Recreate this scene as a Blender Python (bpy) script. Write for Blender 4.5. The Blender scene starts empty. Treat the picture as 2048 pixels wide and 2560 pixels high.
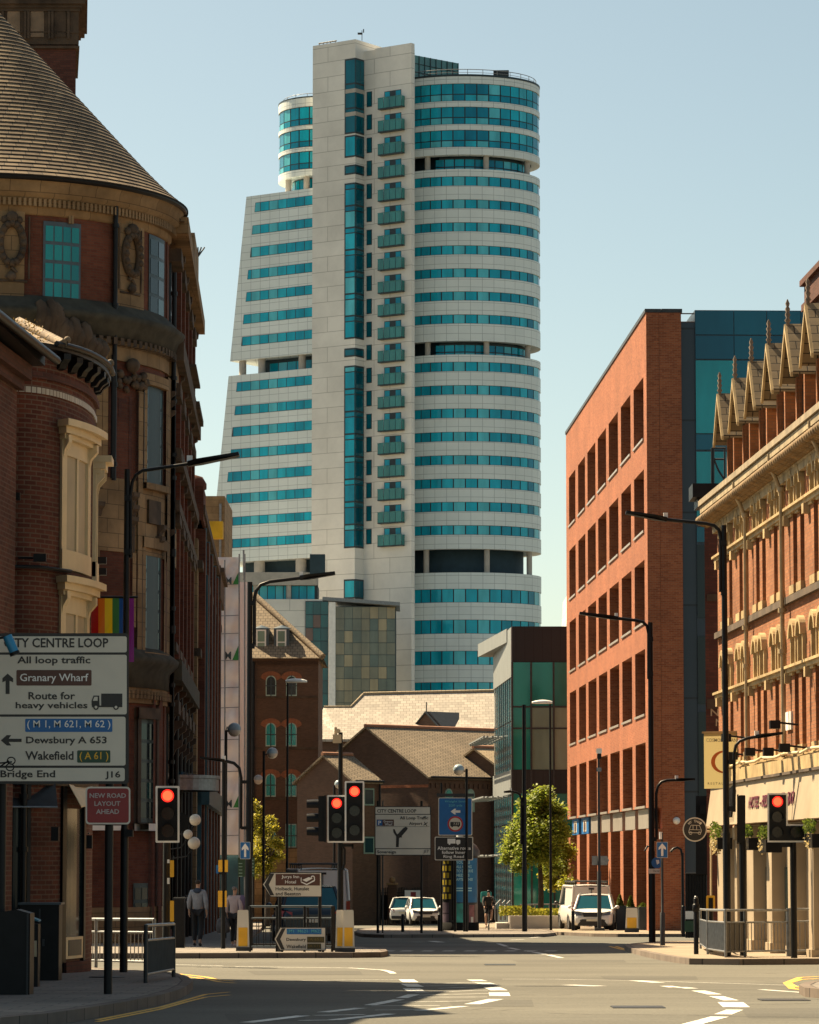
import bpy, bmesh, math, random
from mathutils import Vector, Matrix
random.seed(7)
S = bpy.context.scene
COL = S.collection
R = math.radians
# ---------------------------------------------------------------- camera, sky, sun, exposure
F = 9060.0                      # focal length in photo pixels (photo 2048 x 2560)
TH = math.atan(870 / F)         # upward tilt
H = 1.09                        # eye height above the road plane at the camera
SL = 0.0123                     # the street falls gently away from the camera
cd = bpy.data.cameras.new("camera"); cam = bpy.data.objects.new("camera", cd); COL.objects.link(cam)
cd.sensor_fit = 'HORIZONTAL'; cd.sensor_width = 36.0; cd.lens = 36.0 * F / 2048.0
cd.clip_start = 0.5; cd.clip_end = 6000
cam.location = (0, 0, H); cam.rotation_euler = (math.pi / 2 + TH, 0, 0)
S.camera = cam
SUN_AZ, SUN_EL = R(48), R(50)   # azimuth measured from +Y towards -X
w = bpy.data.worlds.new("World"); S.world = w; w.use_nodes = True
nt = w.node_tree
sky = nt.nodes.new("ShaderNodeTexSky"); sky.sky_type = 'NISHITA'; sky.sun_disc = False
sky.sun_elevation = SUN_EL; sky.sun_rotation = -SUN_AZ
sky.air_density = 0.7; sky.dust_density = 1.2; sky.ozone_density = 2.5
tint = nt.nodes.new("ShaderNodeMixRGB"); tint.blend_type = 'MULTIPLY'; tint.inputs[0].default_value = 1.0
tint.inputs[2].default_value = (1.36, 1.22, 0.86, 1)
nt.links.new(sky.outputs[0], tint.inputs[1])
bg = nt.nodes["Background"]; bg.inputs[1].default_value = 0.05
nt.links.new(tint.outputs[0], bg.inputs[0])
sd = bpy.data.lights.new("sun", 'SUN'); sd.energy = 5.0; sd.angle = R(0.5); sd.color = (1.0, 0.80, 0.52)
sun = bpy.data.objects.new("sun", sd); COL.objects.link(sun)
sv = Vector((-math.sin(SUN_AZ) * math.cos(SUN_EL), math.cos(SUN_AZ) * math.cos(SUN_EL), math.sin(SUN_EL)))
sun.rotation_euler = (-sv).to_track_quat('-Z', 'Y').to_euler()
sun.location = (-60, 60, 120)
S.view_settings.view_transform = 'Standard'; S.view_settings.look = 'None'
S.view_settings.exposure = 1.55; S.view_settings.gamma = 1.0
S.cycles.max_bounces = 6; S.cycles.diffuse_bounces = 2; S.cycles.glossy_bounces = 3
S.cycles.transmission_bounces = 4; S.cycles.transparent_max_bounces = 6
S.cycles.use_denoising = True

# ---------------------------------------------------------------- measuring helpers
def ray(u, v):
    cx, cz = (u - 1024) / F, -(v - 1280) / F
    return Vector((cx, math.cos(TH) - cz * math.sin(TH), math.sin(TH) + cz * math.cos(TH)))
def at(u, v, Y):
    d = ray(u, v); return Vector((0, 0, H)) + d * (Y / d.y)
def gnd(u, v, dz=0.0):
    d = ray(u, v); return Vector((0, 0, H)) + d * ((dz - H) / (d.z + SL * d.y))
def gz(Y, dz=0.0):
    return -SL * Y + dz
def zat(v, Y):
    return at(1024, v, Y).z
def xat(u, Y):
    return (u - 1024) / F * Y / math.cos(TH) if False else at(u, 2150, Y).x
ROAD = -0.12
UP = Vector((0, 0, 1))

# ---------------------------------------------------------------- mesh builder
class FR:
    """a facade frame: a runs along the wall, n points outwards"""
    def __init__(s, O, a, n=None):
        s.O = Vector((O[0], O[1], 0)); s.a = Vector((a[0], a[1], 0)).normalized()
        s.n = Vector((s.a.y, -s.a.x, 0)) if n is None else Vector((n[0], n[1], 0)).normalized()
    def P(s, t, d, z): return s.O + s.a * t + s.n * d + UP * z
    def hit(s, u, v, d=0.0):
        r = ray(u, v); o = s.O + s.n * d - Vector((0, 0, H)); k = (o.x * s.n.x + o.y * s.n.y) / (r.x * s.n.x + r.y * s.n.y)
        p = Vector((0, 0, H)) + r * k
        q = p - s.O; return q.dot(s.a), p.z
class MB:
    def __init__(s): s.v = []; s.f = []; s.uv = []; s.sm = []; s.mi = []; s.m = 0
    def face(s, pts, uv=None, sm=False):
        i = len(s.v); s.v += [tuple(p) for p in pts]; s.f.append(list(range(i, i + len(pts)))); s.uv.append(uv); s.sm.append(sm); s.mi.append(s.m); return s
    def grid(s, rows, uvf=None, sm=True, closed=False):
        """rows: list of equal lists of points, shared vertices"""
        i = len(s.v); n = len(rows[0])
        for r in rows: s.v += [tuple(p) for p in r]
        for a in range(len(rows) - 1):
            for b in range(n if closed else n - 1):
                c = (b + 1) % n
                s.f.append([i + a * n + b, i + a * n + c, i + (a + 1) * n + c, i + (a + 1) * n + b])
                s.uv.append([uvf(a, b), uvf(a, b + 1), uvf(a + 1, b + 1), uvf(a + 1, b)] if uvf else None)
                s.sm.append(sm); s.mi.append(s.m)
        return s
    def hexa(s, p):
        """8 points: bottom ring then top ring"""
        for q in ((3, 2, 1, 0), (4, 5, 6, 7), (0, 1, 5, 4), (1, 2, 6, 5), (2, 3, 7, 6), (3, 0, 4, 7)): s.face([p[k] for k in q])
        return s
    def box(s, c, d, rz=0.0):
        x, y, z = d[0] / 2, d[1] / 2, d[2] / 2; co, si = math.cos(rz), math.sin(rz); c = Vector(c)
        p = [c + Vector((a * x * co - b * y * si, a * x * si + b * y * co, e * z)) for e in (-1, 1) for a, b in ((-1, -1), (1, -1), (1, 1), (-1, 1))]
        return s.hexa(p)
    def fbox(s, fr, t0, t1, d0, d1, z0, z1):
        p = [fr.P(t, d, z) for z in (z0, z1) for t, d in ((t0, d0), (t1, d0), (t1, d1), (t0, d1))]
        return s.hexa(p)
    def fpoly(s, fr, pts, d0, d1):
        """polygon in the facade plane (t,z), extruded d0..d1"""
        a = [fr.P(t, d1, z) for t, z in pts]; b = [fr.P(t, d0, z) for t, z in pts]
        return s.solid(a, b)
    def solid(s, a, b):
        s.face(a); s.face(b[::-1]); n = len(a)
        for k in range(n): s.face([a[k], b[k], b[(k + 1) % n], a[(k + 1) % n]])
        return s
    def extr(s, pts, vec):
        a = [Vector(p) for p in pts]; return s.solid(a, [p + Vector(vec) for p in a])
    def prism(s, pts, z0, z1):
        return s.solid([Vector((p[0], p[1], z1)) for p in pts], [Vector((p[0], p[1], z0)) for p in pts])
    def tube(s, path, r, seg=8, cap=True):
        path = [Vector(p) for p in path]; n = len(path)
        rr = r if isinstance(r, (list, tuple)) else [r] * n
        rows = []; ref = None
        for i, p in enumerate(path):
            t = (path[min(i + 1, n - 1)] - path[max(i - 1, 0)]).normalized()
            if ref is None: ref = Vector((0, 0, 1)) if abs(t.z) < .9 else Vector((1, 0, 0))
            x = (ref - t * ref.dot(t)).normalized(); ref = x; y = t.cross(x)
            rows.append([p + (x * math.cos(2 * math.pi * k / seg) + y * math.sin(2 * math.pi * k / seg)) * rr[i] for k in range(seg)])
        s.grid(rows, None, True, True)
        if cap: s.face(rows[0][::-1]); s.face(rows[-1])
        return s
    def lathe(s, prof, c, seg=16, p0=0.0, p1=360.0, ax=1.0, ay=1.0, sm=True, uvr=None):
        """prof (r,z); angle 0 faces the camera (-Y), grows towards +X"""
        c = Vector(c); full = abs(p1 - p0) >= 359.9; n = seg if full else seg + 1
        ph = [R(p0 + (p1 - p0) * k / seg) for k in range(n)]
        rows = [[c + Vector((r * ax * math.sin(a), -r * ay * math.cos(a), z)) for a in ph] for r, z in prof]
        L = [0.0]
        for k in range(1, len(prof)): L.append(L[-1] + math.hypot(prof[k][0] - prof[k - 1][0], prof[k][1] - prof[k - 1][1]))
        ur = uvr if uvr else max(r for r, z in prof) * max(ax, ay)
        st = R(p1 - p0) / seg
        s.grid(rows, lambda a, b: (b * st * ur + R(p0) * ur, L[a] if uvr is None else c.z + prof[a][1]), sm, full)
        return s
    def ring(s, c, r0, r1, z0, z1, p0, p1, seg=24, ax=1.0, ay=1.0):
        """a solid curved band between radii r0 < r1"""
        s.lathe([(r0, z0), (r1, z0), (r1, z1), (r0, z1), (r0, z0)], c, seg, p0, p1, ax, ay, sm=False, uvr=r1 * max(ax, ay)); return s
    def ball(s, c, r, seg=12, rings=7, sz=1.0):
        return s.lathe([(r * math.sin(math.pi * k / rings) if 0 < k < rings else 1e-4, -r * sz * math.cos(math.pi * k / rings)) for k in range(rings + 1)], c, seg)
    def add(s, verts, faces):
        i = len(s.v); s.v += [tuple(p) for p in verts]
        for f in faces: s.f.append([i + k for k in f]); s.uv.append(None); s.sm.append(False); s.mi.append(s.m)
        return s
    def cut(s): s.cuts = getattr(s, 'cuts', []) + [len(s.f)]; return s
    def build_each(s, name, mat, parent=None):
        """one object per piece; cut() ends a piece"""
        a = 0; out = []
        for b in s.cuts:
            m = MB()
            for i in range(a, b): m.face([s.v[j] for j in s.f[i]], s.uv[i], s.sm[i])
            out.append(m.build(name, mat, parent)); a = b
        return out
    def build(s, name, mat, parent=None, mats=None):
        off = Vector((0, 0, 0)); q = parent
        while q is not None: off += q.location; q = q.parent
        me = bpy.data.meshes.new(name)
        me.from_pydata([Vector(p) - off for p in s.v], [], s.f)
        ul = me.uv_layers.new(name="UVMap"); k = 0
        for fi, f in enumerate(s.f):
            uv = s.uv[fi]
            if uv is None:
                a, b, c = (Vector(s.v[f[j]]) for j in (0, 1, 2))
                n = (b - a).cross(c - b)
                if n.length < 1e-12 and len(f) > 3: n = (c - b).cross(Vector(s.v[f[3]]) - c)
                if n.length > 0: n.normalize()
                if abs(n.z) > .8: uv = [(s.v[j][0], s.v[j][1]) for j in f]
                else:
                    t = UP.cross(n); t = t.normalized() if t.length > 1e-6 else Vector((1, 0, 0)); sl = n.cross(t)
                    uv = [(Vector(s.v[j]).dot(t), Vector(s.v[j]).dot(sl)) for j in f]
            for q_ in uv: ul.data[k].uv = q_; k += 1
        me.polygons.foreach_set("use_smooth", s.sm)
        if mats:
            for m_ in mats: me.materials.append(m_)
            me.polygons.foreach_set("material_index", s.mi)
        else: me.materials.append(mat)
        me.update()
        o = bpy.data.objects.new(name, me); COL.objects.link(o)
        if parent is not None: o.parent = parent
        return o
def thing(name, loc, label, cat, group=None):
    o = bpy.data.objects.new(name, None); COL.objects.link(o); o.location = loc; o.empty_display_size = .3
    return tag(o, label, cat, group)
def tag(o, label=None, cat=None, group=None, kind=None):
    if label: o["label"] = label
    if cat: o["category"] = cat
    if group: o["group"] = group
    if kind: o["kind"] = kind
    return o
def struct(name, mb, mat):
    return tag(mb.build(name, mat), kind="structure")
def dup(root, dx, label, group=None):
    """a copy of a thing with its parts and sub-parts, moved by dx"""
    r = root.copy(); COL.objects.link(r); r.location = root.location + Vector(dx); r["label"] = label
    if group: r["group"] = group
    for ch in list(root.children):
        c = ch.copy(); COL.objects.link(c); c.parent = r
        for g in ch.children:
            d = g.copy(); COL.objects.link(d); d.parent = c
    return r

# ---------------------------------------------------------------- materials
MATS = {}
def nodes(name):
    m = bpy.data.materials.new(name); m.use_nodes = True; t = m.node_tree
    return m, t, t.nodes["Principled BSDF"]
def N(t, k, **kw):
    n = t.nodes.new("ShaderNode" + k)
    for a, b in kw.items(): setattr(n, a, b)
    return n
def col(c): return (c[0], c[1], c[2], 1.0)
def plain(name, c, rough=.6, metal=0.0, var=.12, scale=3.0, emit=None, spec=.5, bump=0.0):
    if name in MATS: return MATS[name]
    m, t, p = nodes(name)
    p.inputs["Roughness"].default_value = rough; p.inputs["Metallic"].default_value = metal
    p.inputs["Specular IOR Level"].default_value = spec
    g = N(t, "NewGeometry"); nz = N(t, "TexNoise"); nz.inputs["Scale"].default_value = scale; nz.inputs["Detail"].default_value = 5
    t.links.new(g.outputs["Position"], nz.inputs["Vector"])
    r = N(t, "ValToRGB"); r.color_ramp.elements[0].position = .3; r.color_ramp.elements[1].position = .7
    r.color_ramp.elements[0].color = col([x * (1 - var) for x in c]); r.color_ramp.elements[1].color = col([min(1, x * (1 + var)) for x in c])
    t.links.new(nz.outputs[0], r.inputs[0]); t.links.new(r.outputs[0], p.inputs["Base Color"])
    if bump:
        b = N(t, "Bump"); b.inputs["Strength"].default_value = bump; b.inputs["Distance"].default_value = .02
        t.links.new(nz.outputs[0], b.inputs["Height"]); t.links.new(b.outputs[0], p.inputs["Normal"])
    if emit:
        p.inputs["Emission Color"].default_value = col(emit[:3]); p.inputs["Emission Strength"].default_value = emit[3]
    MATS[name] = m; return m
def bricks(name, c1, c2, cm, bw=.225, bh=.075, mortar=.01, rough=.85, offset=.5, stain=.35, bump=.4, sscale=.35, bias=0.0, spec=.3, metal=0.0):
    """brick / tile / panel surface in UV metres with large soft stains"""
    if name in MATS: return MATS[name]
    m, t, p = nodes(name); p.inputs["Roughness"].default_value = rough; p.inputs["Specular IOR Level"].default_value = spec; p.inputs["Metallic"].default_value = metal
    uv = N(t, "UVMap"); br = N(t, "TexBrick"); br.offset = offset
    br.inputs["Scale"].default_value = 1.0; br.inputs["Brick Width"].default_value = bw; br.inputs["Row Height"].default_value = bh
    br.inputs["Mortar Size"].default_value = mortar; br.inputs["Mortar Smooth"].default_value = .3; br.inputs["Bias"].default_value = bias
    br.inputs["Color1"].default_value = col(c1); br.inputs["Color2"].default_value = col(c2); br.inputs["Mortar"].default_value = col(cm)
    t.links.new(uv.outputs[0], br.inputs["Vector"])
    g = N(t, "NewGeometry"); nz = N(t, "TexNoise"); nz.inputs["Scale"].default_value = sscale; nz.inputs["Detail"].default_value = 8; nz.inputs["Roughness"].default_value = .65
    t.links.new(g.outputs["Position"], nz.inputs["Vector"])
    rp = N(t, "ValToRGB"); rp.color_ramp.elements[0].position = .35; rp.color_ramp.elements[1].position = .65
    k = 1 - stain; rp.color_ramp.elements[0].color = (k, k, k, 1); rp.color_ramp.elements[1].color = (1 + stain * .3,) * 3 + (1,)
    t.links.new(nz.outputs[0], rp.inputs[0])
    mx = N(t, "MixRGB", blend_type='MULTIPLY'); mx.inputs[0].default_value = 1
    t.links.new(br.outputs[0], mx.inputs[1]); t.links.new(rp.outputs[0], mx.inputs[2]); t.links.new(mx.outputs[0], p.inputs["Base Color"])
    if bump:
        b = N(t, "Bump"); b.inputs["Strength"].default_value = bump; b.inputs["Distance"].default_value = .01; b.invert = True
        t.links.new(br.outputs["Fac"], b.inputs["Height"]); t.links.new(b.outputs[0], p.inputs["Normal"])
    MATS[name] = m; return m
def glass(name, c1, c2, rough=.06, spec=.6, metal=.0, third=None, tint=(1, 1, 1)):
    """window glass: every pane (mesh island) reads a little different"""
    if name in MATS: return MATS[name]
    m, t, p = nodes(name); p.inputs["Roughness"].default_value = rough; p.inputs["Specular IOR Level"].default_value = spec; p.inputs["Metallic"].default_value = metal
    p.inputs["Specular Tint"].default_value = col(tint)
    g = N(t, "NewGeometry"); r = N(t, "ValToRGB"); e = r.color_ramp.elements
    e[0].color = col(c1); e[1].color = col(c2); e[0].position = 0; e[1].position = .85; r.color_ramp.interpolation = 'LINEAR'
    if third: q = e.new(.90); q.color = col(third); r.color_ramp.elements[1].position = .74
    t.links.new(g.outputs["Random Per Island"], r.inputs[0])
    nz = N(t, "TexNoise"); nz.inputs["Scale"].default_value = .7; nz.inputs["Detail"].default_value = 3
    mpn = N(t, "Mapping"); mpn.inputs["Scale"].default_value = (1, 1, .25); t.links.new(g.outputs["Position"], mpn.inputs[0]); t.links.new(mpn.outputs[0], nz.inputs["Vector"])
    rr = N(t, "ValToRGB"); rr.color_ramp.elements[0].position = .35; rr.color_ramp.elements[1].position = .7; rr.color_ramp.elements[0].color = (.72, .72, .72, 1); rr.color_ramp.elements[1].color = (1.12, 1.12, 1.12, 1)
    t.links.new(nz.outputs[0], rr.inputs[0])
    mx = N(t, "MixRGB", blend_type='MULTIPLY'); mx.inputs[0].default_value = 1; t.links.new(r.outputs[0], mx.inputs[1]); t.links.new(rr.outputs[0], mx.inputs[2])
    t.links.new(mx.outputs[0], p.inputs["Base Color"])
    MATS[name] = m; return m
def ground_mat(name, c, var, scale, bump=.15, rough=.85, spots=.0):
    if name in MATS: return MATS[name]
    m, t, p = nodes(name); p.inputs["Roughness"].default_value = rough; p.inputs["Specular IOR Level"].default_value = .3
    g = N(t, "NewGeometry"); n1 = N(t, "TexNoise"); n1.inputs["Scale"].default_value = .22; n1.inputs["Detail"].default_value = 9; n1.inputs["Roughness"].default_value = .7
    n2 = N(t, "TexNoise"); n2.inputs["Scale"].default_value = scale; n2.inputs["Detail"].default_value = 4
    mp = N(t, "Mapping"); mp.inputs["Scale"].default_value = (.35, 1, 1)
    t.links.new(g.outputs["Position"], mp.inputs[0]); t.links.new(mp.outputs[0], n1.inputs["Vector"]); t.links.new(g.outputs["Position"], n2.inputs["Vector"])
    r1 = N(t, "ValToRGB"); r1.color_ramp.elements[0].position = .3; r1.color_ramp.elements[1].position = .72
    r1.color_ramp.elements[0].color = col([x * (1 - var) for x in c]); r1.color_ramp.elements[1].color = col([x * (1 + var) for x in c])
    t.links.new(n1.outputs[0], r1.inputs[0])
    r2 = N(t, "ValToRGB"); r2.color_ramp.elements[0].position = .3; r2.color_ramp.elements[1].position = .7; r2.color_ramp.elements[0].color = (.72, .72, .72, 1); r2.color_ramp.elements[1].color = (1.2, 1.2, 1.2, 1)
    t.links.new(n2.outputs[0], r2.inputs[0])
    mx = N(t, "MixRGB", blend_type='MULTIPLY'); mx.inputs[0].default_value = 1; t.links.new(r1.outputs[0], mx.inputs[1]); t.links.new(r2.outputs[0], mx.inputs[2])
    t.links.new(mx.outputs[0], p.inputs["Base Color"])
    b = N(t, "Bump"); b.inputs["Strength"].default_value = bump; b.inputs["Distance"].default_value = .01; t.links.new(n2.outputs[0], b.inputs["Height"]); t.links.new(b.outputs[0], p.inputs["Normal"])
    MATS[name] = m; return m

M_ASPH = ground_mat("asphalt", (.108, .104, .086), .34, 26.0)
M_PAVE = bricks("paving_slabs", (.20, .175, .15), (.25, .215, .18), (.11, .10, .09), .6, .45, .012, .85, .5, .25, .2, .6)
M_PLAZA = bricks("plaza_setts", (.27, .215, .155), (.32, .255, .18), (.19, .155, .12), .3, .2, .012, .85, .5, .2, .2, .5)
M_KERB = bricks("kerb_stone", (.15, .12, .10), (.20, .16, .13), (.06, .05, .045), .9, .6, .02, .85, 0, .3, .3, .8)
M_MARK = plain("road_paint_white", (.56, .55, .50), .7, 0, .38, 6.0)
M_YEL = plain("road_paint_yellow", (.75, .42, .06), .7, 0, .2, 9.0)
M_BLACK = plain("black_painted_steel", (.009, .009, .010), .42, 0, .25, 5.0, None, .2)
M_DARKG = plain("dark_grey_painted_steel", (.036, .038, .04), .45, 0, .2, 5.0, None, .3)
M_GALV = plain("galvanised_steel", (.20, .21, .22), .42, .55, .2, 8.0)
M_WHITE = plain("white_sign_sheeting", (.62, .57, .48), .45, 0, .06, 2.0)
M_WHITEP = plain("white_paint", (.78, .76, .72), .45, 0, .08, 3.0)
M_INK = plain("black_sign_lettering", (.018, .016, .015), .5, 0, .1)
M_INKW = plain("white_sign_lettering", (.80, .78, .74), .5, 0, .05)
M_BROWN = plain("brown_sign_panel", (.085, .030, .018), .5, 0, .1)
M_BLUE = plain("blue_sign_panel", (.006, .115, .34), .45, 0, .1)
M_RED = plain("red_sign_panel", (.23, .012, .014), .45, 0, .1)
M_GREEN = plain("green_sign_panel", (.016, .060, .030), .5, 0, .1)
M_YLET = plain("yellow_sign_lettering", (.72, .40, .02), .5, 0, .05)
M_BOLYEL = plain("bollard_yellow", (.80, .42, .02), .5, 0, .1)
M_LAMPR = plain("red_signal_lamp", (.9, .05, .02), .4, 0, .02, 3, (1.0, .075, .025, .95))
M_LAMPG = plain("red_signal_lamp_rim", (.8, .03, .02), .4, 0, .02, 3, (1.0, .015, .01, .55))
M_LENS = plain("dark_signal_lens", (.012, .012, .012), .15, 0, .1)
M_TEAL = glass("teal_tower_glass", (.000, .17, .28), (.004, .42, .56), .05, .6, 0, (.10, .50, .58), (.45, .9, 1.0))
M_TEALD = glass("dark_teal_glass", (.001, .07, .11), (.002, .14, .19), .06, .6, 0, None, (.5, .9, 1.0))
M_FRAMED = plain("dark_window_frame", (.012, .028, .036), .45)
M_FOLI = None
def leafmat(name, a, b, k=.5):
    if name in MATS: return MATS[name]
    m, t, p = nodes(name); p.inputs["Roughness"].default_value = .6
    g = N(t, "NewGeometry"); r = N(t, "ValToRGB"); r.color_ramp.elements[0].color = col(a); r.color_ramp.elements[1].color = col(b)
    t.links.new(g.outputs["Random Per Island"], r.inputs[0]); t.links.new(r.outputs[0], p.inputs["Base Color"])
    tr = N(t, "BsdfTranslucent"); t.links.new(r.outputs[0], tr.inputs[0])
    mx = N(t, "MixShader"); mx.inputs[0].default_value = k
    t.links.new(p.outputs[0], mx.inputs[1]); t.links.new(tr.outputs[0], mx.inputs[2]); t.links.new(mx.outputs[0], t.nodes["Material Output"].inputs[0])
    MATS[name] = m; return m

# ---------------------------------------------------------------- lettering
_tc = {}
def text_geo(s, bold=.0, shear=0.0):
    k = (s, bold, shear)
    if k in _tc: return _tc[k]
    c = bpy.data.curves.new("lettering", 'FONT'); c.body = s; c.offset = bold; c.shear = shear; c.resolution_u = 2
    o = bpy.data.objects.new("lettering", c); COL.objects.link(o)
    bpy.context.view_layer.update()
    dg = bpy.context.evaluated_depsgraph_get(); me = bpy.data.meshes.new_from_object(o.evaluated_get(dg))
    v = [(q.co.x, q.co.y) for q in me.vertices]; f = [list(p.vertices) for p in me.polygons]
    bpy.data.objects.remove(o); bpy.data.curves.remove(c); bpy.data.meshes.remove(me)
    x0 = min(a for a, b in v); x1 = max(a for a, b in v); y0 = min(b for a, b in v); y1 = max(b for a, b in v)
    v = [((a - x0) / (x1 - x0), (b - y0) / (y1 - y0)) for a, b in v]
    _tc[k] = (v, f); return v, f
class PL:
    """a flat upright board at distance Y, measured in photo pixels"""
    def __init__(s, Y, yaw=0.0, u0=None): s.Y = Y; s.k = math.tan(yaw); s.u0 = u0
    def P(s, u, v, d=0.0):
        y = s.Y
        if s.k: y = s.Y + (u - s.u0) / F * s.Y * s.k
        return at(u, v, y - d)
    def poly(s, mb, pts, d0, d1):
        """pts (u,v); the front lies d1 towards the camera"""
        a = [s.P(u, v, d1) for u, v in pts]
        n = Vector((0, 0, 0))
        b = [s.P(u, v, d0) for u, v in pts]
        if d0 == d1: mb.face(a)
        else: mb.solid(a, b)
        return mb
    def rect(s, mb, u0, v0, u1, v1, d0, d1, r=0.0):
        return s.poly(mb, rrect(u0, v0, u1, v1, r), d0, d1)
    def text(s, mb, txt, u0, v0, u1, v1, d, bold=.012, shear=0.0):
        v, f = text_geo(txt, bold, shear)
        return mb.add([s.P(u0 + (u1 - u0) * a, v1 + (v0 - v1) * b, d) for a, b in v], f)
    def disc(s, mb, u, v, r, d0, d1, seg=20, ry=None):
        ry = ry or r
        return s.poly(mb, [(u + r * math.cos(-2 * math.pi * k / seg), v + ry * math.sin(-2 * math.pi * k / seg)) for k in range(seg)], d0, d1)
def rrect(u0, v0, u1, v1, r):
    if r <= 0: return [(u0, v1), (u1, v1), (u1, v0), (u0, v0)]
    o = []
    for cx, cy, a0 in ((u0 + r, v1 - r, 90), (u1 - r, v1 - r, 0), (u1 - r, v0 + r, -90), (u0 + r, v0 + r, -180)):
        for k in range(5):
            a = R(a0 + 90 - 22.5 * k) if False else R(a0 + 90 * (1 - k / 4))
            o.append((cx + r * math.cos(a), cy + r * math.sin(a)))
    return o
# ================================================================= GROUND
mb = MB()
ys = [-80, 0, 60, 120, 180, 240, 330, 700, 4000]
xs = [-1600, -120, -60, -30, 0, 30, 60, 120, 1600]
mb.grid([[Vector((x, y, gz(min(y, 330), ROAD))) for x in xs] for y in ys], lambda a, b: (xs[b], ys[a]), False)
struct("road", mb, M_ASPH)
def pavement(name, px, mat, kerb=None, kmat=None, dz=0.0):
    pts = [gnd(u, v, dz) for u, v in px]
    top = MB(); top.face(pts, [(p.x, p.y) for p in pts])
    n = len(pts)
    for k in range(n):
        a, b = pts[k], pts[(k + 1) % n]
        top.face([a, b, b - UP * .3, a - UP * .3])
    struct(name, top, mat)
    if kerb:
        kb = MB(); q = [gnd(u, v, dz) for u, v in kerb]; L = 0.0
        cx = sum((p for p in pts), Vector()) / n
        for a, b in zip(q[:-1], q[1:]):
            t = (b - a); t.z = 0; t.normalize(); nrm = Vector((t.y, -t.x, 0)); l2 = L + (b - a).length
            if nrm.dot(cx - a) > 0: nrm = -nrm
            z = UP * .004; o = nrm * .012; i = -nrm * .15
            kb.face([a + i + z, b + i + z, b + o + z, a + o + z], [(L, 0), (l2, 0), (l2, .16), (L, .16)])
            kb.face([a + o + z, b + o + z, b + o - UP * .2, a + o - UP * .2], [(L, .2), (l2, .2), (l2, .4), (L, .4)])
            L = l2
        struct(name.replace("pavement", "kerb").replace("traffic_island", "island_kerb").replace("plaza", "plaza_kerb"), kb, kmat or M_KERB)
kl = [(-400, 2675), (0, 2545), (110, 2535), (200, 2523), (313, 2505), (400, 2488), (448, 2474), (470, 2463), (480, 2452), (470, 2443), (436, 2432), (209, 2418), (-500, 2410)]
pavement("pavement", kl + [(-900, 2410), (-900, 2675)], M_PAVE, kl)
kf = [(-400, 2386), (560, 2383), (880, 2382), (950, 2381), (969, 2378), (960, 2371), (900, 2367), (600, 2366), (643, 2330), (668, 2305)]
pavement("pavement_beyond_side_street", kf + [(-500, 2305)], M_PAVE, kf)
kc = [(880, 2328), (905, 2335), (960, 2337), (1360, 2335), (1388, 2332), (1380, 2324), (1330, 2319), (930, 2319), (880, 2328)]
pavement("traffic_island", kc[:-1], M_PAVE, kc)
kp = [(1120, 2300), (1165, 2322), (1410, 2331), (1480, 2334), (1545, 2335), (1760, 2335), (2700, 2338)]
pavement("plaza", kp + [(2700, 2288), (1080, 2288)], M_PLAZA, kp)
kr = [(2800, 2352), (1760, 2351), (1640, 2354), (1580, 2359), (1562, 2364), (1575, 2370), (1610, 2379), (1650, 2387), (1690, 2393), (1725, 2397), (1850, 2398), (2048, 2397), (2800, 2396)]
pavement("pavement_by_hotel", kr, M_PLAZA, kr)
ki = [(2400, 2446), (2080, 2448), (2015, 2456), (2000, 2463), (2015, 2470), (2080, 2475), (2400, 2480)]
pavement("traffic_island_in_junction", ki, M_PAVE, ki)

wm, ym = MB(), MB()
def ribbon(mb, pts, wd, dz=.004):
    q = [gnd(u, v, ROAD + dz) for u, v in pts]
    for i, (a, b) in enumerate(zip(q[:-1], q[1:])):
        def nr(j):
            t = q[min(j + 1, len(q) - 1)] - q[max(j - 1, 0)]; return Vector((-t.y, t.x, 0)).normalized() * wd / 2
        na, nb = nr(i), nr(i + 1)
        mb.face([a - na, b - nb, b + nb, a + na])
def sc(ox, oy, k, pts): return [(ox + k * a, oy + k * b) for a, b in pts]
C8 = lambda *p: sc(300, 2300, .6377, p)
C7 = lambda *p: sc(1400, 1900, .3757, p)
C4 = lambda *p: sc(900, 1900, .3188, p)
CL = lambda *p: sc(0, 1900, .3478, p)
for p, wd in ((((1122, 233), (1140, 244)), .25), (((1132, 250), (1160, 262)), .25), (((1142, 268), (1163, 281)), .25), (((1152, 292), (1105, 306)), .16),
              (((1095, 312), (980, 334)), .16), (((945, 345), (795, 362)), .16), (((722, 375), (495, 402)), .16),
              (((1388, 234), (1412, 240)), .25), (((1420, 246), (1452, 254)), .25), (((1457, 264), (1487, 276)), .25), (((1485, 284), (1490, 298)), .28),
              (((1476, 310), (1380, 330)), .2), (((1350, 338), (1175, 355)), .16), (((1060, 368), (840, 392)), .16),
              (((1180, 250), (1420, 245)), .07), (((1188, 259), (1400, 255)), .07), (((1250, 268), (1395, 263)), .07), (((1162, 285), (1440, 275)), .07),
              (((1167, 295), (1450, 288)), .07), (((1168, 303), (1440, 302)), .07), (((1088, 323), (1378, 317)), .07), (((985, 337), (1255, 335)), .07),
              (((1000, 353), (1170, 352)), .07), (((760, 374), (960, 371)), .10), (((700, 394), (840, 392)), .10),
              (((215, 175), (405, 180)), .10), (((455, 183), (900, 188), (1030, 196), (1060, 203), (1072, 210)), .12), (((450, 240), (1118, 233)), .05), (((1500, 232), (1725, 232)), .05)):
    ribbon(wm, C8(*p), wd)
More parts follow.
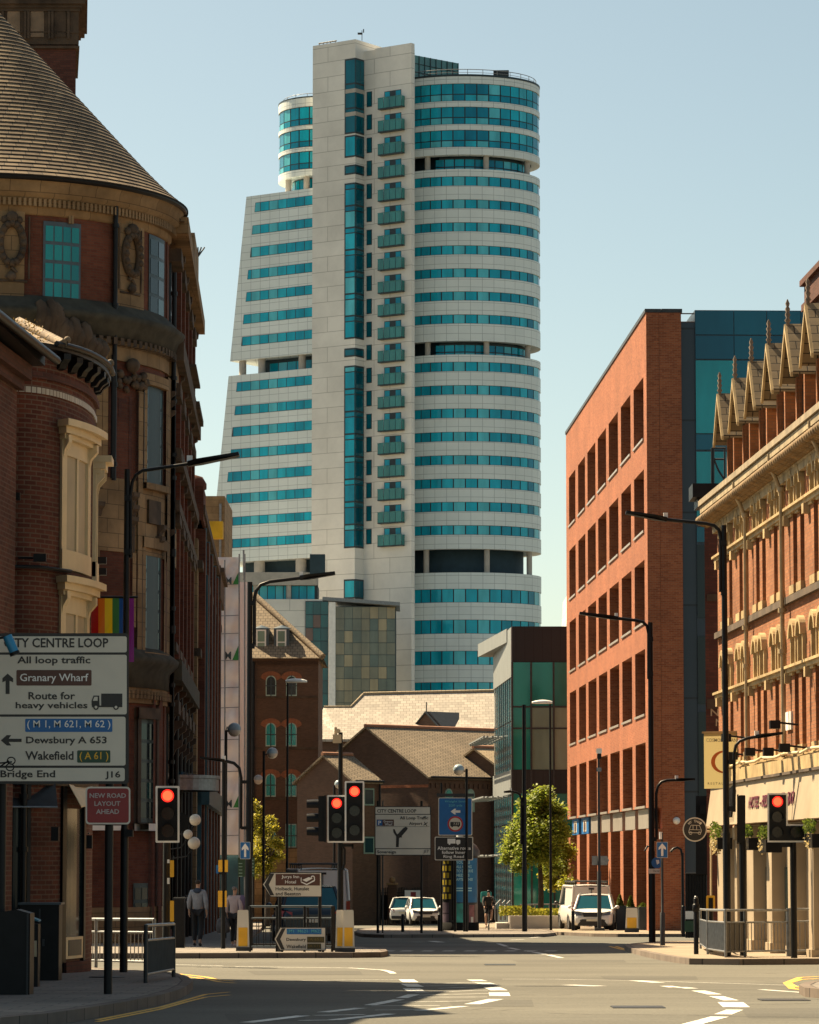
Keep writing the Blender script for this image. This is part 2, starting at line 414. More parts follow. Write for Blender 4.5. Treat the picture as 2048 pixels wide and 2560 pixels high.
for p, wd in ((((0, 1460), (500, 1468), (1725, 1505)), .06), (((500, 1468), (660, 1482)), .22), (((50, 1497), (270, 1505)), .25), (((705, 1504), (770, 1513)), .2), (((800, 1512), (880, 1521)), .2),
              (((920, 1535), (1030, 1560)), .2), (((1040, 1572), (1140, 1600)), .2), (((1135, 1612), (1175, 1645)), .32), (((1165, 1662), (1085, 1693)), .2), (((1065, 1708), (870, 1760)), .2), (((1340, 1528), (1600, 1546), (1725, 1556)), .14)):
    ribbon(wm, C7(*p), wd)
for p, wd in ((((1085, 1440), (1150, 1462)), .15), (((1170, 1473), (1245, 1488)), .15), (((1305, 1496), (1342, 1502)), .15), (((1365, 1507), (1455, 1525)), .15), (((1480, 1529), (1580, 1552)), .15),
              (((0, 1467), (70, 1471)), .3), (((560, 1421), (640, 1430)), .3), (((400, 1427), (500, 1428)), .12), (((1180, 1412), (1290, 1407)), .15), (((1335, 1394), (1420, 1388)), .15)):
    ribbon(wm, C4(*p), wd)
for x in (205, 350, 515, 680, 850, 1005, 1165, 1320, 1480):
    ribbon(wm, C4((x, 1500), (x + 34, 1496)), .3)
struct("road_markings", wm, M_MARK)
for o in (0, 14):
    ribbon(ym, CL((700, 1868 + o), (900, 1828 + o), (1150, 1778 + o), (1340, 1725 + o), (1480, 1685 + o * 1.4), (1650, 1668 + o * 1.5)), .07)
    ribbon(ym, CL((1290, 1538 + o), (1480, 1560 + o), (1580, 1582 + o), (1690, 1590 + o)), .09)
    ribbon(ym, C7((330 + o * 3, 1240), (400 + o * 2, 1258), (560 + o, 1293), (745 + o, 1332)), .09)
    ribbon(ym, C7((1725, 1455 - o), (1600, 1461 - o), (1520 - o, 1483), (1560 - o, 1507 + o), (1725, 1530 + o)), .10)
struct("yellow_road_lines", ym, M_YEL)
# manhole cover on the near pavement
p = gnd(268, 2443, .006); mb = MB(); mb.lathe([(.28, 0), (.28, .006), (0.001, .006)], p, 20)
tag(mb.build("manhole_cover", M_DARKG), "dark round manhole cover in the shaded left pavement", "manhole cover")

# repairs, cracks and iron covers in the carriageway
random.seed(11)
pm, cm = MB(), MB()
for (u0, v0, u1, v1) in ((1120, 2500, 1330, 2516), (1500, 2440, 1740, 2449), (620, 2428, 900, 2436), (1280, 2400, 1560, 2406), (1850, 2520, 2200, 2545), (560, 2535, 760, 2552), (1000, 2345, 1120, 2350)):
    sk = (u1 - u0) * .06; pm.face([gnd(u0 + sk, v1, ROAD + .002), gnd(u1 + sk * .4, v1, ROAD + .002), gnd(u1, v0, ROAD + .002), gnd(u0, v0, ROAD + .002)])
struct("tarmac_patches", pm, ground_mat("patch_asphalt", (.086, .083, .070), .3, 30.0))
for k in range(26):
    u, v = random.uniform(480, 2040), random.uniform(2405, 2550); pts = [(u, v)]
    for j in range(7): u += random.uniform(15, 60); v += random.uniform(-2.2, 2.2); pts.append((u, v))
    ribbon(cm, pts, random.uniform(.012, .03), .003)
struct("tarmac_cracks", cm, plain("bitumen_seam", (.04, .038, .034), .9))
for i, (u, v, lab) in enumerate(((1595, 2518, "dark iron cover in the road inside the curved white dashes"), (1250, 2412, "dark iron cover in the lit road before the central island"), (1960, 2500, "dark iron cover in the road near the right edge"))):
    p = gnd(u, v, ROAD + .006); mb = MB(); mb.box(p, (.62, .62, .012)); tag(mb.build("access_cover", M_DARKG), lab, "manhole cover", "iron covers in the road")
# ================================================================= TOWER
M_CLAD = bricks("cream_cladding", (.80, .77, .71), (.75, .72, .66), (.44, .42, .38), 9.0, 2.05, .045, .6, .3, .16, .1, .15)
M_PANEL = bricks("grey_metal_panels", (.72, .77, .75), (.76, .81, .79), (.40, .44, .44), 1.62, 1.05, .035, .45, 0, .10, .1, .1)
M_CONC = plain("pale_concrete", (.42, .38, .33), .8, 0, .1, 1.5)
M_VOID = plain("blue_louvre_and_recess_shade", (.02, .045, .06), .7, 0, .2, 1.0)  # shade of the open recesses put into a dark blue colour
M_BALG = glass("green_balcony_glass", (.025, .17, .165), (.04, .24, .23), .1, .5)
M_COPG = plain("green_glass_screen", (.07, .20, .19), .3, 0, .25, .4)
sin, cos = math.sin, math.cos
TC = at(886, 2150, 480); T0 = Vector((TC.x, TC.y, -4))
tower = thing("skyscraper", T0, "tall pale tower with teal window bands, rounded right end and a stack of green balconies", "skyscraper")
aL = Vector((-.816, .578, 0)); nL = Vector((-.578, -.816, 0))
fl = FR(TC, aL, nL)                       # face left of the corner, t grows to the left/back
D = TC + Vector((.578, .816, 0)) * 2.0
fb = FR(D, -aL, nL)                       # balcony face, t grows to the right/front
def zL(u, v): return fl.hit(u, v)[1]
tl = fl.hit(780, 1000)[0]
tb = fb.hit(1030, 1000)[0]
ztop, ztop2, zcor = zL(886, 98), fb.hit(1000, 108)[1], zL(886, 98)
E0 = fb.P(tb, 0, 0)
core = MB()
Zb = -4
# main slab left of the corner
cb = fl.P(0, 0, 0); cl = fl.P(tl, 0, 0); cr = fl.P(0, -2.0, 0)
core.prism([(p.x, p.y) for p in (cl, cb, cr, fl.P(0, -9, 0), fl.P(tl, -9, 0))], Zb, ztop)
# balcony slab, its own edge slightly lower
core.prism([(p.x, p.y) for p in (fb.P(-.02, .001, 0), fb.P(1.9, .001, 0), fb.P(1.9, -9, 0), fb.P(-.02, -9, 0))], Zb, zL(886, 122))
core.prism([(p.x, p.y) for p in (fb.P(1.9, .12, 0), fb.P(tb, .12, 0), fb.P(tb, -.6, 0), fb.P(1.9, -9.2, 0))], Zb, fb.hit(1000, 112)[1])
core.build("core_wall", M_CLAD, tower)
# corner glazing
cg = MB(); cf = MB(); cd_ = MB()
tw0 = fl.hit(863, 700)[0]
def corner_strip(v0, v1, dark=False, split=None):
    z1, z0 = zL(878, v0), zL(878, v1)
    g = cd_ if dark else cg
    n = max(1, split or 1)
    for k in range(n):
        a, b = z0 + (z1 - z0) * k / n + .12, z0 + (z1 - z0) * (k + 1) / n - .12
        if n > 3:   # a narrow spandrel pane at each floor
            g.face([fl.P(tw0 - .1, .06, b - .55), fl.P(.06, .06, b - .55), fl.P(.06, .06, b), fl.P(tw0 - .1, .06, b)]); 
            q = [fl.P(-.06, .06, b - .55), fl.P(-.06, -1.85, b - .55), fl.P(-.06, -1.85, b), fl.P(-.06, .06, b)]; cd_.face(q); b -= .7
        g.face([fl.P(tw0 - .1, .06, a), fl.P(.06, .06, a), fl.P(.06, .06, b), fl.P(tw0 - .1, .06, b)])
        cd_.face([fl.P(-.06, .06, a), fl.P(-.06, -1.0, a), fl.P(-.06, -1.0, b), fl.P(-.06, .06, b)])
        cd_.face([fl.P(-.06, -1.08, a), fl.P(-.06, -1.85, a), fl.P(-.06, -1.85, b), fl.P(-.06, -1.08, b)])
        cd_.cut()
    cf.fbox(fl, -.045, tw0 + .1, -1.95, .045, z0 - .1, z1 + .1)
corner_strip(148, 332, True, 3); corner_strip(340, 391, False, 1); corner_strip(414, 434, True, 1); corner_strip(459, 845, False, 7)
corner_strip(872, 890, True, 1); corner_strip(916, 1368, False, 8); corner_strip(1450, 1495, False, 1)
st = cf.build("corner_window_frame", M_FRAMED, tower); cg.build("pane", M_TEAL, st); cd_.build_each("painted_shade_pane", M_TEALD, st)  # darker glass paints shade onto the return face and the open recess
ob = MB()
for v in (222, 280): ob.fbox(fl, -.1, tw0 - .05, -1.9, .10, zL(878, v + 10), zL(878, v)).cut()
ob.build_each("recess_balcony", M_CONC, tower)
# narrow windows beside the corner
P48 = 57.55
for k in range(20):
    v0 = 229 + P48 * k; ta, tb_ = fb.hit(917, 700)[0], fb.hit(930, 700)[0]
    z1, z0 = fb.hit(924, v0)[1], fb.hit(924, v0 + 38)[1]
    m = MB(); m.fbox(fb, ta, tb_, -.1, .05, z0, z1); f_ = m.build("slot_window", M_FRAMED, tower)
    m = MB(); m.face([fb.P(ta + .1, .055, z0 + .1), fb.P(tb_ - .1, .055, z0 + .1), fb.P(tb_ - .1, .055, z1 - .1), fb.P(ta + .1, .055, z1 - .1)]); m.build("pane", M_TEALD, f_)
# balconies
BD = .85; t0, t1, td0, td1 = fb.hit(944, 800, BD)[0], fb.hit(1004, 800, BD)[0], fb.hit(963, 800)[0], fb.hit(1004, 800)[0]
for k in range(20):
    v = 246 + P48 * k
    zt = fb.hit(974, v)[1]; zb_ = fb.hit(974, v + 25)[1]; zd = fb.hit(984, v - 18)[1]
    m = MB(); m.fbox(fb, t0, t1, .12, BD, zb_ - .16, zb_); b_ = m.build("balcony", M_FRAMED, tower)
    m = MB()
    n = 4
    for j in range(n):
        a, c = t0 + (t1 - t0) * j / n + .04, t0 + (t1 - t0) * (j + 1) / n - .04
        m.face([fb.P(a, BD, zb_ - .05), fb.P(c, BD, zb_ - .05), fb.P(c, BD, zt), fb.P(a, BD, zt)])
    for tt in (t0, t1): m.face([fb.P(tt, .13, zb_), fb.P(tt, BD - .02, zb_), fb.P(tt, BD - .02, zt), fb.P(tt, .13, zt)])
    m.tube([fb.P(t0, BD, zt + .03), fb.P(t1, BD, zt + .03)], .05, 5)
    m.build("glass_balustrade", M_BALG, b_)
    m = MB(); dd = td1 - td0
    for j in range(3):
        if j == 1: continue
        m.face([fb.P(td0 + dd * j / 3 + .05, .15, zb_), fb.P(td0 + dd * (j + 1) / 3 - .05, .15, zb_), fb.P(td0 + dd * (j + 1) / 3 - .05, .15, zd), fb.P(td0 + dd * j / 3 + .05, .15, zd)])
    m.build("glazed_door", M_TEAL, b_)
    m = MB(); m.face([fb.P(td0 - .05, .135, zb_), fb.P(td1 + .05, .135, zb_), fb.P(td1 + .05, .135, zd + .1), fb.P(td0 - .05, .135, zd + .1)]); m.build("door_frame", M_FRAMED, b_)
# right drum
DCX, DCY, DA, DB = at(1160, 2150, 490).x, 490.0, 10.55, 8.6
def drum_pt(ph, k=0.0, z=0.0): return Vector((DCX + (DA - k) * sin(ph), DCY - (DB - k) * cos(ph), z))
zd_ = lambda v: at(1160, v, 481.4).z
def arc(mb, k0, k1, z0, z1, p0=-50, p1=172, n=40, cen=None):
    P = cen or drum_pt
    ph = [R(p0 + (p1 - p0) * j / n) for j in range(n + 1)]
    s = [0.0]
    for j in range(n): s.append(s[-1] + (P(ph[j + 1]) - P(ph[j])).length)
    rows = [[P(q, k1, z0) for q in ph], [P(q, k0, z0) for q in ph], [P(q, k0, z1) for q in ph], [P(q, k1, z1) for q in ph]]
    zz = [z0, z0, z1, z1]
    mb.grid(rows, lambda a, b: (s[b], zz[a]), False)
edges_u = [1030.5, 1034, 1052, 1076, 1104, 1133.5, 1164, 1194.5, 1225, 1255, 1281, 1304, 1324, 1340, 1353]
def u2ph(u): return math.asin(max(-1, min(1, (xat(u, 486) - DCX) / DA)))
eph = [u2ph(u) for u in edges_u[1:]]; st_ = R(9.5); 
while eph[-1] < R(168): eph.append(eph[-1] + st_)
wins = [(208, 252, 2), (266, 310, 2), (324, 367, 2), (440, 464, 1), (498, 521, 1)] + [(440 + 57.6 * k, 463 + 57.6 * k, 1) for k in range(2, 7)]
wins += [(904 + 58.4 * k, 928 + 58.4 * k, 1) for k in range(8)]
wins += [(1472, 1506, 1), (1549, 1584, 1), (1627, 1662, 1), (1705, 1740, 1)]
voids = [(386, 422), (852, 886), (1372, 1431)]
occ = sorted([(a, b) for a, b, c in wins] + voids)
wall = MB(); prev = 187
for a, b in occ:
    arc(wall, 0, 1.2, zd_(a), zd_(prev)); prev = b
arc(wall, 0, 1.2, Zb, zd_(prev))
wall.build("curved_wall", M_PANEL, tower)
core2 = MB(); core2.lathe([(DA - 2.4, Zb), (DA - 2.4, zd_(190)), (.001, zd_(190))], (DCX, DCY, 0), 40, 0, 360, 1.0, (DB - 2.4) / (DA - 2.4)); core2.build("curved_inner_wall", M_VOID, tower)
for a, b, n in wins:
    z1, z0 = zd_(a), zd_(b)
    m = MB(); arc(m, .16, .5, z0, z1); f_ = m.build("window_band", M_FRAMED, tower); g = MB()
    zs = [(z0 + .05, z1 - .05)] if n == 1 else [(z0 + .06, z0 + (z1 - z0) * .36), (z0 + (z1 - z0) * .36 + .14, z1 - .06)]
    for p, q in zip(eph[:-1], eph[1:]):
        e = (q - p) * .05
        for za, zb_ in zs: g.face([drum_pt(p + e, .10, za), drum_pt(q - e, .10, za), drum_pt(q - e, .10, zb_), drum_pt(p + e, .10, zb_)])
    g.build("pane", M_TEAL, f_)
for i, (a, b) in enumerate(voids):
    z1, z0 = zd_(a), zd_(b)
    if i < 2:
        m = MB(); arc(m, 1.7, 2.2, z0, z1, -22, 168); f_ = m.build("recessed_window_band", M_FRAMED, tower); g = MB()
        for p, q in zip(eph[2:-1], eph[3:]):
            e = (q - p) * .06; zm = z0 + (z1 - z0) * .3
            for za, zb_ in ((z0 + .1, zm - .08), (zm + .08, z1 - .35)): g.face([drum_pt(p + e, 1.62, za), drum_pt(q - e, 1.62, za), drum_pt(q - e, 1.62, zb_), drum_pt(p + e, 1.62, zb_)])
        g.build("pane", M_TEAL, f_)
    for u in ((1063, 1222, 1336) if i < 2 else (1059, 1222, 1339)):
        m = MB(); p = drum_pt(u2ph(u), .75); m.tube([Vector((p.x, p.y, z0 - .05)), Vector((p.x, p.y, z1 + .05))], .38, 12); m.build("column", M_CONC, tower)
# roof slab, rail, plant screen
m = MB(); arc(m, -.05, 2.6, zd_(190), zd_(185)); m.build("parapet_cap", M_FRAMED, tower)
m = MB(); pts = [drum_pt(R(a), .5, zd_(171)) for a in range(-45, 150, 6)]; m.tube(pts, .05, 4)
m.tube([p - UP * .42 for p in pts], .03, 4)
for p in pts[::2]: m.tube([p, p - UP * .9], .04, 4)
m.build("roof_rail", M_GALV, tower)
m = MB(); a, b, c = at(1034, 150, 489), at(1146, 160, 497), at(1146, 160, 504)
zt = at(1034, 137, 489).z; z2 = at(1146, 158, 497).z
m.hexa([Vector((p.x, p.y, zd_(192))) for p in (a, b, c, Vector((a.x, c.y, 0)))] + [Vector((a.x, a.y, zt)), Vector((b.x, b.y, z2)), Vector((c.x, c.y, z2)), Vector((a.x, c.y, zt))])
pl_ = m.build("plant_screen", M_COPG, tower); m = MB()
for k in range(9):
    q = a.lerp(b, k / 8); m.tube([Vector((q.x, q.y - .08, zd_(190))), Vector((q.x, q.y - .08, zt + (z2 - zt) * k / 8))], .06, 4)
for h in (.25, .5, .75): m.tube([Vector((a.x, a.y - .09, zd_(190) + (zt - zd_(190)) * h)), Vector((b.x, b.y - .09, zd_(190) + (z2 - zd_(190)) * h))], .05, 4)
m.build("screen_post", M_DARKG, pl_)
m = MB(); q = at(1253, 186, 487); m.box((q.x, q.y, q.z + .1), (2.1, 1.2, .75)); m.build("rooftop_unit", M_DARKG, tower)
# weather mast on the corner
m = MB(); q = fl.P(-.2, -1.2, ztop); m.tube([q, q + UP * 1.4], .05, 5); m.build("weather_mast", M_DARKG, tower)
m = MB(); m.box(q + UP * .95 + Vector((-.25, 0, 0)), (.65, .12, .28)); m.box(q + UP * 1.25 + Vector((.22, 0, .08)), (.14, .1, .5)); m.build("weather_vane", M_DARKG, tower)
m = MB(); m.tube([fl.P(t_, -.3, ztop + .28) for t_ in (6.4, 3.4)], .1, 5)
for t_ in (6.3, 5.6, 5, 4.4, 3.6): m.tube([fl.P(t_, -.3, ztop), fl.P(t_, -.3, ztop + .28)], .05, 4)
m.build("roof_rail", M_DARKG, tower)
# left wing: tapering slab, set just behind the corner slab
fw = FR(fl.P(tl, -.35, 0), aL, nL)
def wpt(u, v): return fw.hit(u, v)
def ledge(v): return fw.hit(616 - (v - 493) * (616 - 536) / (1290 - 493), v)[0]   # leaning left edge
zw = lambda v: fw.hit(779, v)[1]
rows = [(488, 512), (545, 568), (600, 625), (656, 680), (712, 736), (768, 792), (824, 847)]
rows2 = [(938, 962), (998, 1021), (1051, 1075), (1107, 1131), (1164, 1189), (1220, 1244), (1279, 1301), (1335, 1358)]
def tedge(z):
    za, zb_ = fw.hit(616, 493)[1], fw.hit(541, 1250)[1]; ta, tb2 = fw.hit(616, 493)[0], fw.hit(541, 1250)[0]
    return ta + (tb2 - ta) * (za - z) / (za - zb_)
wall = MB(); ztw = zw(470)
voidw = [(883, 920), (1394, 1432)]
zs_all = sorted([(zw(a), zw(b)) for a, b in voidw], reverse=True)
cur = ztw
for z1, z0 in zs_all + [(Zb, Zb)]:
    wall.fpoly(fw, [(tedge(cur), cur), (tedge(z1), z1), (-.3, z1), (-.3, cur)], -12, 0); cur = z0
wall.build("wing_wall", M_PANEL, tower)
for i, (a, b) in enumerate(rows + rows2):
    z1, z0 = zw(a), zw(b); te0 = tedge(z0) - 1.7 + .1 * (i % 2); te1 = tedge(z1) - 1.7 + .1 * (i % 2)
    if i >= 13: te0 = te1 = tedge(z0) - 1.0
    m = MB(); m.fpoly(fw, [(te1, z1), (te0, z0), (-.02, z0), (-.02, z1)], -.1, .02); f_ = m.build("window_band", M_FRAMED, tower)
    g = MB(); pw = 1.52; t_ = 0.05
    while t_ < te1 - .25:
        e = min(t_ + pw, te0); e1 = min(t_ + pw, te1)
        g.face([fw.P(e - .07, .03, z0 + .06), fw.P(t_ + .03, .03, z0 + .06), fw.P(t_ + .03, .03, z1 - .06), fw.P(e1 - .07, .03, z1 - .06)]); t_ += pw
    g.build("pane", M_TEAL, f_)
for i, (z1, z0) in enumerate(zs_all):
    m = MB(); te = tedge(z0); m.fbox(fw, -.2, te - 4.6, -11.9, -2.2, z0 - .02, z1 + .02); r_ = m.build("recessed_wall", M_VOID, tower)
    if i == 0:
        g = MB(); t_ = .1
        while t_ < te - 6: g.face([fw.P(t_ + 1.4, -2.18, z0 + .3), fw.P(t_, -2.18, z0 + .3), fw.P(t_, -2.18, z1 - .5), fw.P(t_ + 1.4, -2.18, z1 - .5)]); t_ += 1.52
        g.build("pane", M_TEAL, r_)
    for u in ((598, 646, 747) if i == 0 else (640, 744)):
        m = MB(); t_ = fw.hit(u, (voidw[i][0] + voidw[i][1]) / 2)[0]; m.tube([fw.P(t_, -.8, z0 - .05), fw.P(t_, -.8, z1 + .05)], .5 if i == 0 else .75, 12); m.build("column", M_CONC, tower)
# left drum above the wing
LCX, LCY, LA, LB = at(800, 2150, 493).x, 493.0, 5.95, 6.4
lpt = lambda ph, k=0.0, z=0.0: Vector((LCX + (LA - k) * sin(ph), LCY - (LB - k) * cos(ph), z))
zl = lambda v: at(800, v, 486.6).z
M_DRUML = M_PANEL
wall = MB(); prev = 241; lw = [(264, 311), (321, 366), (376, 421)]
for a, b in lw: arc(wall, 0, 1, zl(a), zl(prev), -170, 30, 36, lpt); prev = b
arc(wall, 0, 5, zl(437), zl(prev), -170, 30, 36, lpt); wall.build("curved_wall", M_DRUML, tower)
for a, b in lw:
    z1, z0 = zl(a), zl(b); m = MB(); arc(m, .12, .4, z0, z1, -170, 30, 36, lpt); f_ = m.build("window_band", M_FRAMED, tower); g = MB()
    for j in range(13):
        p, q = R(-165 + 15 * j), R(-150 + 15 * j); zm = z0 + (z1 - z0) * .34
        for za, zb_ in ((z0 + .1, zm - .07), (zm + .07, z1 - .1)): g.face([lpt(p + .015, .08, za), lpt(q - .015, .08, za), lpt(q - .015, .08, zb_), lpt(p + .015, .08, zb_)])
    g.build("pane", M_TEAL, f_)
m = MB(); arc(m, 1.9, 2.6, zw(476), zl(437), -170, 30, 30, lpt); f_ = m.build("recessed_window_band", M_FRAMED, tower); g = MB()
for j in range(13):
    p, q = R(-165 + 15 * j), R(-150 + 15 * j); g.face([lpt(p + .02, 1.85, zw(474)), lpt(q - .02, 1.85, zw(474)), lpt(q - .02, 1.85, zl(440)), lpt(p + .02, 1.85, zl(440))])
g.build("pane", M_TEAL, f_)
for a in (-62, -22):
    q = lpt(R(a), .9); m = MB(); m.tube([Vector((q.x, q.y, zw(478))), Vector((q.x, q.y, zl(436)))], .42, 10); m.build("column", M_CONC, tower)
m = MB(); arc(m, -.04, 3, zl(242), zl(239), -170, 30, 36, lpt); m.build("parapet_cap", M_FRAMED, tower)
m = MB(); pts = [lpt(R(a), .6, zl(230)) for a in range(-100, 20, 10)]; m.tube(pts, .04, 4)
for q in pts[::2]: m.tube([q, q - UP * .8], .035, 4)
m.build("roof_rail", M_GALV, tower)
# podium
pw_ = FR((at(560, 2150, 462).x, 462), (1, 0), (0, -1))
def pz(v): return at(700, v, 462).z
def pt_(u): return at(u, 2150, 462).x - pw_.O.x
m = MB(); m.fbox(pw_, pt_(480), pt_(806), -14, 0, -4, pz(1498)); m.build("podium_wall", M_CLAD, tower)
m = MB(); m.fbox(pw_, pt_(560), pt_(790), -9, -.4, pz(1462), pz(1430)); m.build("podium_band", M_CONC, tower)
m = MB(); m.fbox(pw_, pt_(560), pt_(792), -9, -1.5, pz(1500), pz(1460)); f_ = m.build("podium_window_band", M_FRAMED, tower); g = MB()
for u in range(566, 786, 20): g.face([pw_.P(pt_(u), -1.45, pz(1498)), pw_.P(pt_(u + 18), -1.45, pz(1498)), pw_.P(pt_(u + 18), -1.45, pz(1463)), pw_.P(pt_(u), -1.45, pz(1463))])
g.build("pane", M_TEAL, f_)
for u in (636, 719): m = MB(); m.tube([pw_.P(pt_(u), -.9, pz(1500)), pw_.P(pt_(u), -.9, pz(1460))], .32, 10); m.build("column", M_CONC, tower)
m = MB(); m.fbox(pw_, pt_(773), pt_(811), -2, .3, pz(1436), pz(1386)); m.build("louvre_panel", M_VOID, tower)
m = MB(); m.fbox(pw_, pt_(762), pt_(820), -.5, .15, -4, pz(1503)); f_ = m.build("stair_glazing", M_FRAMED, tower); g = MB()
M_ATR = glass("reflecting_dark_glass", (.01, .05, .06), (.008, .12, .13), .06, .6, 0, (.16, .07, .05))
for r in range(9):
    for u in (763, 782, 801):
        a, b = pz(1505 + 33 * (r + 1)) + .1, pz(1505 + 33 * r); g.face([pw_.P(pt_(u), .16, a), pw_.P(pt_(u + 18), .16, a), pw_.P(pt_(u + 18), .16, b), pw_.P(pt_(u), .16, b)])
g.build("pane", M_ATR, f_)
m = MB(); m.fbox(pw_, pt_(821), pt_(838), -2, .5, -4, pz(1506)); m.build("white_pier", M_WHITEP, tower)
m = MB(); m.fbox(pw_, pt_(838), pt_(990), -12, .2, -4, pz(1516)); f_ = m.build("atrium_frame", M_FRAMED, tower)
M_ATR2 = glass("painted_reflection_glass", (.075, .105, .095), (.20, .175, .115), .07, .6, 0, (.30, .24, .14)); g = MB()  # warm reflections put into the pane colours
for r in range(9):
    for k in range(7):
        u = 839 + 21.4 * k; a, b = pz(1518 + 30 * (r + 1)) + .07, pz(1518 + 30 * r)
        g.face([pw_.P(pt_(u), .22, a), pw_.P(pt_(u + 20.4), .22, a), pw_.P(pt_(u + 20.4), .22, b), pw_.P(pt_(u), .22, b)])
g.build("pane", M_ATR2, f_)
m = MB(); q = [pw_.P(pt_(805), .2, pz(1492)), pw_.P(pt_(1000), 3.2, pz(1510)), pw_.P(pt_(1000), -8, pz(1510)), pw_.P(pt_(805), -8, pz(1492))]
m.extr(q, (0, 0, -.45)); m.build("atrium_roof", M_GALV, tower)
# distant slanting block to the right of the tower
o = at(1400, 2150, 430); m = MB()
q = [at(u, v, 430) for u, v in ((1380, 1600), (1420, 1485), (1440, 1470), (1500, 1470), (1500, 1620))]
q = [Vector((p.x, 430, max(p.z, -5))) for p in q]; q[0].z = q[-1].z = -5
m.extr(q, (0, 14, 0)); s_ = thing("office_block", (o.x, 430, -5), "pale grey slanting block seen beyond the glass office roof", "office block"); m.build("wall", M_PANEL, s_)
# ================================================================= LEFT SIDE
M_BRK_D = bricks("old_red_brick", (.085, .020, .011), (.145, .040, .021), (.15, .09, .06), .23, .077, .012, .85, .5, .45, .5, .5)
M_BRK_R = bricks("rotunda_red_brick", (.125, .036, .020), (.17, .055, .030), (.115, .06, .04), .23, .077, .008, .85, .5, .45, .4, .4)
M_BRK_S = bricks("dark_and_shaded_brick", (.09, .032, .024), (.13, .048, .034), (.07, .04, .03), .23, .077, .008, .85, .5, .3, .3, .4)  # dark brick; shade on the chimney tower and arches is in its colour
M_STONE = bricks("buff_sandstone", (.26, .165, .082), (.32, .21, .11), (.12, .08, .045), .9, .42, .012, .85, .5, .45, .3, .5)
M_STONED = plain("sooty_sandstone", (.075, .050, .032), .9, 0, .5, 1.6, bump=.5)
M_MOSS = plain("mossy_dark_ledge", (.050, .045, .032), .95, 0, .4, 2.5, bump=.4)
M_SLATE = bricks("stone_roof_slates", (.14, .098, .062), (.25, .18, .108), (.03, .022, .016), .42, .30, .014, .8, .5, .4, .9, .9)
M_SLATE2 = bricks("brown_roof_tiles", (.18, .13, .085), (.27, .20, .13), (.05, .04, .03), .34, .22, .014, .8, .5, .35, .8, .6)
M_CREAM = plain("cream_paint", (.68, .52, .31), .5, 0, .08, 2.5)
M_CREAMG = plain("cream_blind", (.46, .36, .23), .6, 0, .12, 1.5)
M_LEAD = plain("lead_grey_gutter", (.05, .07, .085), .4, 0, .2, 3)
M_CURT = glass("turquoise_curtained_glass", (.002, .20, .215), (.006, .27, .27), .12, .55, 0, None, (.7, 1, 1))
M_GLDK = glass("dark_window_glass", (.010, .016, .02), (.02, .034, .04), .12, .28, 0, (.012, .06, .065))
M_GREEN_P = plain("dark_teal_shopfront_paint", (.012, .062, .082), .5, 0, .2, 2)
FD = Vector((-.0328, 1, 0)).normalized()   # the left frontage runs this way

# ---- the rotunda
RC = at(-50, 2150, 108); RCX, RCY, RR = RC.x, 108.0, 5.46
rot = thing("rotunda_building", (RCX, RCY, gz(108) - .3), "round fronted red brick and stone building under a conical slate roof", "building")
rc = (RCX, RCY, 0)
def zr(v): return at(300, v, 103.6).z
def zre(v): return at(463, v, 108).z
def ph(u): return math.degrees(math.asin(max(-1, min(1, (u + 50) / 470.0))))
def rpt(deg, k, z): a = R(deg); return Vector((RCX + (RR + k) * sin(a), RCY - (RR + k) * cos(a), z))
zb = gz(108) - .6
P0, P1 = -35, 90
eave = zre(535)
# wall levels (z measured at the right edge, where the section is true)
L_att = zr(748); L_led0 = zr(838); L_fr0 = zr(890); L_s1 = zr(1187); L_s0 = zr(1372); L_g1 = zr(1640); L_g0 = zr(1712)
def rband(name, mat, k0, k1, z0, z1, p0=P0, p1=P1, seg=None):
    m = MB(); m.ring(rc, RR + k0, RR + k1, z0, z1, p0, p1, seg or max(2, int((p1 - p0) / 2.5))); return m.build(name, mat, rot)
rband("brick_wall", M_BRK_R, -.6, 0, zb, eave + .05)
rband("stone_base", M_STONE, -.2, .06, zb, zr(2270))
rband("stone_band", M_STONE, -.2, .05, L_s0, L_s1)
rband("frieze", M_STONE, -.2, .07, L_fr0, L_led0)
m = MB(); m.lathe([(RR, L_led0 - .05), (RR + .25, L_led0 + .05), (RR + .35, L_led0 + .35), (RR + .48, L_led0 + .45), (RR + .54, L_led0 + .6), (RR + .40, L_att - .35), (RR + .05, L_att)], rc, 50, P0, P1)
m.build("stone_ledge", M_MOSS, rot)
m = MB()
for k in range(46): 
    a = P0 + (P1 - P0) * k / 46; m.ring(rc, RR + .05, RR + .3, L_led0 - .18, L_led0 + .02, a, a + 1.5, 1)
m.build("dentil_course", M_STONED, rot)
m = MB(); m.lathe([(RR, L_g0), (RR + .12, L_g0), (RR + .14, L_g1 - .35), (RR + .38, L_g1 - .1), (RR + .42, L_g1 + .05), (RR + .05, L_g1 + .35)], rc, 50, P0, P1); m.build("shop_cornice", M_MOSS, rot)
rband("shop_frieze", M_STONE, -.1, .08, L_g0 - .45, L_g0)
m = MB(); zg = L_g0 - .1
for k in range(60):
    a = P0 + (P1 - P0) * k / 60; m.ring(rc, RR + .08, RR + .2, zg - .22, zg, a, a + 1.0, 1)
m.build("dentil_course", M_STONE, rot)
